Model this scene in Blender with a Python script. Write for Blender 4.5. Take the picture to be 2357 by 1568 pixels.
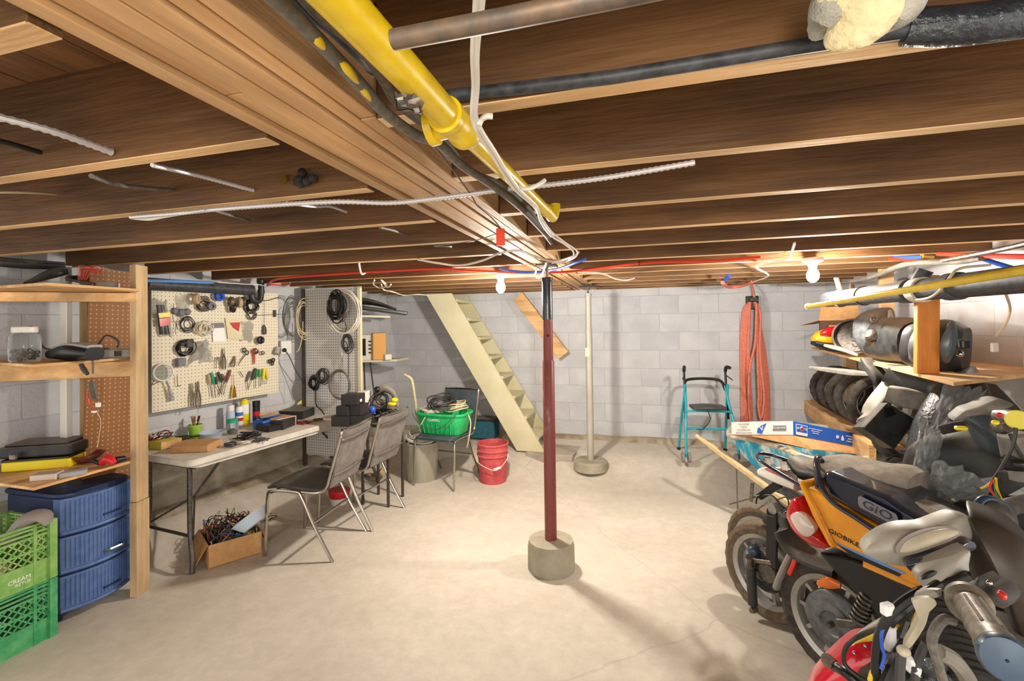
import bpy, math, random
from mathutils import Vector, Matrix
random.seed(7)
SC = bpy.context.scene
COL = SC.collection
for o in list(bpy.data.objects): bpy.data.objects.remove(o)
V = Vector
# ------------------------------------------------ camera
FOC, CX, CY = 1065.0, 1178.5, 735.0
A_, P_, R_ = math.radians(15.5), math.radians(.7), math.radians(.8)
CAMP = V((0, 0, 1.5))
F0 = V((-math.sin(A_), math.cos(A_), 0)); R0 = V((math.cos(A_), math.sin(A_), 0))
CF = F0 * math.cos(P_) + V((0, 0, 1)) * math.sin(P_)
U0 = R0.cross(CF)
CR = R0 * math.cos(R_) - U0 * math.sin(R_)
CU = U0 * math.cos(R_) + R0 * math.sin(R_)
cam = bpy.data.objects.new('camera', bpy.data.cameras.new('camera'))
COL.objects.link(cam); SC.camera = cam
m = Matrix((CR, CU, -CF)).transposed().to_4x4(); m.translation = CAMP
cam.matrix_world = m
cam.data.sensor_fit = 'HORIZONTAL'; cam.data.sensor_width = 36
cam.data.lens = 36 * FOC / 2357
cam.data.shift_y = -(784 - CY) / 2357
cam.data.clip_start = .02
# ------------------------------------------------ world, lamps, exposure
w = bpy.data.worlds.new('world'); SC.world = w; w.use_nodes = True
w.node_tree.nodes['Background'].inputs[0].default_value = (1.0, .95, .88, 1)
w.node_tree.nodes['Background'].inputs[1].default_value = 1.35
def lamp(name, loc, power, size, color=(1, .93, .82)):
    l = bpy.data.lights.new(name, 'POINT'); l.energy = power; l.shadow_soft_size = size; l.color = color
    o = bpy.data.objects.new(name, l); COL.objects.link(o); o.location = loc; return o
LAMP1 = V((-.96, 3.17, 1.80)); LAMP2 = V((1.0, 3.15, 1.80)); LAMP3 = V((.15, -.75, 1.72))
lamp('lamp_light_middle', LAMP1 - V((0, 0, .06)), 104, .05)
lamp('lamp_light_right', LAMP2 - V((0, 0, .06)), 84, .045)
lamp('lamp_light_rear', LAMP3, 42, .18)
vs = SC.view_settings
vs.view_transform = 'Standard'; vs.look = 'None'; vs.gamma = 1; vs.use_curve_mapping = False
vs.exposure = .86
# ------------------------------------------------ placing points
def ray(x, y): return CR * ((x - CX) / FOC) - CU * ((y - CY) / FOC) + CF
def D(x, y, d): return CAMP + ray(x, y) * d
def Zp(x, y, z): r = ray(x, y); return CAMP + r * ((z - 1.5) / r.z)
def Yp(x, y, Y): r = ray(x, y); return CAMP + r * (Y / r.y)
def Xp(x, y, X): r = ray(x, y); return CAMP + r * (X / r.x)
def Pp(x, y, p0, n): r = ray(x, y); return CAMP + r * ((p0 - CAMP).dot(n) / r.dot(n))
def DD(l): return [D(*q) for q in l]
# ------------------------------------------------ materials
def lin(c):
    if isinstance(c, str):
        c = [int(c[i:i + 2], 16) / 255 for i in (0, 2, 4)]
    return [(v / 12.92 if v <= .04045 else ((v + .055) / 1.055) ** 2.4) for v in c] + [1]
MATS = {}
def nd(nt, t, **k):
    n = nt.nodes.new(t)
    for a, b in k.items(): setattr(n, a, b)
    return n
def mat(name, col, col2=None, rough=.5, metal=0, scale=(8, 8, 8), nscale=1, detail=4, lo=.35, hi=.65, bump=0, bscale=40,
        dust=None, dusta=.8, alpha=1, trans=0, emit=None, estr=1, spec=.5, rnd=0, ior=1.45, coat=0):
    if name in MATS: return MATS[name]
    m = bpy.data.materials.new(name); m.use_nodes = True; nt = m.node_tree; b = nt.nodes['Principled BSDF']
    L = nt.links.new
    b.inputs['Roughness'].default_value = rough; b.inputs['Metallic'].default_value = metal
    b.inputs['Specular IOR Level'].default_value = spec; b.inputs['IOR'].default_value = ior
    b.inputs['Coat Weight'].default_value = coat
    c1 = lin(col); b.inputs['Base Color'].default_value = c1
    out = None
    if col2 or bump or dust:
        tc = nd(nt, 'ShaderNodeTexCoord'); mp = nd(nt, 'ShaderNodeMapping'); mp.inputs['Scale'].default_value = scale
        L(tc.outputs['Object'], mp.inputs[0])
        if rnd:
            oi = nd(nt, 'ShaderNodeObjectInfo'); mu = nd(nt, 'ShaderNodeMath', operation='MULTIPLY'); mu.inputs[1].default_value = 37 if rnd < 1 else 0
            L(oi.outputs['Random'], mu.inputs[0]); cb = nd(nt, 'ShaderNodeCombineXYZ')
            for i in range(3): L(mu.outputs[0], cb.inputs[i])
            L(cb.outputs[0], mp.inputs['Location'])
    if col2:
        n = nd(nt, 'ShaderNodeTexNoise'); n.inputs['Scale'].default_value = nscale; n.inputs['Detail'].default_value = detail
        n.inputs['Roughness'].default_value = .6
        L(mp.outputs[0], n.inputs[0])
        r = nd(nt, 'ShaderNodeValToRGB'); r.color_ramp.elements[0].position = lo; r.color_ramp.elements[1].position = hi
        r.color_ramp.elements[0].color = c1; r.color_ramp.elements[1].color = lin(col2)
        L(n.outputs[0], r.inputs[0]); out = r.outputs[0]
    if dust:
        g = nd(nt, 'ShaderNodeNewGeometry'); sp = nd(nt, 'ShaderNodeSeparateXYZ'); L(g.outputs['Normal'], sp.inputs[0])
        n2 = nd(nt, 'ShaderNodeTexNoise'); n2.inputs['Scale'].default_value = 9; n2.inputs['Detail'].default_value = 6; L(tc.outputs['Object'], n2.inputs[0])
        ad = nd(nt, 'ShaderNodeMath', operation='ADD'); L(sp.outputs[2], ad.inputs[0]); L(n2.outputs[0], ad.inputs[1])
        mr = nd(nt, 'ShaderNodeMapRange'); mr.inputs[1].default_value = .85; mr.inputs[2].default_value = 1.75; mr.inputs[3].default_value = 0.0; mr.inputs[4].default_value = dusta
        L(ad.outputs[0], mr.inputs[0]); mx = nd(nt, 'ShaderNodeMix', data_type='RGBA')
        L(mr.outputs[0], mx.inputs[0])
        if out: L(out, mx.inputs[6])
        else: mx.inputs[6].default_value = c1
        mx.inputs[7].default_value = lin(dust); out = mx.outputs[2]
    if rnd and out:
        hs = nd(nt, 'ShaderNodeHueSaturation'); mr2 = nd(nt, 'ShaderNodeMapRange'); mr2.inputs[3].default_value = 1 - rnd; mr2.inputs[4].default_value = 1 + rnd
        L(oi.outputs['Random'], mr2.inputs[0]); L(mr2.outputs[0], hs.inputs['Value']); L(out, hs.inputs['Color']); out = hs.outputs[0]
    if out: L(out, b.inputs['Base Color'])
    if bump:
        n3 = nd(nt, 'ShaderNodeTexNoise'); n3.inputs['Scale'].default_value = bscale; n3.inputs['Detail'].default_value = 5; L(mp.outputs[0], n3.inputs[0])
        bp = nd(nt, 'ShaderNodeBump'); bp.inputs['Strength'].default_value = bump; bp.inputs['Distance'].default_value = .01
        L(n3.outputs[0], bp.inputs['Height']); L(bp.outputs[0], b.inputs['Normal'])
    if alpha < 1: b.inputs['Alpha'].default_value = alpha
    if trans: b.inputs['Transmission Weight'].default_value = trans
    if emit:
        b.inputs['Emission Color'].default_value = lin(emit); b.inputs['Emission Strength'].default_value = estr
    MATS[name] = m; return m
def wood(name, c1, c2, axis, rough=.65, rnd=.12, dark=None, f=1.0):
    if name in MATS: return MATS[name]
    m = mat(name, c1, c2, rough=rough, scale=[1.2 if i == axis else 14 * f for i in range(3)], nscale=1.6, detail=8, lo=.3, hi=.7, bump=.35, bscale=6, rnd=rnd)
    nt = m.node_tree; b = nt.nodes['Principled BSDF']; L = nt.links.new
    src = b.inputs['Base Color'].links[0].from_socket
    tc = [n for n in nt.nodes if n.type == 'TEX_COORD'][0]
    # blotches, stains and knots
    n = nd(nt, 'ShaderNodeTexNoise'); mp2 = nd(nt, 'ShaderNodeMapping'); mp2.inputs['Scale'].default_value = [.9 if i == axis else 3.2 for i in range(3)]
    n.inputs['Scale'].default_value = 2.2; n.inputs['Detail'].default_value = 7; L(tc.outputs['Object'], mp2.inputs[0]); L(mp2.outputs[0], n.inputs[0])
    v = nd(nt, 'ShaderNodeTexVoronoi'); mp3 = nd(nt, 'ShaderNodeMapping'); mp3.inputs['Scale'].default_value = [1.0 if i == axis else 2.6 for i in range(3)]
    v.inputs['Scale'].default_value = 1.7; L(tc.outputs['Object'], mp3.inputs[0]); L(mp3.outputs[0], v.inputs[0])
    kr = nd(nt, 'ShaderNodeMapRange'); kr.inputs[1].default_value = .02; kr.inputs[2].default_value = .07; kr.inputs[3].default_value = .45; kr.inputs[4].default_value = 1
    L(v.outputs['Distance'], kr.inputs[0])
    mr = nd(nt, 'ShaderNodeMapRange'); mr.inputs[1].default_value = .3; mr.inputs[2].default_value = .7; mr.inputs[3].default_value = .62; mr.inputs[4].default_value = 1.28
    L(n.outputs[0], mr.inputs[0]); mu = nd(nt, 'ShaderNodeMath', operation='MULTIPLY'); L(mr.outputs[0], mu.inputs[0]); L(kr.outputs[0], mu.inputs[1])
    hs = nd(nt, 'ShaderNodeHueSaturation'); L(src, hs.inputs['Color']); L(mu.outputs[0], hs.inputs['Value']); L(hs.outputs[0], b.inputs['Base Color'])
    return m
# ------------------------------------------------ mesh builder
def frame(d, up=None):
    d = d.normalized(); up = V(up) if up is not None else V((0, 0, 1))
    if abs(d.dot(up)) > .97: up = V((1, 0, 0)) if abs(d.x) < .9 else V((0, 1, 0))
    s = d.cross(up).normalized(); u = s.cross(d).normalized(); return s, u
def smooth_path(pts, k=4, closed=False):
    n = len(pts); out = []
    if n < 3: return list(pts)
    for i in range(n if closed else n - 1):
        p0 = pts[(i - 1) % n] if (closed or i > 0) else pts[0] * 2 - pts[1]
        p1 = pts[i]; p2 = pts[(i + 1) % n]
        p3 = pts[(i + 2) % n] if (closed or i + 2 < n) else pts[-1] * 2 - pts[-2]
        for j in range(k):
            t = j / k; out.append(.5 * (2 * p1 + (p2 - p0) * t + (2 * p0 - 5 * p1 + 4 * p2 - p3) * t * t + (3 * p1 - p0 - 3 * p2 + p3) * t ** 3))
    if not closed: out.append(pts[-1])
    return out
class MB:
    def __init__(s): s.v = []; s.f = []
    def add(s, vs, fs):
        b = len(s.v); s.v += [V(p) for p in vs]; s.f += [tuple(i + b for i in f) for f in fs]; return s
    def box(s, c, sz, R=None):
        c = V(c); h = V(sz) / 2; vs = []
        for x in (-1, 1):
            for y in (-1, 1):
                for z in (-1, 1):
                    q = V((x * h.x, y * h.y, z * h.z)); vs.append(c + (R @ q if R else q))
        return s.add(vs, [(0, 1, 3, 2), (4, 6, 7, 5), (0, 4, 5, 1), (2, 3, 7, 6), (0, 2, 6, 4), (1, 5, 7, 3)])
    def bar(s, a, b, w, h, up=None):
        a = V(a); b = V(b); sd, u = frame(b - a, up); vs = []
        for p in (a, b):
            for i, j in ((-1, -1), (1, -1), (1, 1), (-1, 1)): vs.append(p + sd * (w / 2 * i) + u * (h / 2 * j))
        return s.add(vs, [(0, 1, 2, 3), (7, 6, 5, 4), (0, 4, 5, 1), (1, 5, 6, 2), (2, 6, 7, 3), (3, 7, 4, 0)])
    def rings(s, rs, closed=False, caps=True):
        n = len(rs[0]); b = len(s.v)
        for r in rs: s.v += [V(p) for p in r]
        m = len(rs)
        for i in range(m if closed else m - 1):
            for j in range(n):
                k = (i + 1) % m
                s.f.append((b + i * n + j, b + i * n + (j + 1) % n, b + k * n + (j + 1) % n, b + k * n + j))
        if caps and not closed:
            s.f.append(tuple(b + j for j in range(n))[::-1]); s.f.append(tuple(b + (m - 1) * n + j for j in range(n)))
        return s
    def tube(s, pts, r, n=8, closed=False, sm=0):
        pts = [V(p) for p in pts]
        if sm: pts = smooth_path(pts, sm, closed)
        m = len(pts); rs = []; pu = None
        for i, p in enumerate(pts):
            if closed: d = pts[(i + 1) % m] - pts[i - 1]
            else: d = pts[min(i + 1, m - 1)] - pts[max(i - 1, 0)]
            if d.length < 1e-7: d = V((0, 0, 1))
            d.normalize()
            if pu is None: sd, u = frame(d)
            else:
                u = pu - d * pu.dot(d)
                if u.length < 1e-5: sd, u = frame(d)
                else: u.normalize(); sd = d.cross(u)
            pu = u; rr = r[min(len(r) - 1, int(i * len(r) / m))] if isinstance(r, (list, tuple)) else r
            rs.append([p + sd * (math.cos(2 * math.pi * j / n) * rr) + u * (math.sin(2 * math.pi * j / n) * rr) for j in range(n)])
        return s.rings(rs, closed)
    def limb(s, pts, wh, up=(0, 0, 1), n=14, pw=2.0, sm=3):
        k = len(pts); P = smooth_path([V(p) for p in pts], sm); Wd = smooth_path([V((a, b, 0)) for a, b in wh], sm); rs = []
        for i, p in enumerate(P):
            d = P[min(i + 1, len(P) - 1)] - P[max(i - 1, 0)]; sd, u = frame(d, up); q = []
            for j in range(n):
                a = 2 * math.pi * j / n; c, si = math.cos(a), math.sin(a)
                q.append(p + sd * (Wd[i].x / 2 * math.copysign(abs(c) ** (2 / pw), c)) + u * (Wd[i].y / 2 * math.copysign(abs(si) ** (2 / pw), si)))
            rs.append(q)
        return s.rings(rs)
    def lathe(s, prof, c=(0, 0, 0), ax=(0, 0, 1), n=20, caps=True):
        c = V(c); ax = V(ax).normalized(); sd, u = frame(ax)
        rs = [[c + ax * z + (sd * math.cos(2 * math.pi * j / n) + u * math.sin(2 * math.pi * j / n)) * max(r, 1e-4) for j in range(n)] for r, z in prof]
        return s.rings(rs, caps=caps)
    def prism(s, poly, off):
        n = len(poly); off = V(off); poly = [V(p) for p in poly]; b = len(s.v)
        s.v += poly + [p + off for p in poly]
        s.f.append(tuple(b + i for i in range(n))[::-1]); s.f.append(tuple(b + n + i for i in range(n)))
        for i in range(n): s.f.append((b + i, b + (i + 1) % n, b + n + (i + 1) % n, b + n + i))
        return s
    def ball(s, c, r, n=12, ax=None):
        c = V(c); r = V((r, r, r)) if not hasattr(r, '__len__') else V(r); rs = []
        for i in range(1, n):
            t = math.pi * i / n
            rs.append([V((math.sin(t) * math.cos(2 * math.pi * j / n) * r.x, math.sin(t) * math.sin(2 * math.pi * j / n) * r.y, math.cos(t) * r.z)) for j in range(n)])
        rs = [[c + (ax @ q if ax else q) for q in g] for g in rs]
        return s.rings(rs)
    def torus(s, c, ax, R, r, n=28, m=10, sq=1.0):
        c = V(c); ax = V(ax).normalized(); sd, u = frame(ax); rs = []
        for i in range(n):
            a = 2 * math.pi * i / n; d = sd * math.cos(a) + u * math.sin(a)
            rs.append([c + d * (R + r * math.cos(2 * math.pi * j / m)) + ax * (r * sq * math.sin(2 * math.pi * j / m)) for j in range(m)])
        return s.rings(rs, closed=True)
    def coil(s, c, ax, R, r, turns=4, jit=.12, sq=1.0, m=6, n=22):
        c = V(c); ax = V(ax).normalized(); sd, u = frame(ax)
        for t in range(turns):
            o = sd * random.uniform(-1, 1) * R * jit + u * random.uniform(-1, 1) * R * jit + ax * (random.uniform(-1, 1) * r * 2 + r * t * .8)
            k = 1 + random.uniform(-jit, jit); e = sq * (1 + random.uniform(-jit, jit)); ph = random.uniform(0, 6)
            s.tube([c + o + sd * (R * k * math.cos(2 * math.pi * i / n)) + u * (R * k * e * math.sin(2 * math.pi * i / n)) + ax * (r * math.sin(ph + 6 * math.pi * i / n)) for i in range(n)], r, m, True)
        return s
    def dome(s, pts, h, th, sub=3):
        # moulded panel: closed outline, crowned by h towards the open side, th thick
        pts = smooth_path([V(p) for p in pts], sub, True); n = len(pts); c = sum(pts, V((0, 0, 0))) / n; nn = V((0, 0, 0))
        for i in range(n): nn += (pts[i] - c).cross(pts[(i + 1) % n] - c)
        nn.normalize()
        if nn.dot(CAMP - c) < 0: nn = -nn
        rs = [[c + (p - c) * .5 - nn * th for p in pts], [c + (p - c) * .93 - nn * th for p in pts], [p - nn * th * .6 for p in pts], [p for p in pts]]
        for k in (.96, .85, .68, .45, .22, .03): rs.append([c + (p - c) * k + nn * (h * (1 - k * k) ** .8 if k < .96 else h * .12) for p in pts])
        return s.rings(rs)
    def crumple(s, poly, th, amp, n=9, seed=0):
        # a quad of four corner points, subdivided, jittered and given thickness along its normal
        rg = random.Random(seed); a, b, c, d = [V(p) for p in poly]; nn = (b - a).cross(d - a).normalized(); g = []
        for i in range(n + 1):
            for j in range(n + 1):
                u, t = i / n, j / n; p = (a * (1 - u) + b * u) * (1 - t) + (d * (1 - u) + c * u) * t
                e = math.sin(math.pi * u) * math.sin(math.pi * t)
                g.append(p + nn * (rg.uniform(-1, 1) * amp + e * th) + (b - a) * (rg.uniform(-.5, .5) / n) + (d - a) * (rg.uniform(-.5, .5) / n))
        k = len(g); vs = g + [p - nn * max(th * .25, .003) for p in g]; fs = []
        for i in range(n):
            for j in range(n):
                q = (i * (n + 1) + j, (i + 1) * (n + 1) + j, (i + 1) * (n + 1) + j + 1, i * (n + 1) + j + 1)
                fs.append(q); fs.append(tuple(x + k for x in q)[::-1])
        return s.add(vs, fs)
TM = {}
def _mesh(mb, name, ma, off, smooth, ang):
    me = bpy.data.meshes.new(name); me.from_pydata([tuple(p - off) for p in mb.v], [], mb.f); me.update()
    if ma: me.materials.append(MATS[ma] if isinstance(ma, str) else ma)
    import bmesh
    bm = bmesh.new(); bm.from_mesh(me); bmesh.ops.recalc_face_normals(bm, faces=bm.faces); bm.to_mesh(me); bm.free()
    if smooth:
        me.polygons.foreach_set('use_smooth', [True] * len(me.polygons)); me.set_sharp_from_angle(angle=math.radians(ang))
    return me
def props(o, label=None, cat=None, group=None, kind=None):
    if label: o['label'] = label
    if cat: o['category'] = cat
    if group: o['group'] = group
    if kind: o['kind'] = kind
    return o
def bev(o, w, seg=1):
    if w:
        b = o.modifiers.new('bevel', 'BEVEL'); b.width = w; b.segments = seg; b.segments = 3 if w >= .01 else seg; b.limit_method = 'ANGLE'; b.angle_limit = math.radians(40)
def T(name, label, cat, loc, group=None):
    o = bpy.data.objects.new(name, None); COL.objects.link(o); o.location = V(loc); o.empty_display_size = .05
    TM[o.name] = V(loc); return props(o, label, cat, group)
def part(mb, name, ma, parent, smooth=True, bevel=0, label=None, kind=None, local=False, ang=38):
    off = V((0, 0, 0)) if local else TM[parent.name]
    me = _mesh(mb, name, ma, off, smooth, ang); o = bpy.data.objects.new(name, me); COL.objects.link(o); o.parent = parent
    TM[o.name] = TM[parent.name]; bev(o, bevel); return props(o, label, None, None, kind)
def S(mb, name, ma, label, cat, group=None, smooth=True, bevel=0, kind=None, ang=38):
    lo = V([min(p[i] for p in mb.v) for i in range(3)]); hi = V([max(p[i] for p in mb.v) for i in range(3)])
    off = V(((lo.x + hi.x) / 2, (lo.y + hi.y) / 2, lo.z)); me = _mesh(mb, name, ma, off, smooth, ang)
    o = bpy.data.objects.new(name, me); COL.objects.link(o); o.location = off; TM[o.name] = off; bev(o, bevel)
    return props(o, label, cat, group, kind)
def ST(mb, name, ma, parent=None, smooth=False, bevel=0):
    if parent: return part(mb, name, ma, parent, smooth, bevel)
    me = _mesh(mb, name, ma, V((0, 0, 0)), smooth, 38); o = bpy.data.objects.new(name, me); COL.objects.link(o); TM[o.name] = V((0, 0, 0)); bev(o, bevel)
    o['kind'] = 'structure'; return o
def dup(root, loc, rz=0, label=None, group=None):
    c = root.copy(); COL.objects.link(c); c.location = V(loc); c.rotation_euler = (0, 0, rz); TM[c.name] = V(loc)
    if label: c['label'] = label
    if group: c['group'] = group
    def rec(src, dst):
        for ch in list(src.children):
            if ch.name not in SRC: continue
            k = ch.copy(); COL.objects.link(k); k.parent = dst; rec(ch, k)
    SRC = set(x.name for x in bpy.data.objects); rec(root, c); return c
def text(s, size, M, ma, parent, ext=.0006, name='lettering', label=None, align='CENTER'):
    cu = bpy.data.curves.new(name, 'FONT'); cu.body = s; cu.size = size; cu.extrude = ext; cu.align_x = align; cu.align_y = 'CENTER'; cu.resolution_u = 2
    o = bpy.data.objects.new(name, cu); COL.objects.link(o); me = bpy.data.meshes.new_from_object(o); bpy.data.objects.remove(o)
    me.materials.append(MATS[ma]); off = TM[parent.name]; me.transform(Matrix.Translation(-off) @ M)
    q = bpy.data.objects.new(name, me); COL.objects.link(q); q.parent = parent; TM[q.name] = off
    return props(q, label)
def mframe(o, x, y):
    x = V(x).normalized(); y = (V(y) - x * V(y).dot(x)).normalized(); z = x.cross(y); M = Matrix((x, y, z)).transposed().to_4x4(); M.translation = V(o); return M
def rz(a): return Matrix.Rotation(a, 3, 'Z')
# left wall frame
WD = V((.1123, .9937, 0)); WN = V((.9937, -.1123, 0)); WP = V((-3.51, 0, 0))
def Wl(x, y, o=0.0): return Pp(x, y, WP + WN * o, WN)
def Ws(s, z, o=0.0): return WP + WD * s + WN * o + V((0, 0, z))
def SH(x, z, d):
    # point at depth d under image column x, at height z
    p = D(x, 745, d); return V((p.x, p.y, z))
def sstep(t): t = max(0, min(1, t)); return t * t * (3 - 2 * t)
def fz(x, y):
    z = .17 * sstep((y - 4.3) / .62) + .035 * sstep((y - 4.95) / .4)
    e = (V((x, y, 0)) - WP).dot(WN)   # distance from left wall
    z = max(z, .19 * sstep(1 - (e - .02) / .42)) if y > 1.9 else z
    return z
# ------------------------------------------------ materials
mat('floor_concrete', 'b9b0a2', 'cfc7ba', rough=.75, scale=(1, 1, 1), nscale=1.3, detail=9, lo=.3, hi=.68, bump=.25, bscale=30)
mat('painted_block', 'b5b6bb', 'c7c8cb', rough=.8, scale=(1, 1, 1), nscale=2.5, detail=8, bump=.5, bscale=45, rnd=.006)
mat('mortar', 'a4a5aa', 'b2b3b8', rough=.9, scale=(1, 1, 1), nscale=4)
mat('parging', '8d836e', 'b9b2a4', rough=.9, scale=(1, 1, 1.6), nscale=3.2, detail=12, lo=.36, hi=.6, bump=.6, bscale=25)
mat('bench_concrete', '8a7a62', 'b5aa98', rough=.9, scale=(1, 1, 1), nscale=5, detail=10, lo=.38, hi=.6, bump=.8, bscale=20)
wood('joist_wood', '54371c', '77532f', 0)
wood('joist_edge_lit', 'c79a66', 'dcb888', 0, rnd=.08)
wood('beam_wood', 'b08354', 'cda577', 1)
wood('floor_plank', '6b431a', '93602a', 1)
wood('stud_wood', 'b08f66', 'd0b48c', 2)
wood('board_x', 'c08f58', 'dcb683', 0)
wood('board_y', 'c08f58', 'dcb683', 1)
wood('orange_wood', 'c0702a', 'd98c40', 2)
def floor_relief():
    # darker rubbed patches, fine speckle and hairline cracks in the concrete
    m = MATS['floor_concrete']; nt = m.node_tree; L = nt.links.new; b = nt.nodes['Principled BSDF']; src = b.inputs['Base Color'].links[0].from_socket
    tc = [n for n in nt.nodes if n.type == 'TEX_COORD'][0]
    n = nd(nt, 'ShaderNodeTexNoise'); n.inputs['Scale'].default_value = 12; n.inputs['Detail'].default_value = 10; n.inputs['Roughness'].default_value = .75; L(tc.outputs['Object'], n.inputs[0])
    mr = nd(nt, 'ShaderNodeMapRange'); mr.inputs[1].default_value = .3; mr.inputs[2].default_value = .7; mr.inputs[3].default_value = .86; mr.inputs[4].default_value = 1.1; L(n.outputs[0], mr.inputs[0])
    v = nd(nt, 'ShaderNodeTexVoronoi', feature='DISTANCE_TO_EDGE'); v.inputs['Scale'].default_value = .33
    n2 = nd(nt, 'ShaderNodeTexNoise'); n2.inputs['Scale'].default_value = 2.2; n2.inputs['Detail'].default_value = 8; L(tc.outputs['Object'], n2.inputs[0])
    mx = nd(nt, 'ShaderNodeMix', data_type='RGBA'); mx.inputs[0].default_value = .12; L(tc.outputs['Object'], mx.inputs[6]); L(n2.outputs['Color'], mx.inputs[7]); L(mx.outputs[2], v.inputs[0])
    cr = nd(nt, 'ShaderNodeMapRange'); cr.inputs[1].default_value = 0; cr.inputs[2].default_value = .0022; cr.inputs[3].default_value = .84; cr.inputs[4].default_value = 1; L(v.outputs['Distance'], cr.inputs[0])
    mu = nd(nt, 'ShaderNodeMath', operation='MULTIPLY'); L(mr.outputs[0], mu.inputs[0]); L(cr.outputs[0], mu.inputs[1])
    hs = nd(nt, 'ShaderNodeHueSaturation'); L(src, hs.inputs['Color']); L(mu.outputs[0], hs.inputs['Value']); L(hs.outputs[0], b.inputs['Base Color'])
floor_relief()
def dots(name, base, hole, rough=.6, ax=(0, 2), rr=.018):
    m = mat(name, base, base, rough=rough, scale=(1, 1, 1)); nt = m.node_tree; L = nt.links.new; b = nt.nodes['Principled BSDF']
    tc = [n for n in nt.nodes if n.type == 'TEX_COORD'][0]; sp = nd(nt, 'ShaderNodeSeparateXYZ'); L(tc.outputs['Object'], sp.inputs[0]); sq = []
    for i in ax:
        d = nd(nt, 'ShaderNodeMath', operation='DIVIDE'); d.inputs[1].default_value = .0254; L(sp.outputs[i], d.inputs[0])
        fr = nd(nt, 'ShaderNodeMath', operation='FRACT'); L(d.outputs[0], fr.inputs[0]); su = nd(nt, 'ShaderNodeMath', operation='SUBTRACT'); su.inputs[1].default_value = .5; L(fr.outputs[0], su.inputs[0])
        pw = nd(nt, 'ShaderNodeMath', operation='MULTIPLY'); L(su.outputs[0], pw.inputs[0]); L(su.outputs[0], pw.inputs[1]); sq.append(pw)
    a = nd(nt, 'ShaderNodeMath', operation='ADD'); L(sq[0].outputs[0], a.inputs[0]); L(sq[1].outputs[0], a.inputs[1])
    lt = nd(nt, 'ShaderNodeMath', operation='LESS_THAN'); lt.inputs[1].default_value = rr; L(a.outputs[0], lt.inputs[0])
    mx = nd(nt, 'ShaderNodeMix', data_type='RGBA'); L(lt.outputs[0], mx.inputs[0]); mx.inputs[6].default_value = lin(base); mx.inputs[7].default_value = lin(hole); L(mx.outputs[2], b.inputs['Base Color'])
dots('pegboard_cream', 'dad2bc', '5e5642'); dots('pegboard_grey', 'd4d2ce', '5a554e', rr=.035); dots('pegboard_brown', '8a5c34', 'c9a778')  # brown board: pale dots paint in the light coming through its holes
# ------------------------------------------------ floor
XL, XR, YB = -4.0, 1.9, 5.3
mb = MB(); nx, ny = 50, 80; vs = []
for j in range(ny + 1):
    for i in range(nx + 1):
        x = XL + (XR + .05 - XL) * i / nx; y = -2.5 + (YB + .05 + 2.5) * j / ny
        vs.append((x, y, fz(x, y) + random.uniform(-.0015, .0015)))
mb.add(vs, [(j * (nx + 1) + i, j * (nx + 1) + i + 1, (j + 1) * (nx + 1) + i + 1, (j + 1) * (nx + 1) + i) for j in range(ny) for i in range(nx)])
ST(mb, 'floor', 'floor_concrete', smooth=True)
# ------------------------------------------------ block walls
BH, BW = .2, .4
def block_mesh():
    mb = MB(); w, h, d, c = BW - .003, BH - .003, .03, .003
    mb.rings([[V((x * (w / 2 - o), yy, z * (h / 2 - o))) for x, z in ((-1, -1), (1, -1), (1, 1), (-1, 1))] for o, yy in ((0, d), (0, c), (c, 0))])
    return _mesh(mb, 'concrete_block', 'painted_block', V((0, 0, 0)), False, 30)
BM = block_mesh()
def wall(name, p0, dr, nrm, length, height, half=False):
    # backing of mortar, then every block as a part standing a few mm proud of it
    mb = MB(); mb.box(p0 + dr * (length / 2) - nrm * .075 + V((0, 0, height / 2)), (length, .15, height), Matrix((dr, -nrm, V((0, 0, 1)))).transposed())
    wl = ST(mb, name, 'mortar'); rows = int(height / BH + .99)
    for r in range(rows):
        off = -BW / 2 if r % 2 else 0; k = 0
        while off + k * BW < length:
            a, b2 = max(0, off + k * BW), min(length, off + (k + 1) * BW); k += 1
            if b2 - a < .05: continue
            o = bpy.data.objects.new('concrete_block', BM); COL.objects.link(o); o.parent = wl; zt = min(height, (r + 1) * BH)
            o.matrix_local = Matrix.Translation(p0 + dr * ((a + b2) / 2) + nrm * (.0015 + random.uniform(-.0008, .0008)) + V((0, 0, (r * BH + zt) / 2))) @ Matrix((dr, -nrm, V((0, 0, 1)))).transposed().to_4x4() @ Matrix.Diagonal(((b2 - a) / BW, 1, (zt - r * BH) / BH, 1))
    return wl
wall('wall_back', V((-3.2, YB, 0)), V((1, 0, 0)), V((0, -1, 0)), 5.15, 2.06)
wall('wall_left', WP + WD * 1.2 - WN * .10, WD, WN, 4.35, 2.06)
wall('wall_right', V((XR, 1.0, 0)), V((0, 1, 0)), V((-1, 0, 0)), 4.4, 2.06)
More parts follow.
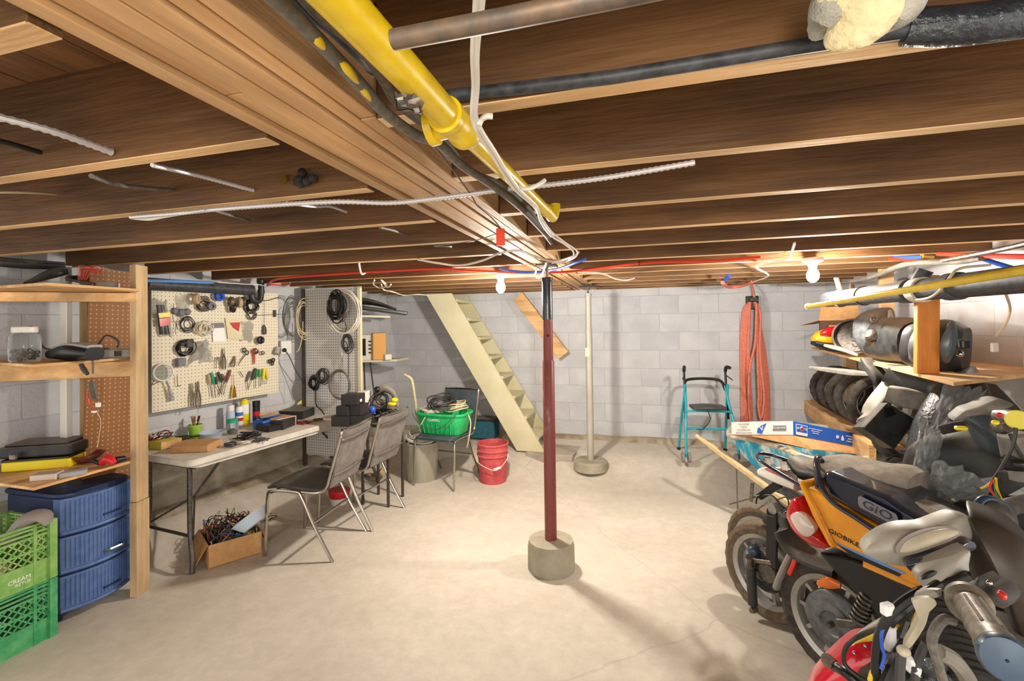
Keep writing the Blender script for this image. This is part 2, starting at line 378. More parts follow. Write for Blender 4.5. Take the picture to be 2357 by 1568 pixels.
# crumbling footing ledges at the foot of the left and back walls
def ledge(name, a, b, nrm, w, h, seed):
    rg = random.Random(seed); mb = MB(); rs = []; n = 26
    for i in range(n + 1):
        p = a.lerp(b, i / n); ww = w * rg.uniform(.8, 1.15); hh = h * rg.uniform(.75, 1.1)
        rs.append([p - nrm * .02 + V((0, 0, fz(p.x, p.y) - .06)), p - nrm * .02 + V((0, 0, fz(p.x, p.y) + hh)), p + nrm * ww * .35 + V((0, 0, fz(p.x, p.y) + hh * .8)), p + nrm * ww * .7 + V((0, 0, fz(p.x, p.y) + hh * .12)), p + nrm * ww + V((0, 0, fz(p.x, p.y) - .06))])
    mb.rings(rs); return ST(mb, name, 'bench_concrete', smooth=True)
ledge('trim_1', Ws(1.9, 0, -.1), Ws(5.2, 0, -.1), WN, .16, .05, 3)
ledge('trim_2', V((-2.9, YB, 0)), V((XR, YB, 0)), V((0, -1, 0)), .08, .05, 5)
# rough parging low on the left wall, below the paint line
rg = random.Random(9); mb = MB(); rs = []
for i in range(61):
    p = Ws(1.25 + 4.2 * i / 60, 0, -.1); top = .56 + rg.uniform(-.03, .03); t_ = .012 + rg.uniform(0, .006)
    rs.append([p - WN * .01, p - WN * .01 + V((0, 0, top)), p + WN * (t_ * .5) + V((0, 0, top - .01)), p + WN * t_ + V((0, 0, top * .6)), p + WN * (t_ + .006) + V((0, 0, top * .3)), p + WN * (t_ + .01)])
mb.rings(rs); ST(mb, 'trim_3', 'parging', smooth=True)
# ------------------------------------------------ ceiling: planks over joists
ZJ, ZT = 1.875, 2.098
mb = MB(); mb.box((-.8, 1.6, ZT + .045), (7.0, 8.2, .05)); ceil = ST(mb, 'ceiling', 'floor_plank')
pk = MB().box((0, 0, 0), (.136, 7.6, .018)); pme = _mesh(pk, 'plank', 'floor_plank', V((0, 0, 0)), False, 30)
for i in range(44):
    o = bpy.data.objects.new('plank', pme); COL.objects.link(o); o.parent = ceil; o.location = (-4.0 + i * .14, 1.5, ZT + .0095 + random.uniform(-.001, .001))
YJ = [-2.05, -1.64, -1.23, -.82, -.41, .0, .41, .785, 1.14, 1.55, 1.96, 2.38, 2.84, 3.24, 3.58, 3.97, 4.35, 4.72, 4.98, 5.25]
for k, y in enumerate(YJ):
    for side, (x0, x1) in enumerate(((-3.75, -.715), (-.458, XR + .05))):
        if side == 0: x0 = max(x0, -3.5 + .113 * y + .0)
        mb = MB(); yy = y + (.01 if side == 0 and y < 3 else 0); g = random.uniform(-.002, .002)
        mb.box(((x0 + x1) / 2, yy - .019, (ZJ + ZT) / 2 + g + .003), (x1 - x0, .038, ZT - ZJ - .002)); j = part(mb, 'joist', 'joist_wood', ceil, False, .0015)
        # paler lower edge: light bounced up off the floor, put into the colour
        me = j.data; me.materials.append(MATS['joist_edge_lit'])
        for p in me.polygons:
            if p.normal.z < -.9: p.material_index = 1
# ------------------------------------------------ main beam of laminated boards
bm_ = T('support_beam', 'long laminated wooden beam running from the upper left to the steel posts', 'beam', (-.585, 2.5, ZJ))
xs = [-.712, -.668, -.622, -.583, -.54, -.497, -.462]
for i in range(6):
    cuts = [[-2.2, 5.28], [-2.2, .62, 5.28], [-2.2, 2.1, 5.28], [-2.2, 1.35, 3.6, 5.28], [-2.2, 2.85, 5.28], [-2.2, .75, 5.28]][i]
    for a, b2 in zip(cuts, cuts[1:]):
        mb = MB(); dz = random.uniform(-.001, .003) + (.005 if i in (1, 4) else 0)
        mb.box(((xs[i] + xs[i + 1]) / 2, (a + b2) / 2, (ZJ + ZT) / 2 + dz + .004), (xs[i + 1] - xs[i] - (.013 if i in (0, 4) else .003), b2 - a - .003, ZT - ZJ - .012)); part(mb, 'beam_board', 'beam_wood', bm_, False, .0015)
# ------------------------------------------------ object materials
mat('chrome', 'b5b0a8', rough=.22, metal=1); mat('dull_metal', '8f8a82', '6b5e50', rough=.45, metal=.85, nscale=6)
mat('steel_dark', '4b4744', '6a625a', rough=.5, metal=.7, nscale=8)
mat('black_plastic', '17181a', rough=.35); mat('black_rubber', '1c1b1a', '2c2926', rough=.8, nscale=3, bump=.3)
mat('black_dusty', '1b1c1f', '34332f', rough=.5, nscale=2, dust='8e867b', dusta=.75)
mat('navy_gloss', '131b30', rough=.22, coat=.5, dust='8f8a84', dusta=.25)
mat('grey_dusty', '5c5955', '7d766b', rough=.65, nscale=2, dust='9c9284', dusta=.7)
mat('seat_dust', '857b6e', 'a0968a', rough=.85, nscale=3, bump=.3)
mat('silver_paint', '96928a', 'aaa498', rough=.5, metal=.2, nscale=1.5); mat('silver_beige', 'a39c88', 'b8ae96', rough=.5, nscale=1.5)
mat('bronze_grey', '282219', '3b332a', rough=.42, metal=.2, nscale=1.2)
mat('orange_paint', 'd98a12', 'e29a1e', rough=.28, coat=.5, nscale=1.5); mat('red_gloss', 'c8102a', rough=.2, coat=.6); mat('red_lens', 'b5121a', rough=.12, coat=.8)
mat('clear_lens', 'cdbfb5', rough=.1, coat=.6); mat('amber_lens', 'd06412', rough=.2, coat=.4); mat('yellow_paint', 'cba70c', 'dcbd1e', rough=.35, nscale=3, coat=.3)
mat('yellow_plastic', 'e2cf1e', rough=.4); mat('white_plastic', 'dcd9d2', rough=.4); mat('grey_plastic', '9b9c9c', rough=.5); mat('pale_blue_plastic', 'b6c8dc', rough=.35)
mat('red_plastic', 'c21f2a', rough=.4); mat('pink_red_plastic', 'b84048', 'c65a5c', rough=.55, nscale=3, dust='b9a79a', dusta=.4)
mat('green_plastic', '1fae62', '2cc274', rough=.4, nscale=2); mat('lime', '97c74e', rough=.45); mat('crate_green', '33905a', '62ad74', rough=.5, nscale=2, dust='b8b088', dusta=.5)
mat('crate_olive', '6aa04c', '8fb368', rough=.55, nscale=3, dust='c0b68a', dusta=.5); mat('teal_cap', '1d9a7c', rough=.4)
mat('cabinet_blue', '2c4172', '37507f', rough=.38, nscale=2); mat('cabinet_dark', '18284c', rough=.45); mat('drawer_blue', '4a659c', '5a74a6', rough=.4, nscale=3)
mat('teal_paint', '1aa5b8', rough=.3, coat=.3); mat('coral_hose', 'd0705a', 'dc8670', rough=.6, nscale=5); mat('cardboard', 'b98a58', 'c79a68', rough=.85, nscale=3, bump=.15)
mat('cardboard_dark', '5a3a30', rough=.8); mat('white_card', 'd8d4cc', rough=.7); mat('blue_card', '2160c4', rough=.55); mat('blue_print', '3a6fc8', rough=.6); mat('black_card', '2a2628', '353033', rough=.5, nscale=2)
mat('vinyl_grey', '67625f', '7d7874', rough=.5, nscale=2, bump=.2, bscale=60); mat('vinyl_dark', '3a3836', '4a4745', rough=.45, nscale=2); mat('vinyl_slate', '3b444a', '4a545a', rough=.4, nscale=2)
mat('table_top', 'd9d5cc', 'c9c3b6', rough=.5, nscale=2); mat('cream_paint', 'd6cfae', 'cac29e', rough=.5, scale=(1, 1, 1), nscale=3, bump=.1)
mat('red_oxide', '7c3b36', '9c8c84', rough=.45, scale=(7, 7, 2.5), nscale=2.2, detail=8, lo=.58, hi=.74); mat('post_black', '1c1f2a', rough=.25, coat=.5); mat('galvanised', 'b0aea2', 'a09c8c', rough=.5, metal=.1, scale=(4, 4, 1), nscale=3)
mat('pipe_black', '26282b', '45464a', rough=.5, nscale=5, dust='8f8e8c', dusta=.3); mat('pipe_abs', '2b2d30', rough=.4); mat('copper_aged', '7a6450', '57504a', rough=.5, metal=.4, nscale=5)
mat('cable_white', 'd5cfc4', rough=.5); mat('cable_cream', 'cbbd98', rough=.5); mat('cable_grey', '6f6a62', '55504a', rough=.7, nscale=9); mat('cable_black', '1a1a1a', rough=.45); mat('cable_dark', '3c3a3a', rough=.5)
mat('cable_red', 'd23a26', rough=.4); mat('cable_blue', '2a56b8', rough=.4); mat('cable_sky', '5f8fd0', rough=.4); mat('cable_yellow', 'd8b030', rough=.5); mat('cable_green', '2f7d3a', rough=.5)
mat('flex_steel', 'c4bfc0', rough=.4, metal=.35); mat('tag_orange', 'e0401c', rough=.5); mat('foam', 'bfae84', 'd6c8a0', rough=.9, nscale=4, bump=.6, bscale=12); mat('foam_grey', '8f8b80', 'a8a498', rough=.9, nscale=4, bump=.5)
mat('glass_clear', 'e8eef0', rough=.06, trans=.92, ior=1.2); mat('bag_clear', 'e4e2de', rough=.22, trans=.75, ior=1.15, alpha=.75); mat('smoky_film', 'b0b2b4', rough=.12, trans=.6, ior=1.2, alpha=.55)
mat('tool_steel', '8d857a', '6b5d4c', rough=.4, metal=.8, nscale=6); mat('tyre', '2f2b28', '4a423a', rough=.85, nscale=4, bump=.5, dust='7a6e60', dusta=.5); mat('tyre_brown', '5a4c3e', '74624f', rough=.9, nscale=5, bump=.5, dust='8a7a66', dusta=.6)
mat('rim_silver', '9a9894', 'aaa7a0', rough=.35, metal=.6, nscale=3); mat('hub_grey', '4c4e51', '6a6b6d', rough=.5, metal=.1, nscale=4, dust='908a80', dusta=.4)
mat('tray_blue', '2f9fc0', 'c5d4d2', rough=.6, scale=(9, 9, 3), nscale=1.6, detail=8, lo=.47, hi=.62); mat('tray_dark', '1d5566', '2d6a7a', rough=.6, nscale=5); mat('rim_dusty', 'c9c0b0', 'a79a86', rough=.8, nscale=4, bump=.4)
mat('handle_wood', 'd2bb92', 'bca274', rough=.7, nscale=3); mat('blue_metal', '22364c', '31485f', rough=.4, metal=.1, coat=.2, nscale=3); mat('skin_pad', 'b59a78', rough=.7); mat('red_card', 'b83438', rough=.6); mat('lemon_card', 'd6c848', rough=.6)
mat('oven_orange', 'd59a4a', rough=.55); mat('oven_dark', '2a211f', rough=.3); mat('brass', 'b08a3a', rough=.3, metal=.8); mat('dirt', '5a4630', '7a6248', rough=1, nscale=4, bump=.6)
mat('slab_concrete', '9b9284', 'b3aa9a', rough=.85, scale=(1, 1, 1), nscale=5, detail=10, bump=.5); mat('base_concrete', '938b78', 'a69e8b', rough=.9, scale=(1, 1, 1), nscale=8, detail=10, bump=.8, bscale=30)
mat('lamp_glass', 'ffffff', emit='fff4e0', estr=60); mat('socket_white', 'd8d4cc', rough=.5); mat('print_grey', '77757c', rough=.7); mat('print_white', 'e6e6e6', rough=.6); mat('print_black', '1a1a1a', rough=.6)
mat('stain_grey', '8b8480', rough=.7); mat('reflector_red', 'c22a20', rough=.2, coat=.6); mat('bag_dark', '1f2226', '2d3036', rough=.3, nscale=3, bump=.6, bscale=10, coat=.3)
mat('mesh_mirror', '9aa4ae', rough=.08, metal=1)
def grain(m): pass
# ------------------------------------------------ posts, lamps, stairs, slab
p = T('steel_post', 'red-brown adjustable steel post with a black upper tube on a round concrete footing', 'post', (-.555, 2.83, 0))
X0, Y0 = -.555, 2.83
part(MB().lathe([(.145, 0), (.143, .14), (.135, .172), (.0, .176)], (X0, Y0, 0), n=32), 'concrete_footing', 'base_concrete', p)
part(MB().lathe([(.037, .17), (.037, 1.27), (.034, 1.275), (.034, 1.28)], (X0, Y0, 0), n=24), 'lower_tube', 'red_oxide', p)
part(MB().lathe([(.031, 1.27), (.031, 1.60)], (X0 , Y0, 0), n=24), 'inner_tube', 'red_oxide', p)
part(MB().lathe([(.032, 1.53), (.032, 1.765), (.036, 1.77), (.036, 1.79), (.03, 1.793)], (X0, Y0, 0), n=24), 'upper_tube', 'post_black', p)
part(MB().lathe([(.011, 1.78), (.011, 1.86)], (X0, Y0, 0), n=12), 'jack_screw', 'dull_metal', p)
part(MB().box((X0, Y0, 1.868), (.12, .12, .012)), 'top_plate', 'steel_dark', p, False)
hp = V((X0, Y0, 1.43)) + (V((0, 0, 1.43)) - V((X0, Y0, 1.43))).normalized() * .0315
part(MB().ball(hp, (.007, .007, .008)), 'pin_hole', 'print_black', p)
q = T('steel_column', 'pale painted thin steel column on a low round footing near the back wall', 'post', (-.50, 4.6, 0)); X1, Y1 = -.495, 4.62
z0 = fz(X1, Y1) - .02
part(MB().lathe([(.17, z0), (.165, z0 + .075), (.15, z0 + .09), (0, z0 + .092)], (X1, Y1, 0), n=28), 'concrete_footing', 'base_concrete', q)
part(MB().lathe([(.034, z0 + .08), (.034, 1.45), (.030, 1.46)], (X1, Y1, 0), n=20), 'lower_tube', 'galvanised', q)
part(MB().lathe([(.029, 1.45), (.029, 1.775), (.034, 1.78), (.034, 1.80), (.01, 1.80)], (X1, Y1, 0), n=20), 'upper_tube', 'galvanised', q)
part(MB().lathe([(.009, 1.79), (.009, 1.866)], (X1, Y1, 0), n=10), 'jack_screw', 'steel_dark', q)
part(MB().lathe([(.09, 1.864), (.09, 1.874)], (X1, Y1, 0), n=4), 'top_plate', 'steel_dark', q, False)
part(MB().box((X1 - .012, Y1 - .035, 1.22), (.04, .004, .085)), 'paper_tag', 'cream_paint', q, False)
def bulb(L, lab):
    t = T('ceiling_lamp', lab, 'lamp', L + V((0, 0, .075)))
    part(MB().lathe([(.055, .075), (.055, .055), (.03, .045), (.022, .02), (.02, .0)], L, n=20), 'socket', 'socket_white', t)
    part(MB().ball(L - V((0, 0, .03)), (.034, .034, .042), 14), 'glass_bulb', 'lamp_glass', t)
    return t
bulb(LAMP1, 'glowing bare ceiling bulb just left of the red-brown post'); bulb(LAMP2, 'glowing bare ceiling bulb on the right above the walker')
# stairs: descend towards +x along the back wall
st = T('staircase', 'steep cream-painted wooden stairs against the back wall', 'stairs', (-1.1, 5.0, .18))
a0, a1, b0, b1 = V((-2.32, 4.75, 1.86)), V((-2.01, 4.75, 1.86)), V((-1.285, 4.75, .165)), V((-.985, 4.75, .165))
def stringer(y): return [V((v.x, y, v.z)) for v in (a0, a1, b1, b0)]
part(MB().prism(stringer(4.75), (0, .035, 0)), 'stringer', 'cream_paint', st, False, .002)
part(MB().prism(stringer(5.24), (0, .035, 0)), 'stringer', 'cream_paint', st, False, .002)
NS = 8
for i in range(NS):
    f = (i + .15) / NS; z = 1.86 - (1.86 - .165) * f - .05; xc = -2.165 + (f + .03) * 1.03
    part(MB().box((xc + .055, 5.0125, z), (.21, .455, .036)), 'tread', 'cream_paint', st, False, .004)
    if i < NS - 1: part(MB().bar((xc - .04, 5.0125, z - .02), (xc - .04 + .0, 5.0125, z - .195), .455, .014, (1, 0, 0)), 'riser', 'cream_paint', st, False)
rail = MB().bar(Yp(1205, 672, 5.1), Yp(1290, 832, 5.1), .035, .12, (0, 1, 0)); 
r1 = T('handrail_board', 'bare wooden board sloping down beside the stairs on the back wall', 'handrail', Yp(1290, 832, 5.1))
mbr = MB(); pa, pb = Yp(1198, 690, 5.2), Yp(1297, 818, 5.2); mbr.bar(pa + V((-.03, 0, .04)), pb, .14, .036, (0, 1, 0)); part(mbr, 'board', 'board_x', r1, False, .002)
part(MB().box(Yp(1208, 705, 5.25), (.09, .09, .13)), 'bracket_block', 'board_y', r1, False, .002); part(MB().box(Yp(1283, 800, 5.25), (.05, .09, .06)), 'bracket_block', 'board_y', r1, False, .002)
sl = T('concrete_slab', 'low cracked concrete slab at the foot of the stairs', 'slab', (-.9, 5.0, .1))
cpts = [Zp(*c, .17) for c in ((1210, 1040), (1262, 1050), (1290, 1048), (1318, 1050), (1345, 1022), (1352, 1004), (1275, 1000), (1225, 1010))]
part(MB().prism([c + V((0, 0, -.08)) for c in cpts[1:6] + [cpts[6]]], (0, 0, .085)), 'slab_half', 'slab_concrete', sl, False, .008)
part(MB().prism([c + V((0, 0, -.08)) for c in (cpts[0], cpts[1] + V((-.01, 0, 0)), cpts[6] + V((-.015, 0, 0)), cpts[7])], (0, 0, .078)), 'slab_half', 'slab_concrete', sl, False, .008)
bx = T('storage_box', 'dark teal box on the floor behind the stairs', 'box', Yp(1120, 1000, 5.1)); cpb = Yp(1115, 978, 5.12)
part(MB().box((cpb.x, 5.12, fz(0, 5.12) + .12), (.30, .2, .2)), 'body', 'tray_dark', bx, False, .008); part(MB().box((cpb.x, 5.12, fz(0, 5.12) + .232), (.31, .21, .022)), 'lid', 'black_dusty', bx, False, .004)
# ================================================= pegboards on the left
pbf = lambda s, z, o=0: Ws(s, z, o)
def pegpanel(name, a, b, z0, z1, th, ma, label, hooks=None):
    # local frame so that holes follow the board
    d = (b - a); L = d.length; d.normalize(); n = V((d.y, -d.x, 0))
    o = bpy.data.objects.new(name, _mesh(MB().box((L / 2, 0, (z1 - z0) / 2), (L, th, z1 - z0)), name, ma, V((0, 0, 0)), False, 30)); COL.objects.link(o)
    o.matrix_world = Matrix.Translation(V((a.x, a.y, z0))) @ Matrix((d, V((-d.y, d.x, 0)), V((0, 0, 1)))).transposed().to_4x4(); TM[o.name] = V((a.x, a.y, z0))
    return props(o, label, 'pegboard')
pegpanel('pegboard', Ws(2.40, 0, .03), Ws(3.42, 0, .03), .935, 1.805, .006, 'pegboard_cream', 'large cream pegboard hung with tools on the left wall above the table')
pl, pr_ = D(704, 800, 4.38), D(826, 800, 4.2)
g2 = pegpanel('pegboard', pl, pr_, .31, 1.87, .006, 'pegboard_grey', 'tall grey pegboard panel with coiled cables at the far end of the table')
dv0, dv1 = D(186, 800, 2.62), D(300, 800, 2.83)
pegpanel('pegboard', dv0, dv1, .62, 1.86, .006, 'pegboard_brown', 'brown back of a pegboard panel behind the shelves')
sp1 = MB().bar(V((pr_.x + .012, pr_.y, .31)), V((pr_.x + .012, pr_.y, 1.87)), .03, .03); S(sp1, 'edge_stud', 'cream_paint', 'cream upright batten along the right edge of the tall grey pegboard', 'batten', smooth=False)
sp1 = MB().bar(V((pl.x - .02, pl.y - .0, .2)), V((pl.x - .02, pl.y, 1.87)), .03, .03); S(sp1, 'edge_stud', 'steel_dark', 'dark upright batten along the left edge of the tall grey pegboard', 'batten', smooth=False)
# ------------------------------------------------ shelf unit
su = T('shelf_unit', 'rough wooden shelf unit with three plywood shelves at the left edge', 'shelf', (-2.76, 1.97, 0))
c = D(320, 800, 2.66); sx, sy = c.x, c.y
def stud(x, y, z0, z1, w, d, parent, ma='stud_wood', a=0): return part(MB().box((x, y, (z0 + z1) / 2), (w, d, z1 - z0), rz(a)), 'stud', ma, parent, False, .002)
aa = math.radians(15)
stud(sx, sy, .53, 1.872, .038, .085, su, a=aa); stud(sx + .005, sy - .004, 0, .528, .043, .09, su, a=aa)
stud(D(152, 800, 2.62).x, D(152, 800, 2.62).y, .0, 1.87, .05, .03, su, 'white_plastic'); stud(D(200, 800, 2.72).x, D(200, 800, 2.72).y, .0, 1.87, .06, .04, su)
def shelf(z, poly, rz0, rail):
    part(MB().prism([V((p.x, p.y, z)) for p in poly], (0, 0, .014)), 'shelf_board', 'board_y', su, False, .001)
    r0, r1 = rail; part(MB().bar(V((r0.x, r0.y, z - .005 - rz0 / 2)), V((r1.x, r1.y, z - .005 - rz0 / 2)), .038, rz0), 'rail', 'board_x', su, False, .002)
def back(px, d=2.95): return D(px, 800, d)
shelf(1.33, [Zp(322, 826, 1.33), Zp(76, 846, 1.33), Zp(0, 841, 1.33) , Zp(-120, 835, 1.33), D(-120, 800, 2.6), D(150, 800, 2.66), D(300, 800, 2.8)], .085, (D(318, 840, 2.64), D(-140, 840, 2.35)))
shelf(1.715, [Zp(322, 671, 1.715), Zp(104, 657, 1.715), Zp(-60, 668, 1.715), D(-120, 640, 2.6), D(150, 640, 2.66), D(300, 640, 2.8)], .05, (D(318, 680, 2.64), D(-140, 680, 2.35)))
shelf(.75, [Zp(322, 1061, .75), Zp(77, 1130, .75), Zp(0, 1119, .75), Zp(-90, 1110, .75), D(-120, 1000, 2.6), D(150, 1000, 2.66), D(300, 1000, 2.8)], .06, (D(318, 1060, 2.72), D(100, 1060, 2.85)))
# ------------------------------------------------ drawer tower
ct = T('drawer_cabinet', 'dark blue plastic cabinet with three ribbed drawers under the shelves', 'cabinet', (-3.05, 1.85, 0))
xf, y0, y1 = -2.885, 1.675, 2.02; yc = (y0 + y1) / 2; H0 = .655
part(MB().box((-3.10, yc, .33), (.40, y1 - y0 - .01, .60)), 'body', 'cabinet_dark', ct, False, .01)
part(MB().limb([(-3.31, yc, .643), (-3.1, yc, .643), (-2.92, yc, .643), (-2.862, yc, .643)], [(.345, .035), (.355, .035), (.355, .035), (.25, .03)], n=16, pw=5), 'top_panel', 'cabinet_dark', ct)
for (x, y) in ((-2.93, y0 + .02), (-2.93, y1 - .02), (-3.27, y0 + .02), (-3.27, y1 - .02)): part(MB().lathe([(.012, 0), (.016, .035)], (x, y, 0), n=10), 'foot', 'cabinet_dark', ct)
def bow(t): return xf + .055 * math.sin(math.pi * t)   # bowed drawer front
for k in range(3):
    z0 = .05 + k * .198; z1 = z0 + .186; mb = MB(); n = 24
    rs = []
    for i in range(n + 1):
        t = i / n; x = bow(t); y = y0 + (y1 - y0) * t; rs.append([V((x - .05, y, z0)), V((x, y, z0)), V((x, y, z1)), V((x - .05, y, z1))])
    mb.rings(rs); dr = part(mb, 'drawer', 'drawer_blue', ct, True)
    rb = MB()
    for i in range(19):
        t = .06 + .88 * i / 18; x = bow(t) + .001; y = y0 + (y1 - y0) * t; rb.tube([(x, y, z0 + .03), (x, y, z1 - .012)], .0042, 6)
    part(rb, 'ribbing', 'drawer_blue', dr, True, kind='stuff')
    lp = MB().tube([(bow(i / 12) + .004, y0 + (y1 - y0) * i / 12, z0 + .013) for i in range(13)], .009, 8); part(lp, 'lip', 'drawer_blue', dr)
    if k == 1: part(MB().tube([(bow(.5) + .004, y0 + .17, z0 + .055), (bow(.5) + .025, y0 + .18, z0 + .06), (bow(.55) + .025, y0 + .245, z0 + .06), (bow(.7) + .004, y0 + .255, z0 + .055)], .008, 8), 'handle', 'chrome', dr, label='chrome handle')
    else: part(MB().box((bow(.6) + .004, y0 + .205, z0 + .055), (.008, .085, .01)), 'handle_slot', 'cabinet_dark', dr, False)
# ------------------------------------------------ milk crates
def crate(loc, ma, lab, a=0.0, lettering=True):
    t = T('milk_crate', lab, 'crate', loc, 'green milk crates stacked at the left edge'); x0, y0_, z0 = loc; Wc, Hc = .33, .285
    def P(u, v, z): q = rz(a) @ V((u, v, 0)); return V((x0 + q.x, y0_ + q.y, z0 + z))
    b = MB()
    for z in (.004, .10, .16, .225, .245, .265, .281):
        c4 = [P(-Wc / 2, -Wc / 2, z), P(Wc / 2, -Wc / 2, z), P(Wc / 2, Wc / 2, z), P(-Wc / 2, Wc / 2, z)]; w = .012
        for i in range(4): b.bar(c4[i], c4[(i + 1) % 4], .008 if z < .27 else .014, .009 if z > .02 else .016)
    part(b, 'rim_bands', ma, t, False)
    for sx_, sy_ in ((-1, -1), (1, -1), (1, 1), (-1, 1)): part(MB().bar(P(sx_ * Wc / 2, sy_ * Wc / 2, 0), P(sx_ * Wc / 2, sy_ * Wc / 2, Hc), .03, .03), 'corner_post', ma, t, False)
    b = MB()
    for k in (-.3, .3):
        for s_ in (-1, 1): b.bar(P(s_ * Wc / 2, k * Wc, 0), P(s_ * Wc / 2, k * Wc, Hc), .012, .01); b.bar(P(k * Wc, s_ * Wc / 2, 0), P(k * Wc, s_ * Wc / 2, Hc), .012, .01)
    part(b, 'ribs', ma, t, False, kind='stuff')
    b = MB()
    for s_ in (-1, 1):
        b.box(P(s_ * Wc / 2, 0, .05), (.006, Wc - .02, .09) , rz(a)); b.box(P(0, s_ * Wc / 2, .05), (Wc - .02, .006, .09), rz(a))
    b.box(P(0, 0, .006), (Wc, Wc, .008), rz(a)); part(b, 'panels', ma, t, False)
    b = MB()
    for s_ in (-1, 1):
        for k in range(-5, 12):
            for dr in (1, -1):
                u0 = -Wc / 2 + k * .035 if dr == 1 else Wc / 2 - k * .035; u1 = u0 + dr * .13
                z0_, z1_ = .10, .225; a0_, a1_ = max(-Wc / 2, min(Wc / 2, u0)), max(-Wc / 2, min(Wc / 2, u1))
                if abs(a1_ - a0_) < .01: continue
                f0 = (a0_ - u0) / (u1 - u0); f1 = (a1_ - u0) / (u1 - u0)
                b.bar(P(a0_, s_ * Wc / 2, z0_ + (z1_ - z0_) * f0), P(a1_, s_ * Wc / 2, z0_ + (z1_ - z0_) * f1), .005, .006)
                b.bar(P(s_ * Wc / 2, a0_, z0_ + (z1_ - z0_) * f0), P(s_ * Wc / 2, a1_, z0_ + (z1_ - z0_) * f1), .005, .006)
    part(b, 'lattice', ma, t, False, kind='stuff')
    return t
ca = -.02
c1 = crate((-2.985, 1.44, 0), 'crate_green', 'green milk crate at the bottom of the stack by the blue cabinet', ca)
c2 = crate((-2.985, 1.44, .29), 'crate_olive', 'yellowish green milk crate holding a rag, on top of the other crate', ca)
mb = MB(); mb.box((-2.818, 1.43, .325), (.002, .17, .035)); part(mb, 'print_patch', 'crate_olive', c2, False)
text('CREAMERY', .026, mframe((-2.816, 1.50, .34), (0, 1, .02), (0, 0, 1)), 'print_white', c2)
text('RETURN', .02, mframe((-2.816, 1.50, .318), (0, 1, .02), (0, 0, 1)), 'print_white', c2)
rg = random.Random(4)
mb = MB(); mb.limb([(-2.93, 1.50, .50), (-2.87, 1.54, .59), (-2.82, 1.57, .60), (-2.80, 1.58, .56)], [(.1, .06), (.13, .07), (.11, .04), (.05, .02)]); S(mb, 'rag', 'stain_grey', 'dusty grey-brown cloth rag stuffed in the top crate', 'rag')
mb = MB(); mb.ball((-2.93, 1.43, .39), (.09, .07, .05)); mb.ball((-2.98, 1.36, .38), (.07, .07, .05)); S(mb, 'work_glove', 'skin_pad', 'tan work gloves lying inside the top crate', 'glove')
mb = MB().bar((-2.95, 1.33, .10), (-2.95, 1.52, .21), .08, .06); S(mb, 'black_bag', 'black_rubber', 'black bundle inside the bottom crate', 'bundle')
# ------------------------------------------------ things on the shelves
def onshelf(px, py, z): return Zp(px, py, z)
zt = 1.729; zm = 1.344; zl = .764
def cable(name, pts, r, ma, lab, cat='cable', group=None, n=6, sm=4): return S(MB().tube(pts, r, n, False, sm), name, ma, lab, cat, group)
# jar
j = SH(57, zm, 2.40); t = T('glass_jar', 'clear plastic jar of small screws with a white lid on the middle shelf', 'jar', j)
part(MB().lathe([(.056, 0), (.062, .01), (.062, .125), (.054, .14), (.046, .148), (.046, .155)], j, n=24), 'jar_body', 'glass_clear', t); part(MB().lathe([(.05, .152), (.05, .178), (.046, .182), (0, .182)], j, n=24), 'lid', 'white_plastic', t)
mb = MB()
for i in range(70): mb.ball(j + V((rg.uniform(-.036, .036), rg.uniform(-.036, .036), .012 + rg.uniform(0, .05))), rg.uniform(.004, .01), 6)
part(mb, 'screws', 'tool_steel', t, kind='stuff')
def dev(name, pxs, z, h, ma, lab, cat, bevel=.006, dd=.0):
    (xa, da), (xb, db), dep = pxs; a, b = SH(xa, z, da), SH(xb, z, db); n = V((-(b - a).y, (b - a).x, 0)).normalized() * dep; c = b + n; d = a + n; t = T(name, lab, cat, (a + c) / 2)
    part(MB().prism([a, b, c, d], (0, 0, h)), 'body', ma, t, False, bevel); return t, a, b, c, d
# black and grey charger
a, b = SH(128, zm, 2.46), SH(218, zm, 2.42); t = T('battery_charger', 'black and grey shell-shaped device with a round socket on the middle shelf', 'charger', a)
part(MB().limb([a + V((0, 0, .035)), a.lerp(b, .5) + V((0, 0, .045)), b + V((0, 0, .035))], [(.10, .05), (.13, .09), (.10, .07)], pw=3), 'body', 'black_plastic', t)
part(MB().limb([a + V((.01, 0, .065)), a.lerp(b, .5) + V((.01, 0, .085)), b + V((0, 0, .072))], [(.06, .02), (.09, .025), (.08, .02)], pw=3), 'grey_cover', 'grey_plastic', t)
part(MB().lathe([(.02, 0), (.02, .012), (.012, .014)], D(211, 813, 2.5), CAMP - D(211, 813, 2.5), 16), 'socket', 'black_rubber', t)
t, *_ = dev('router_box', [(148, 2.56), (232, 2.62), .12], zm, .055, 'black_plastic', 'flat black box at the back of the middle shelf', 'box')
t, a, b, c, d = dev('power_supply', [(228, 2.56), (304, 2.66), .09], zm, .05, 'grey_plastic', 'grey vented metal power supply at the right end of the middle shelf', 'power supply')
part(MB().box((a + b) / 2 + V((0, 0, .025)), (.05, .01, .03), rz(.4)), 'copper_winding', 'copper_aged', t, False)
cable('cable', [D(60, 780, 2.6), D(68, 752, 2.6), D(85, 765, 2.55), D(100, 800, 2.5), D(130, 805, 2.5)], .005, 'cable_dark', 'dark cord looping up behind the jar on the middle shelf')
cable('cable', [D(225, 795, 2.5), D(245, 772, 2.5), D(272, 785, 2.5), D(270, 800, 2.52)], .005, 'cable_dark', 'dark cord arched over the vented power supply')
t = T('lead_bundle', 'bundle of grey leads with a plug hanging from the middle shelf', 'cable', D(210, 850, 2.45))
pts = [D(203, 815, 2.42), D(213, 830, 2.42), D(214, 860, 2.42)]
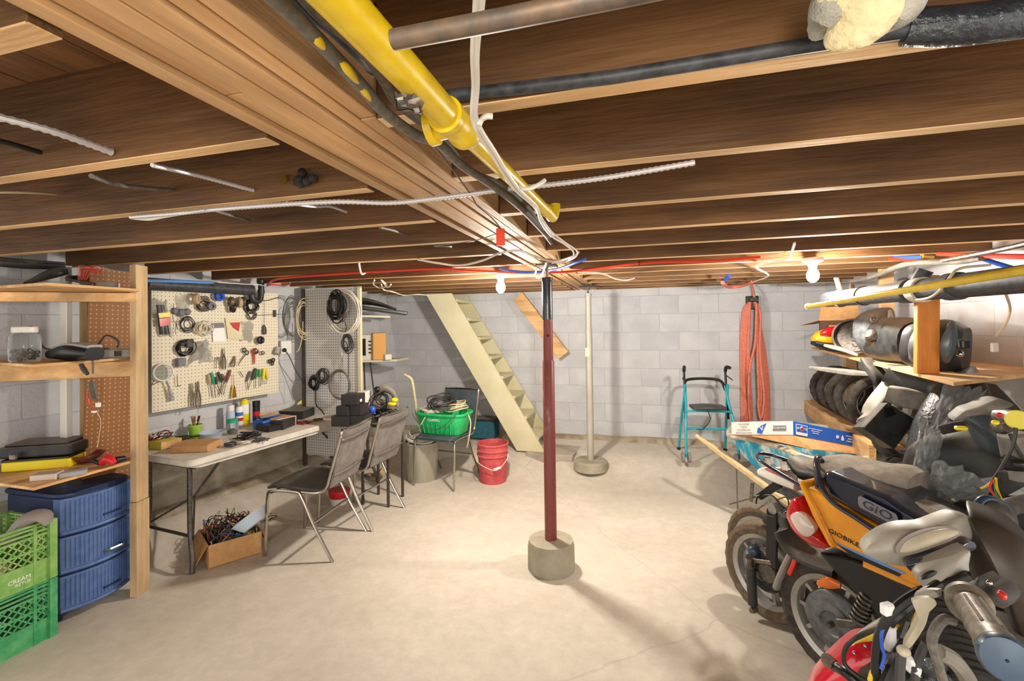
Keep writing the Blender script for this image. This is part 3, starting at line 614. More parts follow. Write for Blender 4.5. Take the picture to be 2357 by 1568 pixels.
mb = MB().tube(pts, .005, 6, False, 4)
for k in range(4): mb.tube([D(208 + k, 870, 2.42), D(205 + 3 * k, 895, 2.42 + .01 * k), D(214 + 3 * k, 918, 2.42), D(224, 912 + 2 * k, 2.42), D(215, 880, 2.42)], .0035, 6, False, 5)
part(mb, 'leads', 'cable_grey', t); part(MB().limb([D(186, 838, 2.42), D(194, 852, 2.42), D(202, 862, 2.42)], [(.02, .02), (.026, .024), (.018, .016)]), 'plug', 'cable_dark', t)
mb = MB().tube([D(204, 895, 2.42), D(200, 925, 2.42), D(208, 932, 2.42)], .003, 6, False, 4); mb.tube([D(200, 900, 2.42), D(205, 925, 2.42), D(214, 940, 2.42)], .003, 6, False, 4); part(mb, 'red_lead', 'cable_red', t, label='red lead')
part(MB().box(D(226, 932, 2.42), (.02, .014, .022)).box(D(216, 948, 2.42), (.022, .012, .01)), 'connector', 'white_plastic', t, False)
cable('thin_wire', [D(222, 945, 2.44), D(232, 970, 2.46), D(228, 1005, 2.5), D(224, 1030, 2.5)], .0015, 'cable_cream', 'thin pale wire hanging down to the lowest shelf')
# lowest shelf
t, a, b, c, d = dev('tool_case', [(0, 2.42), (160, 2.50), .20], zl, .052, 'yellow_plastic', 'yellow plastic case under the black case on the lowest shelf', 'case', .01)
part(MB().prism([p + V((0, 0, .052)) for p in (a, b, c, d)], (0, 0, .012)), 'lid_edge', 'black_plastic', t, False, .003)
a2, b2 = SH(-8, zl + .066, 2.43), SH(160, zl + .066, 2.5); c2_ = b2 + V((-(b2 - a2).y, (b2 - a2).x, 0)).normalized() * .19; t = T('carry_case', 'black ribbed carrying case with a latch on top of the yellow case', 'case', a2)
part(MB().prism([a2, b2, c2_, c2_ + a2 - b2], (0, 0, .06)), 'body', 'black_dusty', t, False, .012); part(MB().prism([p.lerp((a2 + c2_) / 2, .12) + V((0, 0, .06)) for p in (a2, b2, c2_, c2_ + a2 - b2)], (0, 0, .012)), 'raised_lid', 'black_dusty', t, False, .008)
part(MB().box(SH(30, zl + .085, 2.42), (.03, .02, .03), rz(.3)), 'latch', 'dull_metal', t, False, .004)
t, *_ = dev('parts_tray', [(66, 2.27), (128, 2.30), .07], zl, .03, 'clear_lens', 'small clear plastic tray of odd parts at the front of the lowest shelf', 'tray', .004)
t, *_ = dev('parts_tray', [(134, 2.31), (200, 2.38), .06], zl, .025, 'grey_plastic', 'small grey parts tray beside the clear one on the lowest shelf', 'tray', .004)
t = T('orange_clamp', 'red-brown clamp with black grips at the right of the lowest shelf', 'clamp', SH(250, zl, 2.5)); part(MB().limb([SH(232, zl + .02, 2.5), SH(248, zl + .045, 2.5), SH(262, zl + .02, 2.5)], [(.03, .03), (.05, .05), (.03, .03)]), 'jaws', 'red_plastic', t)
part(MB().limb([SH(228, zl + .02, 2.5), SH(212, zl + .035, 2.52)], [(.02, .02), (.025, .025)]), 'grip', 'black_plastic', t); part(MB().limb([SH(265, zl + .03, 2.52), SH(285, zl + .03, 2.56)], [(.03, .04), (.04, .03)]), 'grip', 'black_plastic', t)
t = T('wooden_bowl', 'low brown wooden bowl at the back of the lowest shelf', 'bowl', SH(196, zl, 2.6)); part(MB().lathe([(.03, 0), (.07, .03), (.085, .05), (.078, .05), (.06, .03), (0, .012)], SH(196, zl, 2.6), n=20), 'bowl', 'red_oxide', t)
# top shelf clutter
t = T('circuit_board', 'dusty grey circuit board with red wires on the top shelf', 'electronics', Zp(190, 655, zt)); part(MB().prism([SH(150, zt + .05, 2.5), SH(212, zt + .01, 2.5), SH(218, zt + .03, 2.62), SH(160, zt + .07, 2.62)], (0, 0, .012)), 'board', 'grey_dusty', t, False)
mb = MB()
for k in range(7): mb.tube([D(180 + k * 3, 645, 2.5), D(182 + 6 * k, 612 + (k % 3) * 5, 2.5), D(205 + 5 * k, 618 + (k % 2) * 8, 2.5), D(212 + 4 * k, 630, 2.5)], .0022, 6, False, 4)
part(mb, 'wires', 'cable_red', t, label='red wires'); part(MB().box(SH(172, zt + .06, 2.55), (.06, .04, .03), rz(.3)), 'chip_box', 'black_plastic', t, False)
t, *_ = dev('small_box', [(222, 2.62), (265, 2.64), .05], zt, .045, 'white_card', 'small white box at the right of the top shelf', 'box', .002)
t = T('long_bags', 'long black folded bags lying over the top shelf', 'bag', Zp(60, 640, zt + .05)); part(MB().limb([D(-30, 600, 2.35), D(60, 608, 2.4), D(150, 612, 2.5)], [(.1, .05), (.09, .05), (.05, .04)]), 'bag_roll', 'black_dusty', t); part(MB().limb([D(60, 652, 2.35), D(120, 630, 2.45), D(150, 622, 2.5)], [(.05, .015), (.1, .05), (.06, .05)]), 'bag_end', 'black_dusty', t)
# ================================================= folding table
tt = T('folding_table', 'long white plastic folding table with bent grey steel legs along the left wall', 'table', (-2.9, 3.0, 0))
def TB(s, o, z): return Ws(s, z, o)   # along wall, out from wall
OF = .0; tn = Zp(437, 1079, .655); tn.z = 0; tf = V((-2.657 + .012, 4.05, 0))
o_n = (tn - WP).dot(WN); s_n = (tn - WP).dot(WD); s_f = s_n + 1.86; o_b = -.06; ZTB = .655
r = .045; o_f = o_n; cs = []
for (s_, o_, q) in ((s_n, o_f, 2), (s_f, o_f, 3), (s_f, o_b, 0), (s_n, o_b, 1)):
    sc_ = s_ + (r if s_ == s_n else -r); oc = o_ + (r if o_ == o_b else -r)
    st_ = {(True, True): 180, (True, False): 90, (False, False): 0, (False, True): 270}[(s_ == s_n, o_ == o_b)]
    arc = [TB(sc_ + r * math.cos(math.radians(st_ + k * 22.5)), oc + r * math.sin(math.radians(st_ + k * 22.5)), ZTB) for k in range(5)]
    cs.append((math.atan2(oc - .3, sc_ - (s_n + s_f) / 2), arc))
cs.sort(key=lambda x: x[0]); poly = [p for _, arc in cs for p in arc]
part(MB().prism(poly, (0, 0, .044)), 'table_top', 'table_top', tt, True, .008)
part(MB().prism([p.lerp(TB((s_n + s_f) / 2, .3, ZTB), .06) + V((0, 0, -.018)) for p in poly], (0, 0, .02)), 'under_rim', 'table_top', tt)
for k, s0 in enumerate((s_n + .07, s_f - .10)):
    sg = 1 if k == 0 else -1
    for o_, oo in ((o_f - .11, o_f - .03), (o_b + .16, o_b + .08)):
        zf = max(0, fz(TB(s0, o_, 0).x, TB(s0, o_, 0).y)); 
        part(MB().tube([TB(s0, o_, ZTB - .01), TB(s0, o_, .32), TB(s0 - sg * .01, o_ + (oo - o_) * .25, .20), TB(s0 - sg * .03, o_ + (oo - o_) * .85, zf + .08), TB(s0 - sg * .04, oo, zf)], .0145, 10, False, 4), 'leg', 'steel_dark', tt)
    part(MB().tube([TB(s0, o_f - .06, .20), TB(s0, o_b + .10, .20)], .010, 8), 'crossbar', 'steel_dark', tt)
    part(MB().tube([TB(s0, o_f - .06, ZTB - .02), TB(s0, o_b + .10, ZTB - .02)], .012, 8), 'crossbar', 'steel_dark', tt)
    m_ = TB(s0 + sg * .18, (o_f + o_b) / 2, .36); part(MB().tube([m_, TB(s0 + sg * .45, (o_f + o_b) / 2, ZTB - .01)], .009, 8), 'brace', 'steel_dark', tt)
    part(MB().tube([m_, TB(s0, o_f - .08, .205)], .006, 8), 'brace', 'steel_dark', tt); part(MB().tube([m_, TB(s0, o_b + .12, .205)], .006, 8), 'brace', 'steel_dark', tt)
# ------------------------------------------------ chairs
def make_chair(label, vinyl, back_plain=False):
    t = T('stacking_chair', label, 'chair', (0, 0, 0)); r = .0105; Wh = .215
    for s_ in (-1, 1):
        part(MB().tube([(s_ * Wh, -.24, 0), (s_ * Wh, -.225, .25), (s_ * Wh, -.215, .395), (s_ * Wh, -.18, .43), (s_ * (Wh - .005), -.02, .43), (s_ * Wh, .03, .40), (s_ * (Wh + .005), .12, .22), (s_ * (Wh + .01), .25, 0)], r, 8, False, 4), 'leg_frame', 'chrome', t, local=True)
    part(MB().tube([(-Wh, .11, .235), (Wh, .11, .235)], .008, 8), 'stretcher', 'chrome', t, local=True); part(MB().tube([(-Wh, -.19, .418), (Wh, -.19, .418)], .008, 8), 'stretcher', 'chrome', t, local=True)
    part(MB().tube([(-.2, -.06, .432), (-.2, .12, .425), (-.2, .19, .46), (-.2, .225, .56), (-.195, .30, .81), (-.17, .307, .83), (0, .32, .835), (.17, .307, .83), (.195, .30, .81), (.2, .225, .56), (.2, .19, .46), (.2, .12, .425), (.2, -.06, .432)], r, 8, False, 4), 'back_frame', 'chrome', t, local=True)
    part(MB().limb([(0, .205, .455), (0, .24, .56), (0, .265, .68), (0, .298, .79), (0, .306, .828)], [(.37, .018), (.385, .02), (.385, .02), (.385, .02), (.37, .026)], up=(0, 1, -.2), pw=6, n=20), 'backrest', vinyl, t, local=True)
    for z, y in ((.545, .233), (.775, .299)):
        part(MB().tube([(-.195, y + .014, z), (0, y + .028, z), (.195, y + .014, z)], .007, 6, False, 4), 'back_rail', 'chrome', t, local=True)
    part(MB().limb([(0, -.245, .435), (0, -.15, .455), (0, 0, .448), (0, .15, .44), (0, .20, .452)], [(.36, .022), (.40, .032), (.41, .032), (.40, .028), (.36, .018)], pw=5, n=20), 'seat', 'vinyl_dark' if not back_plain else vinyl, t, local=True)
    return t
ch = make_chair('chrome chair with grey vinyl back nearest the camera, seat tucked at the white table', 'vinyl_grey')
fa = math.radians(-84)
ch.location = (-2.19, 2.75, 0); ch.rotation_euler = (0, 0, fa); ch['group'] = 'chrome stacking chairs'
dup(ch, (-2.16, 3.24, 0), fa - math.radians(8), 'chrome chair with grey vinyl back, just behind the nearest one')
c3 = make_chair('chrome chair with slate blue vinyl carrying the green basket, facing the camera', 'vinyl_slate', True); c3.location = (-1.83, 4.17, .012); c3.rotation_euler = (0, 0, math.radians(-8)); c3['group'] = 'chrome stacking chairs'
# ------------------------------------------------ things on the table
ZT1 = .70
def tz(x, y, h=0, mn=.0):
    p = Zp(x, y, ZT1); o = (p - WP).dot(WN)
    if o < mn: p = Pp(x, y, WP + WN * mn, WN)
    return V((p.x, p.y, ZT1 + h))
def tbox(name, pts, h, ma, lab, cat='box', bevel=.002, z=None, group=None):
    z = ZT1 if z is None else z; a, b, c = [Zp(x, y, z) for x, y in pts]; c0_ = c - b; n = V((-(b - a).y, (b - a).x, 0)).normalized(); c = b + n * max(.03, min(abs(c0_.dot(n)), .22))
    sh = max(0, .0 - min((q - WP).dot(WN) for q in (a, b, c, c + a - b)))
    if sh: a, b, c = [q + WN * sh for q in (a, b, c)]
    t = T(name, lab, cat, (a + c) / 2, group); part(MB().prism([a, b, c, c + a - b], (0, 0, h)), 'body', ma, t, False, bevel); return t, a, b, c, c + a - b
t, a, b, c, d = tbox('flat_carton', [(391, 1044), (478, 1041), (494, 1026)], .045, 'cardboard', 'flat brown cardboard carton with a tuck flap at the near end of the table')
part(MB().prism([a + V((0, 0, .046)), b + V((0, 0, .046)), c + V((0, 0, .046)), d + V((0, 0, .046))], (0, 0, .003)), 'flap', 'cardboard', t, False)
t, a, b, c, d = tbox('wood_offcut', [(343, 1033), (372, 1036), (396, 1022)], .05, 'lemon_card', 'yellow pine offcut with sawn end grain beside the shelf post', 'wood block')
part(MB().prism([b + V((.002, -.002, 0)), c + V((.002, -.002, 0)), c + V((.002, -.002, .05)), b + V((.002, -.002, .05))], (.002, -.003, 0)), 'end_grain', 'board_x', t, False)
def wires(name, ctr, R, n, mas, lab, cat='cable', seed=1, z=.05, r=.0022, group=None):
    rg = random.Random(seed); t = T(name, lab, cat, ctr)
    for m_ in mas:
        mb = MB()
        for k in range(n):
            p = [ctr + V((rg.uniform(-R, R), rg.uniform(-R, R), rg.uniform(.003, z))) for _ in range(6)]; mb.tube(p, r, 5, False, 4)
        part(mb, 'wires', m_, t, kind='stuff', label={'cable_red': 'red wires', 'cable_black': 'black wires', 'cable_white': 'white wires'}.get(m_))
    return t
wires('wire_tangle', tz(362, 1000), .085, 5, ['cable_black', 'cable_red', 'cable_dark', 'cable_white'], 'tangle of black and red wires heaped behind the pine offcut', seed=2, z=.09, r=.003)
wires('wire_tangle', tz(420, 1005), .08, 4, ['cable_black', 'cable_grey'], 'loose dark wires in front of the green cup', seed=3, z=.02)
# green cup with tools
c0 = tz(449, 992); t = T('plant_pot', 'lime green pot holding pliers and orange handled tools on the table', 'pot', c0)
part(MB().lathe([(.03, 0), (.034, .004), (.044, .078), (.047, .08), (.047, .092), (.043, .092), (.038, .02), (0, .01)], c0, n=24), 'pot', 'lime', t)
for i, (dx, dy, m_) in enumerate(((-.02, .0, 'tool_steel'), (.005, -.01, 'orange_wood'), (.02, .01, 'orange_wood'), (.028, -.005, 'cable_black'))):
    S(MB().limb([c0 + V((dx * .5, dy, .02)), c0 + V((dx, dy, .10)), c0 + V((dx * 1.6, dy, .155))], [(.008, .008), (.012, .01), (.016, .012)]), 'hand_tool', m_, ['steel pliers standing in the lime green pot, leftmost', 'thick orange handle standing in the lime green pot, middle', 'thin orange handle standing in the lime green pot, second from right', 'black handle standing in the lime green pot, rightmost'][i], 'tool', 'tools in the green pot')
def lat(name, c, prof, ma, lab, cat='bottle', parts=()):
    t = T(name, lab, cat, c); part(MB().lathe(prof, c, n=22), 'body', ma, t)
    for nm, pf, m2 in parts: part(MB().lathe(pf, c, n=22), nm, m2, t)
    return t
lat('plastic_basin', tz(488, 1010), [(.05, 0), (.078, .045), (.086, .048), (.084, .05), (.074, .045), (.045, .006), (0, .006)], 'pale_blue_plastic', 'small pale blue plastic basin on the table', 'basin')
lat('tape_roll', tz(448, 1015), [(.02, 0), (.034, 0), (.034, .02), (.02, .02)], 'brass', 'brown ball of string below the green pot', 'string')
j0 = tz(535, 1000); lat('screw_jar', j0, [(.036, 0), (.037, .004), (.037, .09), (.034, .095)], 'glass_clear', 'clear jar of bits with a green lid on the table', 'jar', [('lid', [(.039, .09), (.039, .113), (.036, .115), (0, .115)], 'teal_cap'), ('bits', [(.028, .005), (.03, .03), (.01, .045)], 'tool_steel')])
lat('spray_can', tz(531, 972), [(.03, 0), (.03, .13), (.02, .14)], 'pale_blue_plastic', 'grey spray can with a white cap behind the green lidded jar', 'can', [('cap', [(.027, .14), (.027, .185), (.024, .19), (0, .19)], 'white_plastic')])
lat('spray_can', tz(551, 968), [(.027, 0), (.027, .15), (.018, .165), (0, .165)], 'print_white', 'white spray can with red and blue print left of the yellow torch', 'can', [('band', [(.0275, .05), (.0275, .075)], 'red_plastic'), ('band', [(.0275, .09), (.0275, .12)], 'blue_print')])
k0 = tz(563, 972); lat('blow_torch', k0, [(.031, 0), (.033, .004), (.033, .185), (.03, .205), (.014, .218), (.012, .225), (0, .226)], 'yellow_plastic', 'tall yellow gas cylinder with a black valve and white label', 'gas cylinder', [('label_band', [(.0335, .10), (.0335, .175)], 'print_white'), ('valve', [(.01, .22), (.017, .225), (.02, .245), (.014, .26), (0, .263)], 'black_plastic')])
lat('spray_can', tz(590, 962), [(.028, 0), (.028, .14), (.02, .15), (0, .15)], 'cable_black', 'black capped can right of the yellow cylinder', 'can', [('cap', [(.03, .145), (.03, .185), (0, .187)], 'black_plastic'), ('band', [(.0285, .06), (.0285, .1)], 'red_plastic')])
t, a, b, c, d = tbox('blue_carton', [(582, 988), (606, 990), (611, 976)], .09, 'blue_print', 'small blue carton with dark top standing on the table'); part(MB().prism([p + V((0, 0, .07)) for p in (a, b, c, d)], (0, 0, .022)), 'dark_band', 'navy_gloss', t, False)
text('15am', .014, mframe((a + b) / 2 + V((.004, -.003, .08)), b - a, (0, 0, 1)), 'print_white', t)
t, a, b, c, d = tbox('open_carton', [(640, 988), (682, 978), (676, 950)], .075, 'white_card', 'torn white and brown open carton on the table'); part(MB().prism([p.lerp((a + c) / 2, .08) + V((0, 0, .074)) for p in (a, b, c, d)], (0, 0, .002)), 'inside', 'cardboard', t, False)
part(MB().crumple([d + V((0, 0, .07)), c + V((0, 0, .07)), c + V((-.01, .03, .1)), d + V((-.01, .03, .1))], .01, .004, 5, 1), 'torn_flap', 'cardboard', t)
t, a, b, c, d = tbox('black_carton', [(622, 990), (652, 990), (655, 968)], .072, 'black_card', 'small black carton with a white label in front of the torn carton'); part(MB().box((a + b) / 2 + V((0, -.001, .036)), (.025, .003, .03), rz(math.atan2((b - a).y, (b - a).x))), 'label_patch', 'print_grey', t, False)
t, a, b, c, d = tbox('black_adapter', [(588, 990), (618, 996), (626, 985)], .05, 'black_plastic', 'black plastic power adapter lying beside the blue carton', 'adapter', .006)
wires('wire_tangle', tz(570, 1010), .07, 5, ['cable_black', 'cable_dark'], 'black cords and adapters in front of the yellow cylinder', seed=5, z=.045, r=.004)
S(MB().coil(tz(530, 1028, .008), (0, 0, 1), .035, .003, 6, .1), 'cable_coil', 'cable_dark', 'flat coil of dark cord at the front edge of the table', 'cable')
S(MB().coil(tz(565, 1022, .008), (0, 0, 1), .03, .002, 6, .2), 'cable_coil', 'cable_white', 'pale wire coil at the front edge of the table', 'cable')
wires('wire_tangle', tz(602, 1015), .05, 4, ['cable_dark', 'cable_grey'], 'grey wires right of the pale coil', seed=8, z=.02)
t, a, b, c, d = tbox('amplifier', [(694, 966), (722, 955), (705, 922)], .075, 'black_dusty', 'black vented power amplifier on the far part of the table', 'amplifier', .003)
a = Zp(655, 960, ZT1); b = Zp(694, 966, ZT1); c = Zp(722, 955, ZT1); 
for k in range(4): part(MB().bar(b.lerp(c, .1) + V((.003, -.002, .015 + .015 * k)), b.lerp(c, .9) + V((.003, -.002, .015 + .015 * k)), .003, .004), 'vent', 'print_grey', t, False)
t = T('yellow_booklet', 'yellow box lid propped up behind the amplifier', 'box lid', tz(700, 925)); part(MB().prism([tz(683, 930, .08), tz(705, 928, .08), tz(722, 905, .12), tz(700, 905, .12)], (0, .01, .018)), 'lid', 'lemon_card', t, False, .002)
wires('wire_tangle', tz(700, 974), .07, 4, ['cable_red', 'cable_black'], 'red and black wires on the far part of the table', seed=9, z=.012)
S(MB().coil(tz(732, 970, .01), (0, 0, 1), .04, .002, 6, .2), 'cable_coil', 'copper_aged', 'coil of reddish wire near the stacked black boxes', 'cable')
# stacked black boxes at the far end
G = 'black product boxes stacked on the table'
def tb(x0, x1, d, dep, h, lab, z):
    a, b = SH(x0, z, d), SH(x1, z, d - .02); n = V((-(b - a).y, (b - a).x, 0)).normalized() * dep; t = T('black_box', lab, 'box', (a + b) / 2, G); part(MB().prism([a, b, b + n, a + n], (0, 0, h)), 'body', 'black_card', t, False, .002); return t, a, b, b + n, a + n
t1 = tb(760, 800, 3.74, .14, .085, 'black box at the lower left of the stack, nearest the table edge', ZT1)
t2 = tb(803, 838, 3.74, .14, .085, 'black box at the lower right of the stack', ZT1)
t3 = tb(771, 798, 3.74, .13, .075, 'middle sized black box in the second layer, left', ZT1 + .087)
t4 = tb(800, 828, 3.75, .13, .085, 'black box in the second layer, right', ZT1 + .087)
t5 = tb(783, 822, 3.74, .13, .082, 'black box on the very top of the stack', ZT1 + .174)
for tq, s_ in ((t1, .012), (t3, .014), (t5, .012)):
    _, a, b, c, d = tq; part(MB().box(b.lerp(c, .4) + V((.002, -.002, .03)), (.03, .003, .02), rz(math.atan2((c - b).y, (c - b).x))), 'label_patch', 'print_white', tq[0], False)
tq_ = T('white_box', 'upright pale grey and white box at the end of the table', 'box', SH(836, ZT1, 3.95)); part(MB().box(SH(836, ZT1 + .125, 3.97), (.07, .12, .25), rz(.1)), 'body', 'white_plastic', tq_, False, .002)
cable('white_lead', [tz(822, 930, .09), tz(835, 940, .07), tz(842, 960, .02), tz(844, 990, -.02)], .004, 'cable_white', 'white lead draped over the end of the table')
t, *_ = tbox('small_router', [(770, 962), (796, 968), (808, 957)], .012, 'black_plastic', 'flat black gadget in front of the stacked boxes', 'gadget')
# things beyond the table end (jigsaw / tools on stool)
cc = D(880, 945, 4.0)
t = T('tool_pile', 'heap of dusty grey and yellow power tools behind the second chair', 'tools', cc - V((0, 0, .1)))
part(MB().limb([D(868, 915, 4.02), D(880, 895, 4.0), D(905, 905, 3.98), D(915, 935, 3.98)], [(.06, .06), (.07, .07), (.05, .05), (.04, .04)]), 'grinder_body', 'grey_dusty', t)
part(MB().ball(D(868, 897, 3.98), .028), 'knob', 'black_plastic', t); part(MB().ball(D(872, 935, 4.02), (.09, .08, .06)), 'base', 'grey_dusty', t)
part(MB().coil(D(875, 925, 3.95), (.1, -1, .4), .07, .004, 5, .3), 'cord', 'cable_black', t); part(MB().ball(D(902, 930, 3.9), (.04, .03, .02)).ball(D(908, 921, 3.9), (.03, .03, .02)), 'yellow_grip', 'yellow_plastic', t); part(MB().ball(D(857, 944, 3.9), (.03, .03, .035)), 'blue_cap', 'cable_blue', t)
wires('wire_tangle', D(885, 955, 3.95) - V((0, 0, .05)), .1, 5, ['tool_steel', 'cable_black'], 'metal fittings under the heap of power tools', 'fittings', seed=12, z=.1, r=.006)
st2 = T('side_stool', 'low dark stool under the heap of tools by the second chair', 'stool', (cc.x, cc.y, 0)); part(MB().box((cc.x, cc.y, cc.z - .10), (.30, .3, .03)), 'seat', 'black_dusty', st2, False, .004)
for sx_ in (-.12, .12):
    for sy_ in (-.12, .12): part(MB().bar((cc.x + sx_, cc.y + sy_, 0), (cc.x + sx_, cc.y + sy_, cc.z - .11), .018, .018), 'leg', 'steel_dark', st2, False)
# ------------------------------------------------ under the table
o = Zp(470, 1315, 0); a = V((-2.625, 2.285, 0)); b = V((-2.46, 2.545, 0)); dn = (b - a).normalized(); nn = V((-dn.y, dn.x, 0)); c = b + nn * .32; d = a + nn * .32
t = T('cardboard_box', 'open brown cardboard box full of wires on the floor under the table', 'box', (a + c) / 2); h = .145; dn3 = (b - a).length
def wallp(p, q, th=.006, hh=h, lean=0): return MB().prism([p, q, q + V((0, 0, hh)), p + V((0, 0, hh))], (V((q - p).normalized()).cross(V((0, 0, 1)))) * -th)
for p, q in ((a, b), (b, c), (c, d), (d, a)): part(wallp(p, q), 'side', 'cardboard', t, False)
part(MB().prism([a, b, c, d], (0, 0, .006)), 'bottom', 'cardboard', t, False)
part(MB().prism([a + V((0, 0, h)), d + V((0, 0, h)), d + V((-.06, -.03, h - .10)), a + V((-.05, -.05, h - .12))], (0, 0, .005)), 'flap', 'cardboard', t, False)
part(MB().prism([c + V((0, 0, h)), b + V((0, 0, h)), b + V((.03, .02, h - .10)), c + V((.05, .02, h - .10))], (0, 0, .005)), 'flap', 'cardboard', t, False)
ctr = (a + c) / 2 + V((0, 0, .08)); rg = random.Random(6); t = T('wire_heap', 'heap of tangled dark and coloured wires filling the cardboard box', 'cable', ctr)
for m_, n_ in (('cable_black', 26), ('cable_dark', 14), ('cable_blue', 5), ('cable_red', 5), ('cable_cream', 8), ('cable_green', 4)):
    mb = MB()
    for k in range(n_):
        u, v_ = rg.uniform(.1, .8), rg.uniform(.1, .8); p = []
        for _ in range(6):
            u = min(.93, max(.07, u + rg.uniform(-.3, .3))); v_ = min(.93, max(.07, v_ + rg.uniform(-.3, .3))); p.append(a.lerp(b, u) + (d - a) * v_ + V((0, 0, rg.uniform(.05, .20) + .06 * math.sin(3 * u))))
        mb.tube(p, rg.uniform(.002, .0035), 5, False, 4)
    part(mb, 'wires', m_, t, kind='stuff')
part(MB().box(a.lerp(b, .8) + (d - a) * .2 + V((0, 0, .12)), (.06, .05, .04), rz(.7)), 'adapter', 'lemon_card', t, False); part(MB().box(a.lerp(b, .5) + (d - a) * .3 + V((0, 0, .1)), (.09, .06, .05), rz(.3)), 'adapter', 'grey_plastic', t, False)
p0 = D(580, 1192, 2.92); t = T('plastic_tub', 'pale blue plastic tub leaning behind the cardboard box', 'tub', V((p0.x, p0.y, 0)))
ax = V((-.55, -.1, .7)); part(MB().lathe([(.07, -.03), (.105, .03), (.112, .035), (.103, .035), (.066, -.022), (0, -.022)], p0 + V((0, 0, -.02)), ax, 24), 'tub', 'pale_blue_plastic', t)
wires('wire_tangle', Zp(612, 1200, .01) , .07, 4, ['cable_black', 'cable_cream'], 'loose black and cream cords on the floor behind the box', seed=20, z=.04)
p0 = Zp(778, 1160, 0.0); lat('paint_bucket', p0 + V((0, .02, 0)), [(.07, 0), (.085, .10), (.088, .105), (.084, .105), (0, .10)], 'white_plastic', 'small white bucket with a red rim under the chairs', 'bucket', [('red_band', [(.079, .055), (.088, .095), (.09, .11), (.088, .115), (.083, .115)], 'red_plastic')])
# debris by the grey pot and post
gp = Zp(958, 1116, 0.0) + V((-.02, .17, 0)); t = T('garbage_pail', 'grey dented metal pail with white wire coils behind the green basket chair', 'pail', gp)
part(MB().lathe([(.135, .0), (.14, .01), (.165, .36), (.17, .362), (.17, .372), (.16, .372), (.15, .3)], gp, n=28), 'pail', 'galvanised', t)
S(MB().coil(gp + V((0, 0, .40)), (.1, -.2, 1), .13, .006, 10, .15), 'cable_coil', 'cable_white', 'thick coil of white cable', 'cable')
t = T('scrap_pile', 'small pile of brown scrap boards and metal on the floor behind the chairs', 'scrap', Zp(860, 1100, 0))
for k in range(6): part(MB().bar(Zp(835 + 8 * k, 1095, .02 + .02 * k), Zp(880 + 2 * k, 1088 - 3 * k, .03 + .02 * k), .05, .012), 'scrap_piece', ['cardboard_dark', 'tool_steel', 'stud_wood'][k % 3], t, False)
lat('drywall_pail', Zp(970, 1075, .0) + V((0.0, .1, 0)), [(.09, 0), (.105, .24), (.11, .25), (0, .25)], 'print_white', 'white and blue pail under the chair with the green basket', 'pail', [('blue_band', [(.098, .1), (.104, .2)], 'blue_print')])
# bucket
bp = V((-1.346, 4.10 + .05, 0)) + V((.0, .09, 0)); bp = Zp(1133, 1117, 0) + V((-.03, .12, 0))
t = T('red_bucket', 'dusty red plastic bucket with a wire handle on the floor left of the stairs', 'bucket', bp)
part(MB().lathe([(.125, 0), (.128, .01), (.142, .25), (.152, .252), (.152, .262), (.143, .264), (.146, .30), (.154, .302), (.154, .312), (.146, .314), (.148, .352), (.155, .356), (.155, .368), (.146, .37), (.125, .03), (0, .02)], bp, n=36), 'pail', 'pink_red_plastic', t)
hb = [bp + V((-.15, -.03, .275)), bp + V((-.11, -.14, .22)), bp + V((0, -.17, .17)), bp + V((.09, -.15, .155)), bp + V((.15, -.04, .22)), bp + V((.155, 0, .27))]
h_ = part(MB().tube(hb, .0035, 6, False, 5), 'handle', 'cable_white', t); part(MB().tube([bp + V((.06, -.16, .158)), bp + V((.115, -.115, .17))], .011, 8), 'grip', 'print_white', h_)
# green basket on the chair
gb = V((-1.83, 4.12, .48)); t = T('green_basket', 'bright green plastic wash basket full of cables on the slate chair', 'basket', gb)
R8 = rz(math.radians(-5)); rs = []
for z, w_, d_ in ((0, .40, .24), (.01, .42, .26), (.18, .50, .32), (.185, .53, .35), (.20, .53, .35), (.20, .49, .31), (.03, .40, .24)):
    rs.append([gb + R8 @ V((w_ / 2 * math.copysign(abs(math.cos(2 * math.pi * j / 32)) ** .5, math.cos(2 * math.pi * j / 32)), d_ / 2 * math.copysign(abs(math.sin(2 * math.pi * j / 32)) ** .5, math.sin(2 * math.pi * j / 32)), z)) for j in range(32)])
part(MB().rings(rs), 'tub', 'green_plastic', t)
for k in range(9):
    x = -.18 + .045 * k; part(MB().bar(gb + R8 @ V((x, -.135, .012)), gb + R8 @ V((x * 1.12, -.158, .12)), .006, .006), 'rib', 'green_plastic', t, False)
text('CLASSIC', .035, mframe(gb + R8 @ V((-.02, -.172, .145)), R8 @ V((1, 0, 0)), (0, -.2, 1)), 'print_white', t)
S(MB().tube([gb + R8 @ V(p) for p in ((-.255, -.16, .19), (-.17, -.19, .11), (-.05, -.2, .07), (.05, -.195, .075), (.17, -.19, .16), (.22, -.17, .22))], .004, 6, False, 5), 'wire_loop', 'dull_metal', 'bent flat wire hanging over the front of the green basket', 'wire')
S(MB().bar(gb + R8 @ V((-.10, -.185, .17)), gb + R8 @ V((-.15, -.19, .09)), .014, .006), 'cable_end', 'cable_white', 'white flat cable end dangling over the basket rim', 'cable')
S(MB().coil(gb + V((-.02, 0, .26)), (.05, -.25, 1), .11, .007, 9, .2), 'cable_coil', 'cable_dark', 'black coiled cable on top in the green basket', 'cable')
S(MB().coil(gb + V((.10, .02, .235)), (-.1, -.1, 1), .09, .006, 7, .2), 'cable_coil', 'cable_cream', 'cream coiled cable on the right in the green basket', 'cable')
S(MB().coil(gb + V((-.1, -.02, .21)), (0, 0, 1), .10, .006, 6, .25), 'cable_coil', 'cable_white', 'white coiled cable low on the left in the green basket', 'cable')
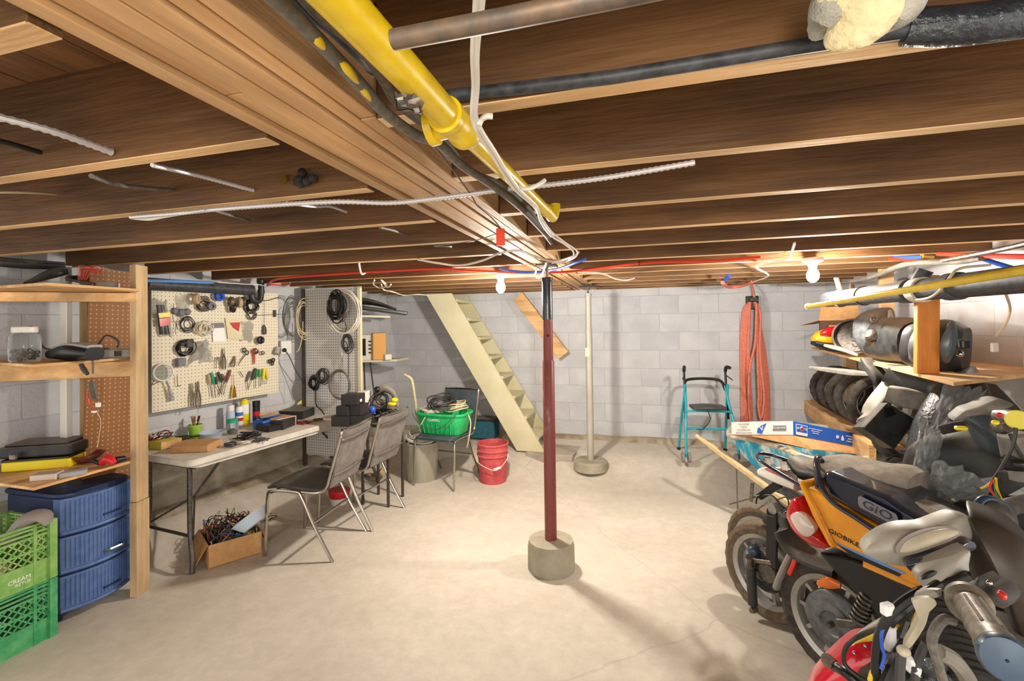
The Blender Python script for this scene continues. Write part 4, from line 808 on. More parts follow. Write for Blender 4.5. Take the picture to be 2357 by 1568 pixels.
cable('cable', [gb + V((.24, -.02, .2)), gb + V((.29, -.06, .12)), gb + V((.28, -.08, -.02)), gb + V((.25, -.06, -.12))], .006, 'cable_cream', 'cream cord hanging off the right of the green basket')
S(MB().limb([SH(1000, .05, 4.75), D(963, 965, 4.55), D(957, 930, 4.52), D(951, 890, 4.5), D(946, 872, 4.5), D(930, 862, 4.5)], [(.025, .025), (.035, .03), (.03, .025), (.028, .025), (.035, .03), (.02, .02)]), 'wrapped_stick', 'foam', 'stick wrapped in ragged white cloth standing behind the green basket', 'stick')
# ------------------------------------------------ shelf and things behind the tall pegboard
zq = D(870, 828, 5.0).z; a, b = D(800, 829, 4.85), D(914, 826, 5.0); t = T('bracket_shelf', 'narrow cream wall shelf right of the tall grey pegboard', 'shelf', a)
part(MB().prism([V((a.x, a.y, zq - .02)), V((b.x, b.y, zq - .02)), V((b.x - .02, b.y + .3, zq - .02)), V((a.x - .2, a.y + .3, zq - .02))], (0, 0, .02)), 'board', 'cream_paint', t, False)
def bx3(name, p, q, dep, z0, h, ma, lab, cat, bevel=.004):
    n = V((-(q - p).y, (q - p).x, 0)).normalized() * dep; p = V((p.x, p.y, z0)); q = V((q.x, q.y, z0)); t = T(name, lab, cat, p); part(MB().prism([p, q, q + n, p + n], (0, 0, h)), 'body', ma, t, False, bevel); return t, p, q, n
z_ = zq
t, p, q, n = bx3('toaster_oven', D(800, 820, 4.9), D(860, 820, 4.95), .22, z_, .27, 'white_plastic', 'white toaster oven with a dark window on the wall shelf', 'oven')
part(MB().prism([p.lerp(q, .08) - n * .01 + V((0, 0, .05)), p.lerp(q, .7) - n * .01 + V((0, 0, .05)), p.lerp(q, .7) - n * .01 + V((0, 0, .23)), p.lerp(q, .08) - n * .01 + V((0, 0, .23))], n * -.02), 'window', 'oven_dark', t, False)
for k in range(4): part(MB().box(p.lerp(q, .86) - n * .02 + V((0, 0, .08 + .04 * k)), (.03, .01, .015)), 'control', 'cardboard_dark', t, False)
bx3('orange_carton', D(858, 820, 4.9), D(889, 820, 4.95), .2, z_, .29, 'oven_orange', 'plain orange-tan case beside the toaster oven on the wall shelf', 'box', .01)
bx3('small_white_box', D(887, 822, 4.9), D(902, 822, 4.95), .06, z_, .06, 'white_plastic', 'tiny white box at the right end of the wall shelf', 'box')
a, b = D(800, 705, 4.75), D(936, 722, 4.95); t = T('keyboard_case', 'long black keyboard with a white edge lying high on a bracket by the corner', 'keyboard', a)
part(MB().bar(a, b, .22, .035), 'body', 'black_plastic', t, False, .006); part(MB().bar(a + V((0, -.1, .02)), b + V((0, -.1, .02)), .03, .01), 'key_strip', 'white_plastic', t, False)
part(MB().limb([D(805, 690, 4.8), D(860, 697, 4.9), D(912, 712, 4.95)], [(.15, .09), (.15, .06), (.05, .02)]), 'cloth_cover', 'black_dusty', t); part(MB().bar(D(800, 727, 4.8), D(895, 730, 5.0), .12, .02), 'bracket_board', 'cream_paint', t, False)
for x_, d_ in ((812, 4.8), (892, 4.95)): q_ = D(x_, 720, d_); part(MB().tube([q_, V((q_.x, q_.y, 1.872))], .004, 6), 'hanger_wire', 'dull_metal', t)
for k, (x0, x1) in enumerate(((838, 842), (852, 868))):
    S(MB().tube([D(x0, 835, 5.0), D(x1, 960, 4.9)], .008, 8), 'thin_rod', 'cable_dark', ['thin dark rod leaning below the wall shelf, left one', 'thin dark rod leaning below the wall shelf, right one'][k], 'rod')
# outlet on the wall
w0 = Wl(655, 800, .03); t = T('outlet_box', 'white double outlet box with a black plug on the left wall', 'outlet', w0)
part(MB().box(w0, (.05, .11, .12), rz(-.11)), 'box', 'white_plastic', t, False, .004); part(MB().limb([Wl(640, 800, .06), Wl(636, 815, .07)], [(.04, .05), (.04, .05)]), 'adapter', 'grey_plastic', t); part(MB().ball(Wl(655, 806, .07), .018), 'plug', 'black_plastic', t)
cable('cable', [Wl(657, 806, .07), Wl(668, 825, .06), Wl(680, 852, .03), Wl(697, 880, .02), Wl(703, 900, .02)], .004, 'cable_dark', 'dark cord running down the wall from the outlet')
cable('cable', [Wl(640, 820, .02), Wl(648, 850, .01), Wl(662, 885, .01), Wl(674, 922, .01)], .002, 'cable_grey', 'thin pale wire hanging down the wall left of the dark cord')
cable('cable', [Wl(661, 795, .02), Wl(661, 740, .02), Wl(664, 712, .02), Wl(670, 705, .02)], .003, 'cable_grey', 'thin grey wire rising from the outlet to the hooks')
S(MB().coil(Wl(671, 728, .04), WN, .085, .003, 4, .12, 1.9), 'cable_coil', 'cable_grey', 'small grey coil hung on the wall left of the tall pegboard', 'cable')
S(MB().coil(Wl(698, 735, .05), WN, .09, .004, 6, .15, 1.8), 'cable_coil', 'cable_cream', 'cream coil hung beside the tall pegboard edge', 'cable')
cable('cable', [Wl(697, 740, .05), Wl(696, 770, .05), Wl(690, 800, .05), Wl(683, 811, .05)], .004, 'cable_cream', 'cream cord end hanging below the cream coil')
# coils on the tall pegboard
pn = V((-(pr_ - pl).y, (pr_ - pl).x, 0)).normalized(); pn = pn if pn.dot(CAMP - pl) > 0 else -pn
def Pb(x, y, o=.03): return Pp(x, y, V((pl.x, pl.y, 1)) + pn * o, pn)
S(MB().coil(Pb(793, 718), pn, .165, .0055, 7, .09, 1.1, 6, 30), 'cable_coil', 'cable_white', 'big white cable coil hung on the tall grey pegboard', 'cable')
S(MB().coil(Pb(775, 705, .055), pn, .07, .006, 10, .22, 1.5), 'cable_coil', 'cable_black', 'black cable coil hung inside the big white coil', 'cable')
S(MB().coil(Pb(789, 705, .05), pn, .06, .005, 8, .2, 1.7), 'cable_coil', 'cable_grey', 'dark grey cable coil right beside the black coil', 'cable')
S(MB().coil(Pb(800, 790, .04), pn, .045, .005, 7, .2, 1.4), 'cable_coil', 'cable_dark', 'small dark cable coil halfway down the tall pegboard', 'cable')
cable('cable', [Pb(793, 740, .05), Pb(797, 755, .05), Pb(790, 780, .05), Pb(801, 800, .04), Pb(802, 870, .03)], .004, 'cable_dark', 'dark cord hanging down the right of the tall pegboard')
t = T('soldering_iron', 'white handled soldering iron hanging on the tall pegboard', 'tool', Pb(787, 850)); part(MB().lathe([(.008, 0), (.014, .02), (.013, .16), (.008, .18)], Pb(787, 818, .03), (0, 0, 1), 12), 'grip', 'white_plastic', t); part(MB().lathe([(.003, -.14), (.003, -.06), (.006, -.05), (.006, 0)], Pb(787, 818, .03), (0, 0, 1), 10), 'tip', 'chrome', t)
S(MB().coil(Pb(725, 882, .04), pn, .045, .0045, 9, .25, 1.2), 'cable_coil', 'cable_black', 'black cord bundle low on the tall pegboard at the left', 'cable')
S(MB().coil(Pb(744, 866, .04), pn, .045, .0045, 8, .25, 1.3), 'cable_coil', 'cable_dark', 'dark cord bundle low on the tall pegboard beside the ring coil', 'cable')
S(MB().coil(Pb(782, 885, .04), pn, .11, .004, 4, .06, 1.2, 6, 28), 'cable_coil', 'cable_grey', 'large ring of grey-yellow hose low on the tall pegboard', 'cable')
cable('cable', [Pb(726, 890, .04), Pb(727, 930, .04), Pb(740, 945, .05), Pb(750, 960, .05)], .005, 'cable_black', 'black cord dropping from the low left bundle to the table')
# p-trap and drain
t = T('drain_trap', 'black plastic drain trap above the right corner of the cream pegboard', 'pipe', Wl(595, 690, .08)); ww = lambda x, y, o=.09: Wl(x, y, o)
part(MB().tube([ww(601, 645), ww(601, 675), ww(598, 690), ww(590, 694), ww(581, 688), ww(579, 670)], .024, 12, False, 4), 'trap_bend', 'pipe_abs', t); part(MB().tube([ww(578, 676), ww(578, 664)], .028, 12), 'nut', 'pipe_abs', t); part(MB().tube([ww(601, 668), ww(601, 676)], .028, 12), 'nut', 'pipe_abs', t)
S(MB().tube([Wl(335, 653, .12), Wl(450, 660, .10), Wl(580, 668, .10)], .042, 14), 'drain_pipe', 'pipe_black', 'dark drain pipe running above the cream pegboard', 'pipe')
S(MB().tube([Wl(338, 646, .17), Wl(420, 648, .16), Wl(490, 651, .12)], .011, 8, False, 3), 'water_line', 'cable_sky', 'light blue water line above the cream pegboard', 'pipe')
cable('cable', [Wl(500, 650, .14), Wl(560, 654, .14), Wl(600, 656, .15), Wl(618, 663, .1), Wl(624, 672, .06)], .004, 'cable_white', 'white cable looping above the drain trap')
# ------------------------------------------------ tools on the cream pegboard
PG = 'tools hung on the cream pegboard'
def pw(x, y, o=.05): return Wl(x, y, o)
def pt(l, o=.05): return [pw(x, y, o) for x, y in l]
def bag(name, x0, y0, x1, y1, ma, lab, th=.02, seed=1, cat='bag'): return S(MB().crumple(pt([(x0, y1), (x1, y1), (x1, y0), (x0, y0)], .04), th, .006, 7, seed), name, ma, lab, cat)
t = T('cable_tie_bag', 'clear bag of black cable ties with a yellow label on the cream pegboard', 'bag', pw(378, 770)); part(MB().crumple(pt([(364, 776), (400, 772), (384, 690), (350, 690)], .045), .012, .004, 6, 1), 'bag', 'bag_clear', t)
for k in range(7): part(MB().bar(pw(361 + 2.4 * k, 702), pw(370 + 3.2 * k, 770), .006, .01), 'cable_tie', ['cable_black', 'cable_dark', 'print_grey'][k % 3], t, False)
part(MB().prism(pt([(366, 732), (392, 729), (391, 719), (364, 721)], .075), WN * .003), 'label_band', 'yellow_plastic', t, False); part(MB().prism(pt([(368, 752), (390, 748), (392, 731), (366, 734)], .072), WN * .003), 'label_print', 'reflector_red', t, False)
t = T('parts_bag', 'clear bag of small parts beside the cable ties', 'bag', pw(420, 715)); part(MB().crumple(pt([(410, 728), (437, 726), (432, 680), (406, 678)], .045), .012, .005, 6, 5), 'bag', 'bag_clear', t); part(MB().ball(pw(416, 720), .03, 8).ball(pw(430, 718), .026, 8).ball(pw(402, 716, .04), .024, 8), 'contents', 'print_grey', t)
t = T('crumpled_bag', 'large crumpled clear bag in the middle of the cream pegboard', 'bag', pw(460, 820)); part(MB().crumple(pt([(430, 845), (470, 820), (478, 785), (450, 790)], .045), .03, .012, 8, 2).crumple(pt([(462, 838), (492, 832), (480, 780), (455, 790)], .05), .03, .012, 8, 3), 'bag', 'bag_clear', t)
def tapering(name, l, ma, lab, wh): return S(MB().limb(pt(l), wh), name, ma, lab, 'tool', PG)
def coil2(x, y, R, r, n, ma, lab, sq=1.0, name='cable_coil', cat='cable'): return S(MB().coil(pw(x, y), WN, R, r, n, .22, sq), name, ma, lab, cat)
def roll(x, y, R, r, ma, lab, ax=None): return S(MB().torus(pw(x, y, .07), ax or WN, R, r, 20, 8, 1.4), 'tape_roll', ma, lab, 'tape', 'tape rolls on the cream pegboard')
roll(452, 688, .028, .014, 'skin_pad', 'tan tape roll at the top left of the pegboard tools', WN + WD * .8)
coil2(468, 698, .045, .003, 7, 'copper_aged', 'orange-brown wire coil at the top of the cream pegboard')
coil2(466, 703, .04, .003, 4, 'cable_black', 'black wire loop under the orange-brown coil')
roll(487, 705, .022, .012, 'print_grey', 'grey tape roll right of the orange-brown wire coil'); roll(505, 682, .026, .014, 'cable_blue', 'white tape roll with a blue core at the top centre')
for k, (x, y, m_, lb) in enumerate(((532, 695, 'copper_aged', 'brown tape roll hung edge-on, left of the spool group'), (536, 708, 'cable_black', 'black tape roll hung edge-on, lowest of the spool group'), (552, 697, 'skin_pad', 'tan tape roll at the right of the spool group'), (559, 695, 'cable_dark', 'dark tape roll hung edge-on, rightmost of the spool group'))): roll(x, y, .03, .012, m_, lb, WD + WN * .4)
coil2(578, 705, .05, .004, 8, 'cable_black', 'black cord bundle below the drain trap'); coil2(580, 724, .03, .006, 3, 'chrome', 'shiny ring hung below the black cord bundle')
coil2(431, 748, .042, .0025, 6, 'cable_black', 'loop of thin black wire left of centre'); coil2(462, 757, .04, .003, 7, 'cable_cream', 'cream wire coil near the centre, left one'); coil2(474, 757, .045, .003, 7, 'cable_white', 'white wire coil near the centre, right one')
coil2(424, 802, .05, .0035, 9, 'cable_black', 'thick black cord coil above the grey adapter')
S(MB().box(pw(436, 790, .06), (.03, .05, .06), rz(-.1)), 'adapter', 'cable_dark', 'dark adapter hung beside the thick black coil', 'adapter', smooth=False, bevel=.004); S(MB().box(pw(416, 834, .06), (.04, .055, .06), rz(-.1)), 'adapter', 'print_grey', 'grey square adapter hung below the thick black coil', 'adapter', smooth=False, bevel=.004)
cable('thin_wire', pt([(400, 700), (398, 735), (406, 745), (403, 760), (405, 770)]), .002, 'cable_dark', 'thin wire with a red end hanging at the left of the cream pegboard')
t = T('paper_pad', 'white note pad clipped to the cream pegboard', 'paper', pw(505, 770)); part(MB().prism(pt([(490, 787), (519, 787), (515, 755), (488, 756)], .04), WN * .004), 'sheet', 'print_white', t, False); part(MB().prism(pt([(490, 755), (516, 754), (514, 743), (488, 744)], .042), WN * .004), 'printed_header', 'print_grey', t, False)
t = T('leaflet', 'pinned leaflet with a red panel on the cream pegboard', 'leaflet', pw(540, 760)); part(MB().prism(pt([(524, 780), (560, 782), (552, 733), (518, 732)], .04), WN * .004), 'sheet', 'cream_paint', t, False); part(MB().prism(pt([(549, 763), (553, 742), (529, 743), (536, 754)], .046), WN * .002), 'red_panel', 'red_card', t, False)
bag('parts_bag', 552, 742, 582, 786, 'bag_clear', 'small clear bag right of the red leaflet', .01, 7)
S(MB().torus(pw(600, 783, .07), WN, .018, .016, 20, 8), 'tape_roll', 'cable_black', 'black tape roll at the right of the cream pegboard', 'tape', 'tape rolls on the cream pegboard')
tapering('screwdriver_case', [(608, 748), (609, 760), (609, 770)], 'cable_dark', 'dark holder on a string at the right edge', [(.015, .01), (.04, .02), (.03, .02)]); cable('thin_wire', pt([(608, 690), (609, 720), (608, 750)]), .0015, 'cable_dark', 'string holding the dark holder at the right edge')
S(MB().lathe([(.011, -.03), (.011, .03)], pw(633, 722, .05), (0, 0, 1), 10), 'brush_tool', 'cable_dark', 'black handled brush hung just right of the cream pegboard', 'tool')
cable('thin_wire', pt([(600, 690), (615, 692), (640, 685)]), .003, 'cable_black', 'black metal hook rod crossing the top right corner'); cable('thin_wire', pt([(595, 726), (630, 724), (658, 723)]), .0025, 'cable_dark', 'thin dark rod sticking out right of the cream pegboard')
# magnifier
t = T('magnifier', 'round white magnifier lens with a grey handle on the left of the cream pegboard', 'magnifier', pw(378, 880)); mg = pw(376, 857, .06); part(MB().torus(mg, WN + WD * -.2, .058, .006), 'lens_ring', 'white_plastic', t); part(MB().lathe([(.055, -.002), (.055, .002)], mg, WN + WD * -.2, 24), 'lens', 'glass_clear', t)
part(MB().tube(pt([(382, 876), (387, 888), (389, 894)], .06), .006, 8), 'neck', 'chrome', t); part(MB().limb(pt([(389, 894), (394, 910), (397, 922)], .06), [(.018, .018), (.03, .024), (.026, .02)]), 'handle', 'grey_plastic', t)
cable('thin_wire', pt([(337, 898), (350, 884), (352, 875), (342, 872), (337, 880), (343, 888), (360, 882), (376, 876)]), .002, 'copper_aged', 'thin wire loop at the lower left of the cream pegboard')
tapering('hook', [(408, 865), (408, 880), (410, 889), (417, 887)], 'tool_steel', 'small steel hook right of the magnifier', [(.006, .006)] * 4)
# pliers / snips / nippers
def pliers(x, y0, y1, ma, ha, lab, spread=5, sk=0):
    t = T('pliers', lab, 'tool', pw(x, y1), PG); ym = y0 + (y1 - y0) * .25
    part(MB().limb(pt([(x, y0), (x, ym)]), [(.012, .008), (.022, .012)]), 'jaws', ma, t)
    for s_ in (-1, 1): part(MB().limb(pt([(x, ym), (x + s_ * spread + sk / 2, (ym + y1) / 2), (x + s_ * spread * .9 + sk, y1)]), [(.012, .01), (.013, .011), (.009, .009)]), 'handle', ha, t)
    return t
pliers(442, 882, 935, 'tool_steel', 'tool_steel', 'slim steel tongs hanging left of the nippers', 3); pliers(456, 878, 938, 'copper_aged', 'copper_aged', 'rusty end nippers with long handles below centre', 5)
pliers(515, 802, 850, 'tool_steel', 'copper_aged', 'long nosed pliers with brown handles right of the crumpled bag', 4); pliers(540, 820, 845, 'copper_aged', 'copper_aged', 'small pliers right of the long nosed pliers', 4, -6)
t = T('scissors', 'black handled scissors hung in the right half of the cream pegboard', 'tool', pw(565, 805), PG); part(MB().torus(pw(562, 806), WN, .016, .004).torus(pw(568, 812), WN, .016, .004), 'finger_rings', 'cable_black', t); part(MB().limb(pt([(566, 816), (556, 828), (548, 842)]), [(.01, .006), (.012, .006), (.004, .004)]), 'blades', 'tool_steel', t)
tapering('chain_breaker', [(582, 805), (585, 820), (585, 838)], 'reflector_red', 'red handled crimper hung right of the scissors', [(.03, .015), (.018, .012), (.012, .01)]); coil2(588, 808, .02, .004, 4, 'tool_steel', 'bunch of keys hung above the red crimper', 1.0, 'key_ring', 'keys')
coil2(604, 812, .015, .002, 4, 'tool_steel', 'small metal clips at the far right of the cream pegboard', 1, 'clips', 'clips')
S(MB().torus(pw(621, 832), WN, .014, .005).torus(pw(629, 829), WN, .014, .005).torus(pw(627, 837), WN, .012, .005), 'shower_hook', 'cable_black', 'black ring clamps hung at the right edge of the cream pegboard', 'tool', PG)
def driver(x0, y0, x1, y1, x2, y2, ma, lab):
    t = T('screwdriver', lab, 'tool', pw(x2, y2), PG); part(MB().limb(pt([(x0, y0), ((x0 + x1) / 2, (y0 + y1) / 2), (x1, y1)]), [(.018, .018), (.024, .024), (.014, .014)]), 'handle', ma, t); part(MB().tube(pt([(x1, y1), (x2, y2)]), .003, 6), 'shaft', 'tool_steel', t)
driver(480, 862, 483, 884, 488, 914, 'skin_pad', 'clear handled screwdriver, leftmost of the screwdriver row'); driver(487, 858, 492, 884, 496, 915, 'teal_cap', 'screwdriver with a green handle in the row below centre')
driver(502, 857, 511, 880, 504, 912, 'cable_dark', 'screwdriver with a dark brown handle right of the green one'); driver(530, 852, 521, 880, 514, 910, 'red_oxide', 'screwdriver with a dark red handle leaning left'); driver(495, 868, 499, 884, 510, 908, 'cable_dark', 'thin screwdriver with a black handle beside the green one'); driver(511, 862, 516, 876, 508, 905, 'copper_aged', 'small brown handled screwdriver between the dark and red ones')
driver(576, 855, 568, 878, 572, 898, 'cable_grey', 'grey handled nut driver in the right-hand row'); driver(588, 848, 580, 875, 571, 896, 'cable_dark', 'black handled driver crossing the right-hand row'); driver(592, 850, 588, 872, 588, 893, 'cable_green', 'green handled driver in the right-hand row'); driver(598, 850, 598, 868, 599, 890, 'crate_green', 'pale green handled driver in the right-hand row')
driver(608, 848, 606, 875, 604, 884, 'yellow_plastic', 'yellow handled snips, left handle'); driver(612, 850, 616, 872, 611, 884, 'lemon_card', 'yellow handled snips, right handle')
S(MB().limb(pt([(537, 862), (538, 885), (538, 892), (538, 915)]), [(.005, .005), (.006, .006), (.03, .006), (.055, .012)]), 'paint_brush', 'brass', 'bristle brush hanging at the lower centre edge of the cream pegboard', 'tool', PG)
tapering('pry_tool', [(552, 855), (560, 868)], 'tool_steel', 'short steel spring right of the brush', [(.006, .006), (.006, .006)]); tapering('wrench', [(500, 822), (498, 835), (498, 848)], 'tool_steel', 'small black handled wrench below the crumpled bag, left one', [(.014, .008), (.006, .006), (.008, .006)]); tapering('wrench', [(507, 822), (508, 835), (510, 848)], 'tool_steel', 'small black handled wrench below the crumpled bag, right one', [(.014, .008), (.006, .006), (.008, .006)])
# ================================================= pipes and cables under the joists
def tub(name, pts, r, ma, lab, cat, n=10, sm=4, parts=(), group=None): return S(MB().tube(pts, r, n, False, sm), name, ma, lab, cat, group)
# yellow gas pipe
zy = 1.83; A0 = V((-.285, -1.2, zy)); tee = Zp(1045, 283, zy); e1 = Zp(1272, 500, zy)
t = T('gas_pipe', 'yellow painted gas pipe with a tee fitting running beside the main beam', 'pipe', tee)
ax = (e1 - tee).normalized(); 
part(MB().tube([A0, tee - ax * .02], .0235, 18), 'large_pipe', 'yellow_paint', t)
part(MB().tube([tee + ax * .03, e1 - ax * .01], .0165, 14), 'small_pipe', 'yellow_paint', t)
part(MB().tube([e1 - ax * .05, e1, e1 + V((.004, .02, .03)), e1 + V((.004, .022, .045))], .0165, 12, False, 3), 'riser', 'yellow_paint', t)
part(MB().lathe([(.025, -.035), (.029, -.034), (.029, -.022), (.026, -.02), (.027, 0), (.026, .025), (.0285, .03), (.0285, .045), (.019, .055), (.017, .06)], tee, ax, 22), 'tee_body', 'yellow_paint', t)
sd = V((-1, 0, 0)); part(MB().lathe([(.022, 0), (.022, .03), (.028, .032), (.028, .045), (.018, .046), (0, .04)], tee, sd + V((0, 0, -.1)), 20), 'tee_branch', 'yellow_paint', t)
part(MB().torus(tee + ax * .063, ax, .0185, .003, 20, 6), 'strap', 'cable_white', t)
part(MB().lathe([(.018, 0), (.0185, .004), (.0185, .012), (.0165, .012)], e1 - ax * .1, ax, 16), 'coupling', 'yellow_paint', t)
# two old sheathed cables
zc = 1.84
tub('sheathed_cable', [Zp(560, -60, zc), Zp(640, 2, zc), Zp(735, 95, zc), Zp(830, 195, zc), Zp(890, 262, zc), Zp(960, 312, zc), Zp(1010, 330, zc), Zp(1062, 380, zc), Zp(1130, 425, zc), Zp(1200, 480, zc), Zp(1262, 545, zc)], .0095, 'cable_grey', 'old grey cloth cable nearest the beam, spotted with yellow paint', 'cable')
for k, (a, b, c, d) in enumerate((((715, 78), (728, 90), (742, 103), (748, 110)), ((778, 138), (795, 155), (815, 178), (828, 192)), ((822, 190), (835, 205), (850, 222), (862, 234)))):
    S(MB().limb([Zp(*q, zc - .004) for q in (a, b, c, d)], [(.004, .006), (.013, .012), (.009, .012), (.004, .006)], n=10), 'paint_splash', 'yellow_paint', ['small yellow paint splash on the old grey cable, upper one', 'long yellow paint splash on the old grey cable, middle one', 'yellow paint splash on the old grey cable, lowest one'][k], 'paint')
tub('sheathed_cable', [Zp(690, -20, 1.86), Zp(745, 40, 1.86), Zp(830, 110, 1.86), Zp(880, 178, 1.86), Zp(915, 235, 1.86), Zp(975, 285, 1.86), Zp(1030, 335, 1.86), Zp(1080, 395, 1.86), Zp(1150, 425, 1.86), Zp(1215, 480, 1.86), Zp(1255, 540, 1.86), Zp(1270, 560, 1.86)], .0085, 'cable_grey', 'old grey cloth cable between the first one and the yellow pipe', 'cable')
tub('sheathed_cable', [Zp(660, -40, 1.87), Zp(720, 20, 1.87), Zp(775, 65, 1.87), Zp(830, 120, 1.87), Zp(850, 140, 1.89), Zp(858, 155, 1.93)], .013, 'pipe_black', 'thick dusty conduit tucked behind the yellow pipe', 'conduit')
S(MB().crumple([D(905, 215, .60), D(960, 225, .62), D(975, 262, .62), D(915, 250, .60)], .012, .006, 6, 4), 'cable_clamp', 'dull_metal', 'crumpled metal cable clamp behind the yellow pipe', 'clamp')
# white cables
for k, (o, lb) in enumerate(((0, 'white cable dropping from the top of the picture to the yellow pipe, left strand'), (9, 'white cable dropping from the top of the picture to the yellow pipe, right strand'))):
    tub('white_cable', [D(1096 + o, -60, .38), D(1098 + o, 0, .42), D(1090 + o * .6, 120, .5), D(1092 + o * .5, 200, .58), D(1088 + o * .6, 262, .64), D(1098 + o, 300, .70), D(1130 + o, 350, .79), D(1160 + o, 400, .92), D(1190 + o, 440, 1.03), D(1230 + o * .5, 475, 1.20), D(1245, 500 + o, 1.35), D(1270, 535 + o, 1.65), D(1300, 558 + o * .5, 2.0), D(1330 - o, 582, 2.3), D(1310, 600 - o * .4, 2.6), D(1270, 606, 2.7)], .0042, 'cable_white', lb, 'cable', 7)
tub('white_cable', [D(1102, 290, .66), D(1108, 276, .66), D(1120, 268, .65), D(1134, 268, .65)], .0042, 'cable_white', 'short white cable loop stapled to the joist beside the yellow tee', 'cable', 7)
tub('white_cable', [D(1188, 430, 1.03), D(1215, 435, 1.02), D(1240, 425, 1.02), D(1254, 415, 1.03)], .005, 'cable_white', 'white cable tail hooked over the yellow pipe', 'cable', 7)
tub('string', [Zp(990, 325, 1.86), Zp(1010, 350, 1.86), Zp(1045, 395, 1.86), Zp(1085, 450, 1.86), Zp(1100, 475, 1.85), Zp(1130, 500, 1.86), Zp(1148, 520, 1.84), D(1151, 528, 1.62)], .0022, 'cable_grey', 'thin grey cord leading to the orange tag', 'cord', 6)
t = T('orange_tag', 'bright orange tag hanging under the beam', 'tag', D(1152, 565, 1.6)); tg = D(1152, 546, 1.6); part(MB().box(tg, (.03, .008, .06), rz(.2)), 'plate', 'tag_orange', t, False, .002); part(MB().torus(tg + V((0, 0, .033)), (0, 1, 0), .004, .0012, 12, 6), 'eyelet', 'dull_metal', t)
tub('string', [D(1143, 538, 1.62), D(1100, 552, 1.75), D(1050, 560, 1.86), D(1000, 566, 1.9)], .0018, 'cable_grey', 'thin grey cord running left from the orange tag', 'cord', 6)
# steel flex conduits
def flex(pts, r, lab, name='flex_conduit'):
    P = smooth_path([V(p) for p in pts], 10); L = sum((P[i + 1] - P[i]).length for i in range(len(P) - 1)); n = int(L / (r * .85)); mb = MB(); Q = []; acc = 0; i = 0
    for k in range(n + 1):
        tgt = L * k / n
        while i < len(P) - 2 and acc + (P[i + 1] - P[i]).length < tgt: acc += (P[i + 1] - P[i]).length; i += 1
        sl = (P[i + 1] - P[i]).length; Q.append(P[i].lerp(P[i + 1], min(1, (tgt - acc) / max(sl, 1e-6))))
    return S(mb.tube(Q, None or [r * (1.0 if k % 2 else .74) for k in range(len(Q))], 8), name, 'flex_steel', lab, 'conduit')
flex([Zp(300, 500, 1.865), Zp(400, 492, 1.865), Zp(520, 480, 1.865), Zp(760, 465, 1.862), Zp(900, 467, 1.862), Zp(1000, 457, 1.862), Zp(1130, 440, 1.858), Zp(1250, 427, 1.862), Zp(1400, 408, 1.862), Zp(1600, 374, 1.868)], .0078, 'long ribbed steel conduit crossing under the beam')
flex([Zp(-40, 262, 1.9), Zp(0, 270, 1.9), Zp(130, 305, 1.9), Yp(256, 350, .75)], .0085, 'ribbed steel conduit entering the nearest left joist')
flex([Yp(350, 380, .79), Yp(460, 405, .95), Yp(582, 438, 1.11)], .0065, 'ribbed steel conduit between the second and third left joists')
flex([Yp(660, 467, 1.15), Yp(720, 475, 1.3), Yp(760, 475, 1.4), Yp(798, 488, 1.5)], .006, 'short ribbed steel conduit bending into the fourth left joist')
for k, (pts, r, m_, lb) in enumerate((
    ([Yp(-60, 315, .60), Yp(0, 325, .66), Yp(92, 350, .75)], .006, 'cable_black', 'black cable entering the nearest left joist at the picture edge'),
    ([Yp(210, 405, .80), Yp(270, 425, .9), Yp(330, 432, 1.0), Yp(395, 438, 1.11)], .006, 'cable_grey', 'dark grey cable sagging into the third left joist'),
    ([Yp(-30, 442, .85), Yp(60, 443, .95), Yp(130, 447, 1.1)], .004, 'cable_cream', 'thin cream cable at the far left under the joists'),
    ([Yp(490, 484, 1.16), Yp(530, 495, 1.3), Yp(575, 508, 1.5)], .005, 'cable_grey', 'short grey cable stub entering the fourth left joist'),
    ([Yp(875, 523, 1.56), Yp(905, 530, 1.7), Yp(937, 541, 1.92)], .006, 'cable_grey', 'short grey cable stub left of the beam'),
    ([Yp(1000, 566, 2.0), Yp(1035, 566, 2.1), Yp(1038, 569, 2.3)], .006, 'cable_grey', 'tiny grey cable stub left of the orange tag'))): tub('cable', pts, r, m_, lb, 'cable', 8)
t = T('cable_end', 'flattened white cable end on the underside of a left joist', 'cable', Zp(340, 500, 1.86)); part(MB().limb([Zp(302, 503, 1.868), Zp(340, 504, 1.862), Zp(370, 500, 1.862), Zp(470, 484, 1.862)], [(.004, .006), (.014, .012), (.012, .01), (.005, .005)]), 'sheath', 'cable_white', t)
t = T('sealant_lump', 'black clump of dried sealant on a left joist', 'sealant', Yp(705, 425, 1.1)); rg = random.Random(3); mb = MB()
for k in range(9): mb.ball(Yp(705 + rg.uniform(-24, 24), 411 + rg.uniform(-14, 14), 1.093), rg.uniform(.008, .014), 8)
part(mb, 'lumps', 'black_rubber', t, kind='stuff'); S(MB().lathe([(.013, 0), (.013, .004), (0, .004)], Yp(653, 412, 1.098), (0, -1, 0), 16), 'washer', 'brass', 'brass coloured disc beside the black clump', 'disc')
for (x, y, Y) in ((158, 352, .747), (535, 437, 1.10), (143, 187, .747), (580, 508, 1.51), (1170, 409, 1.10)): pass
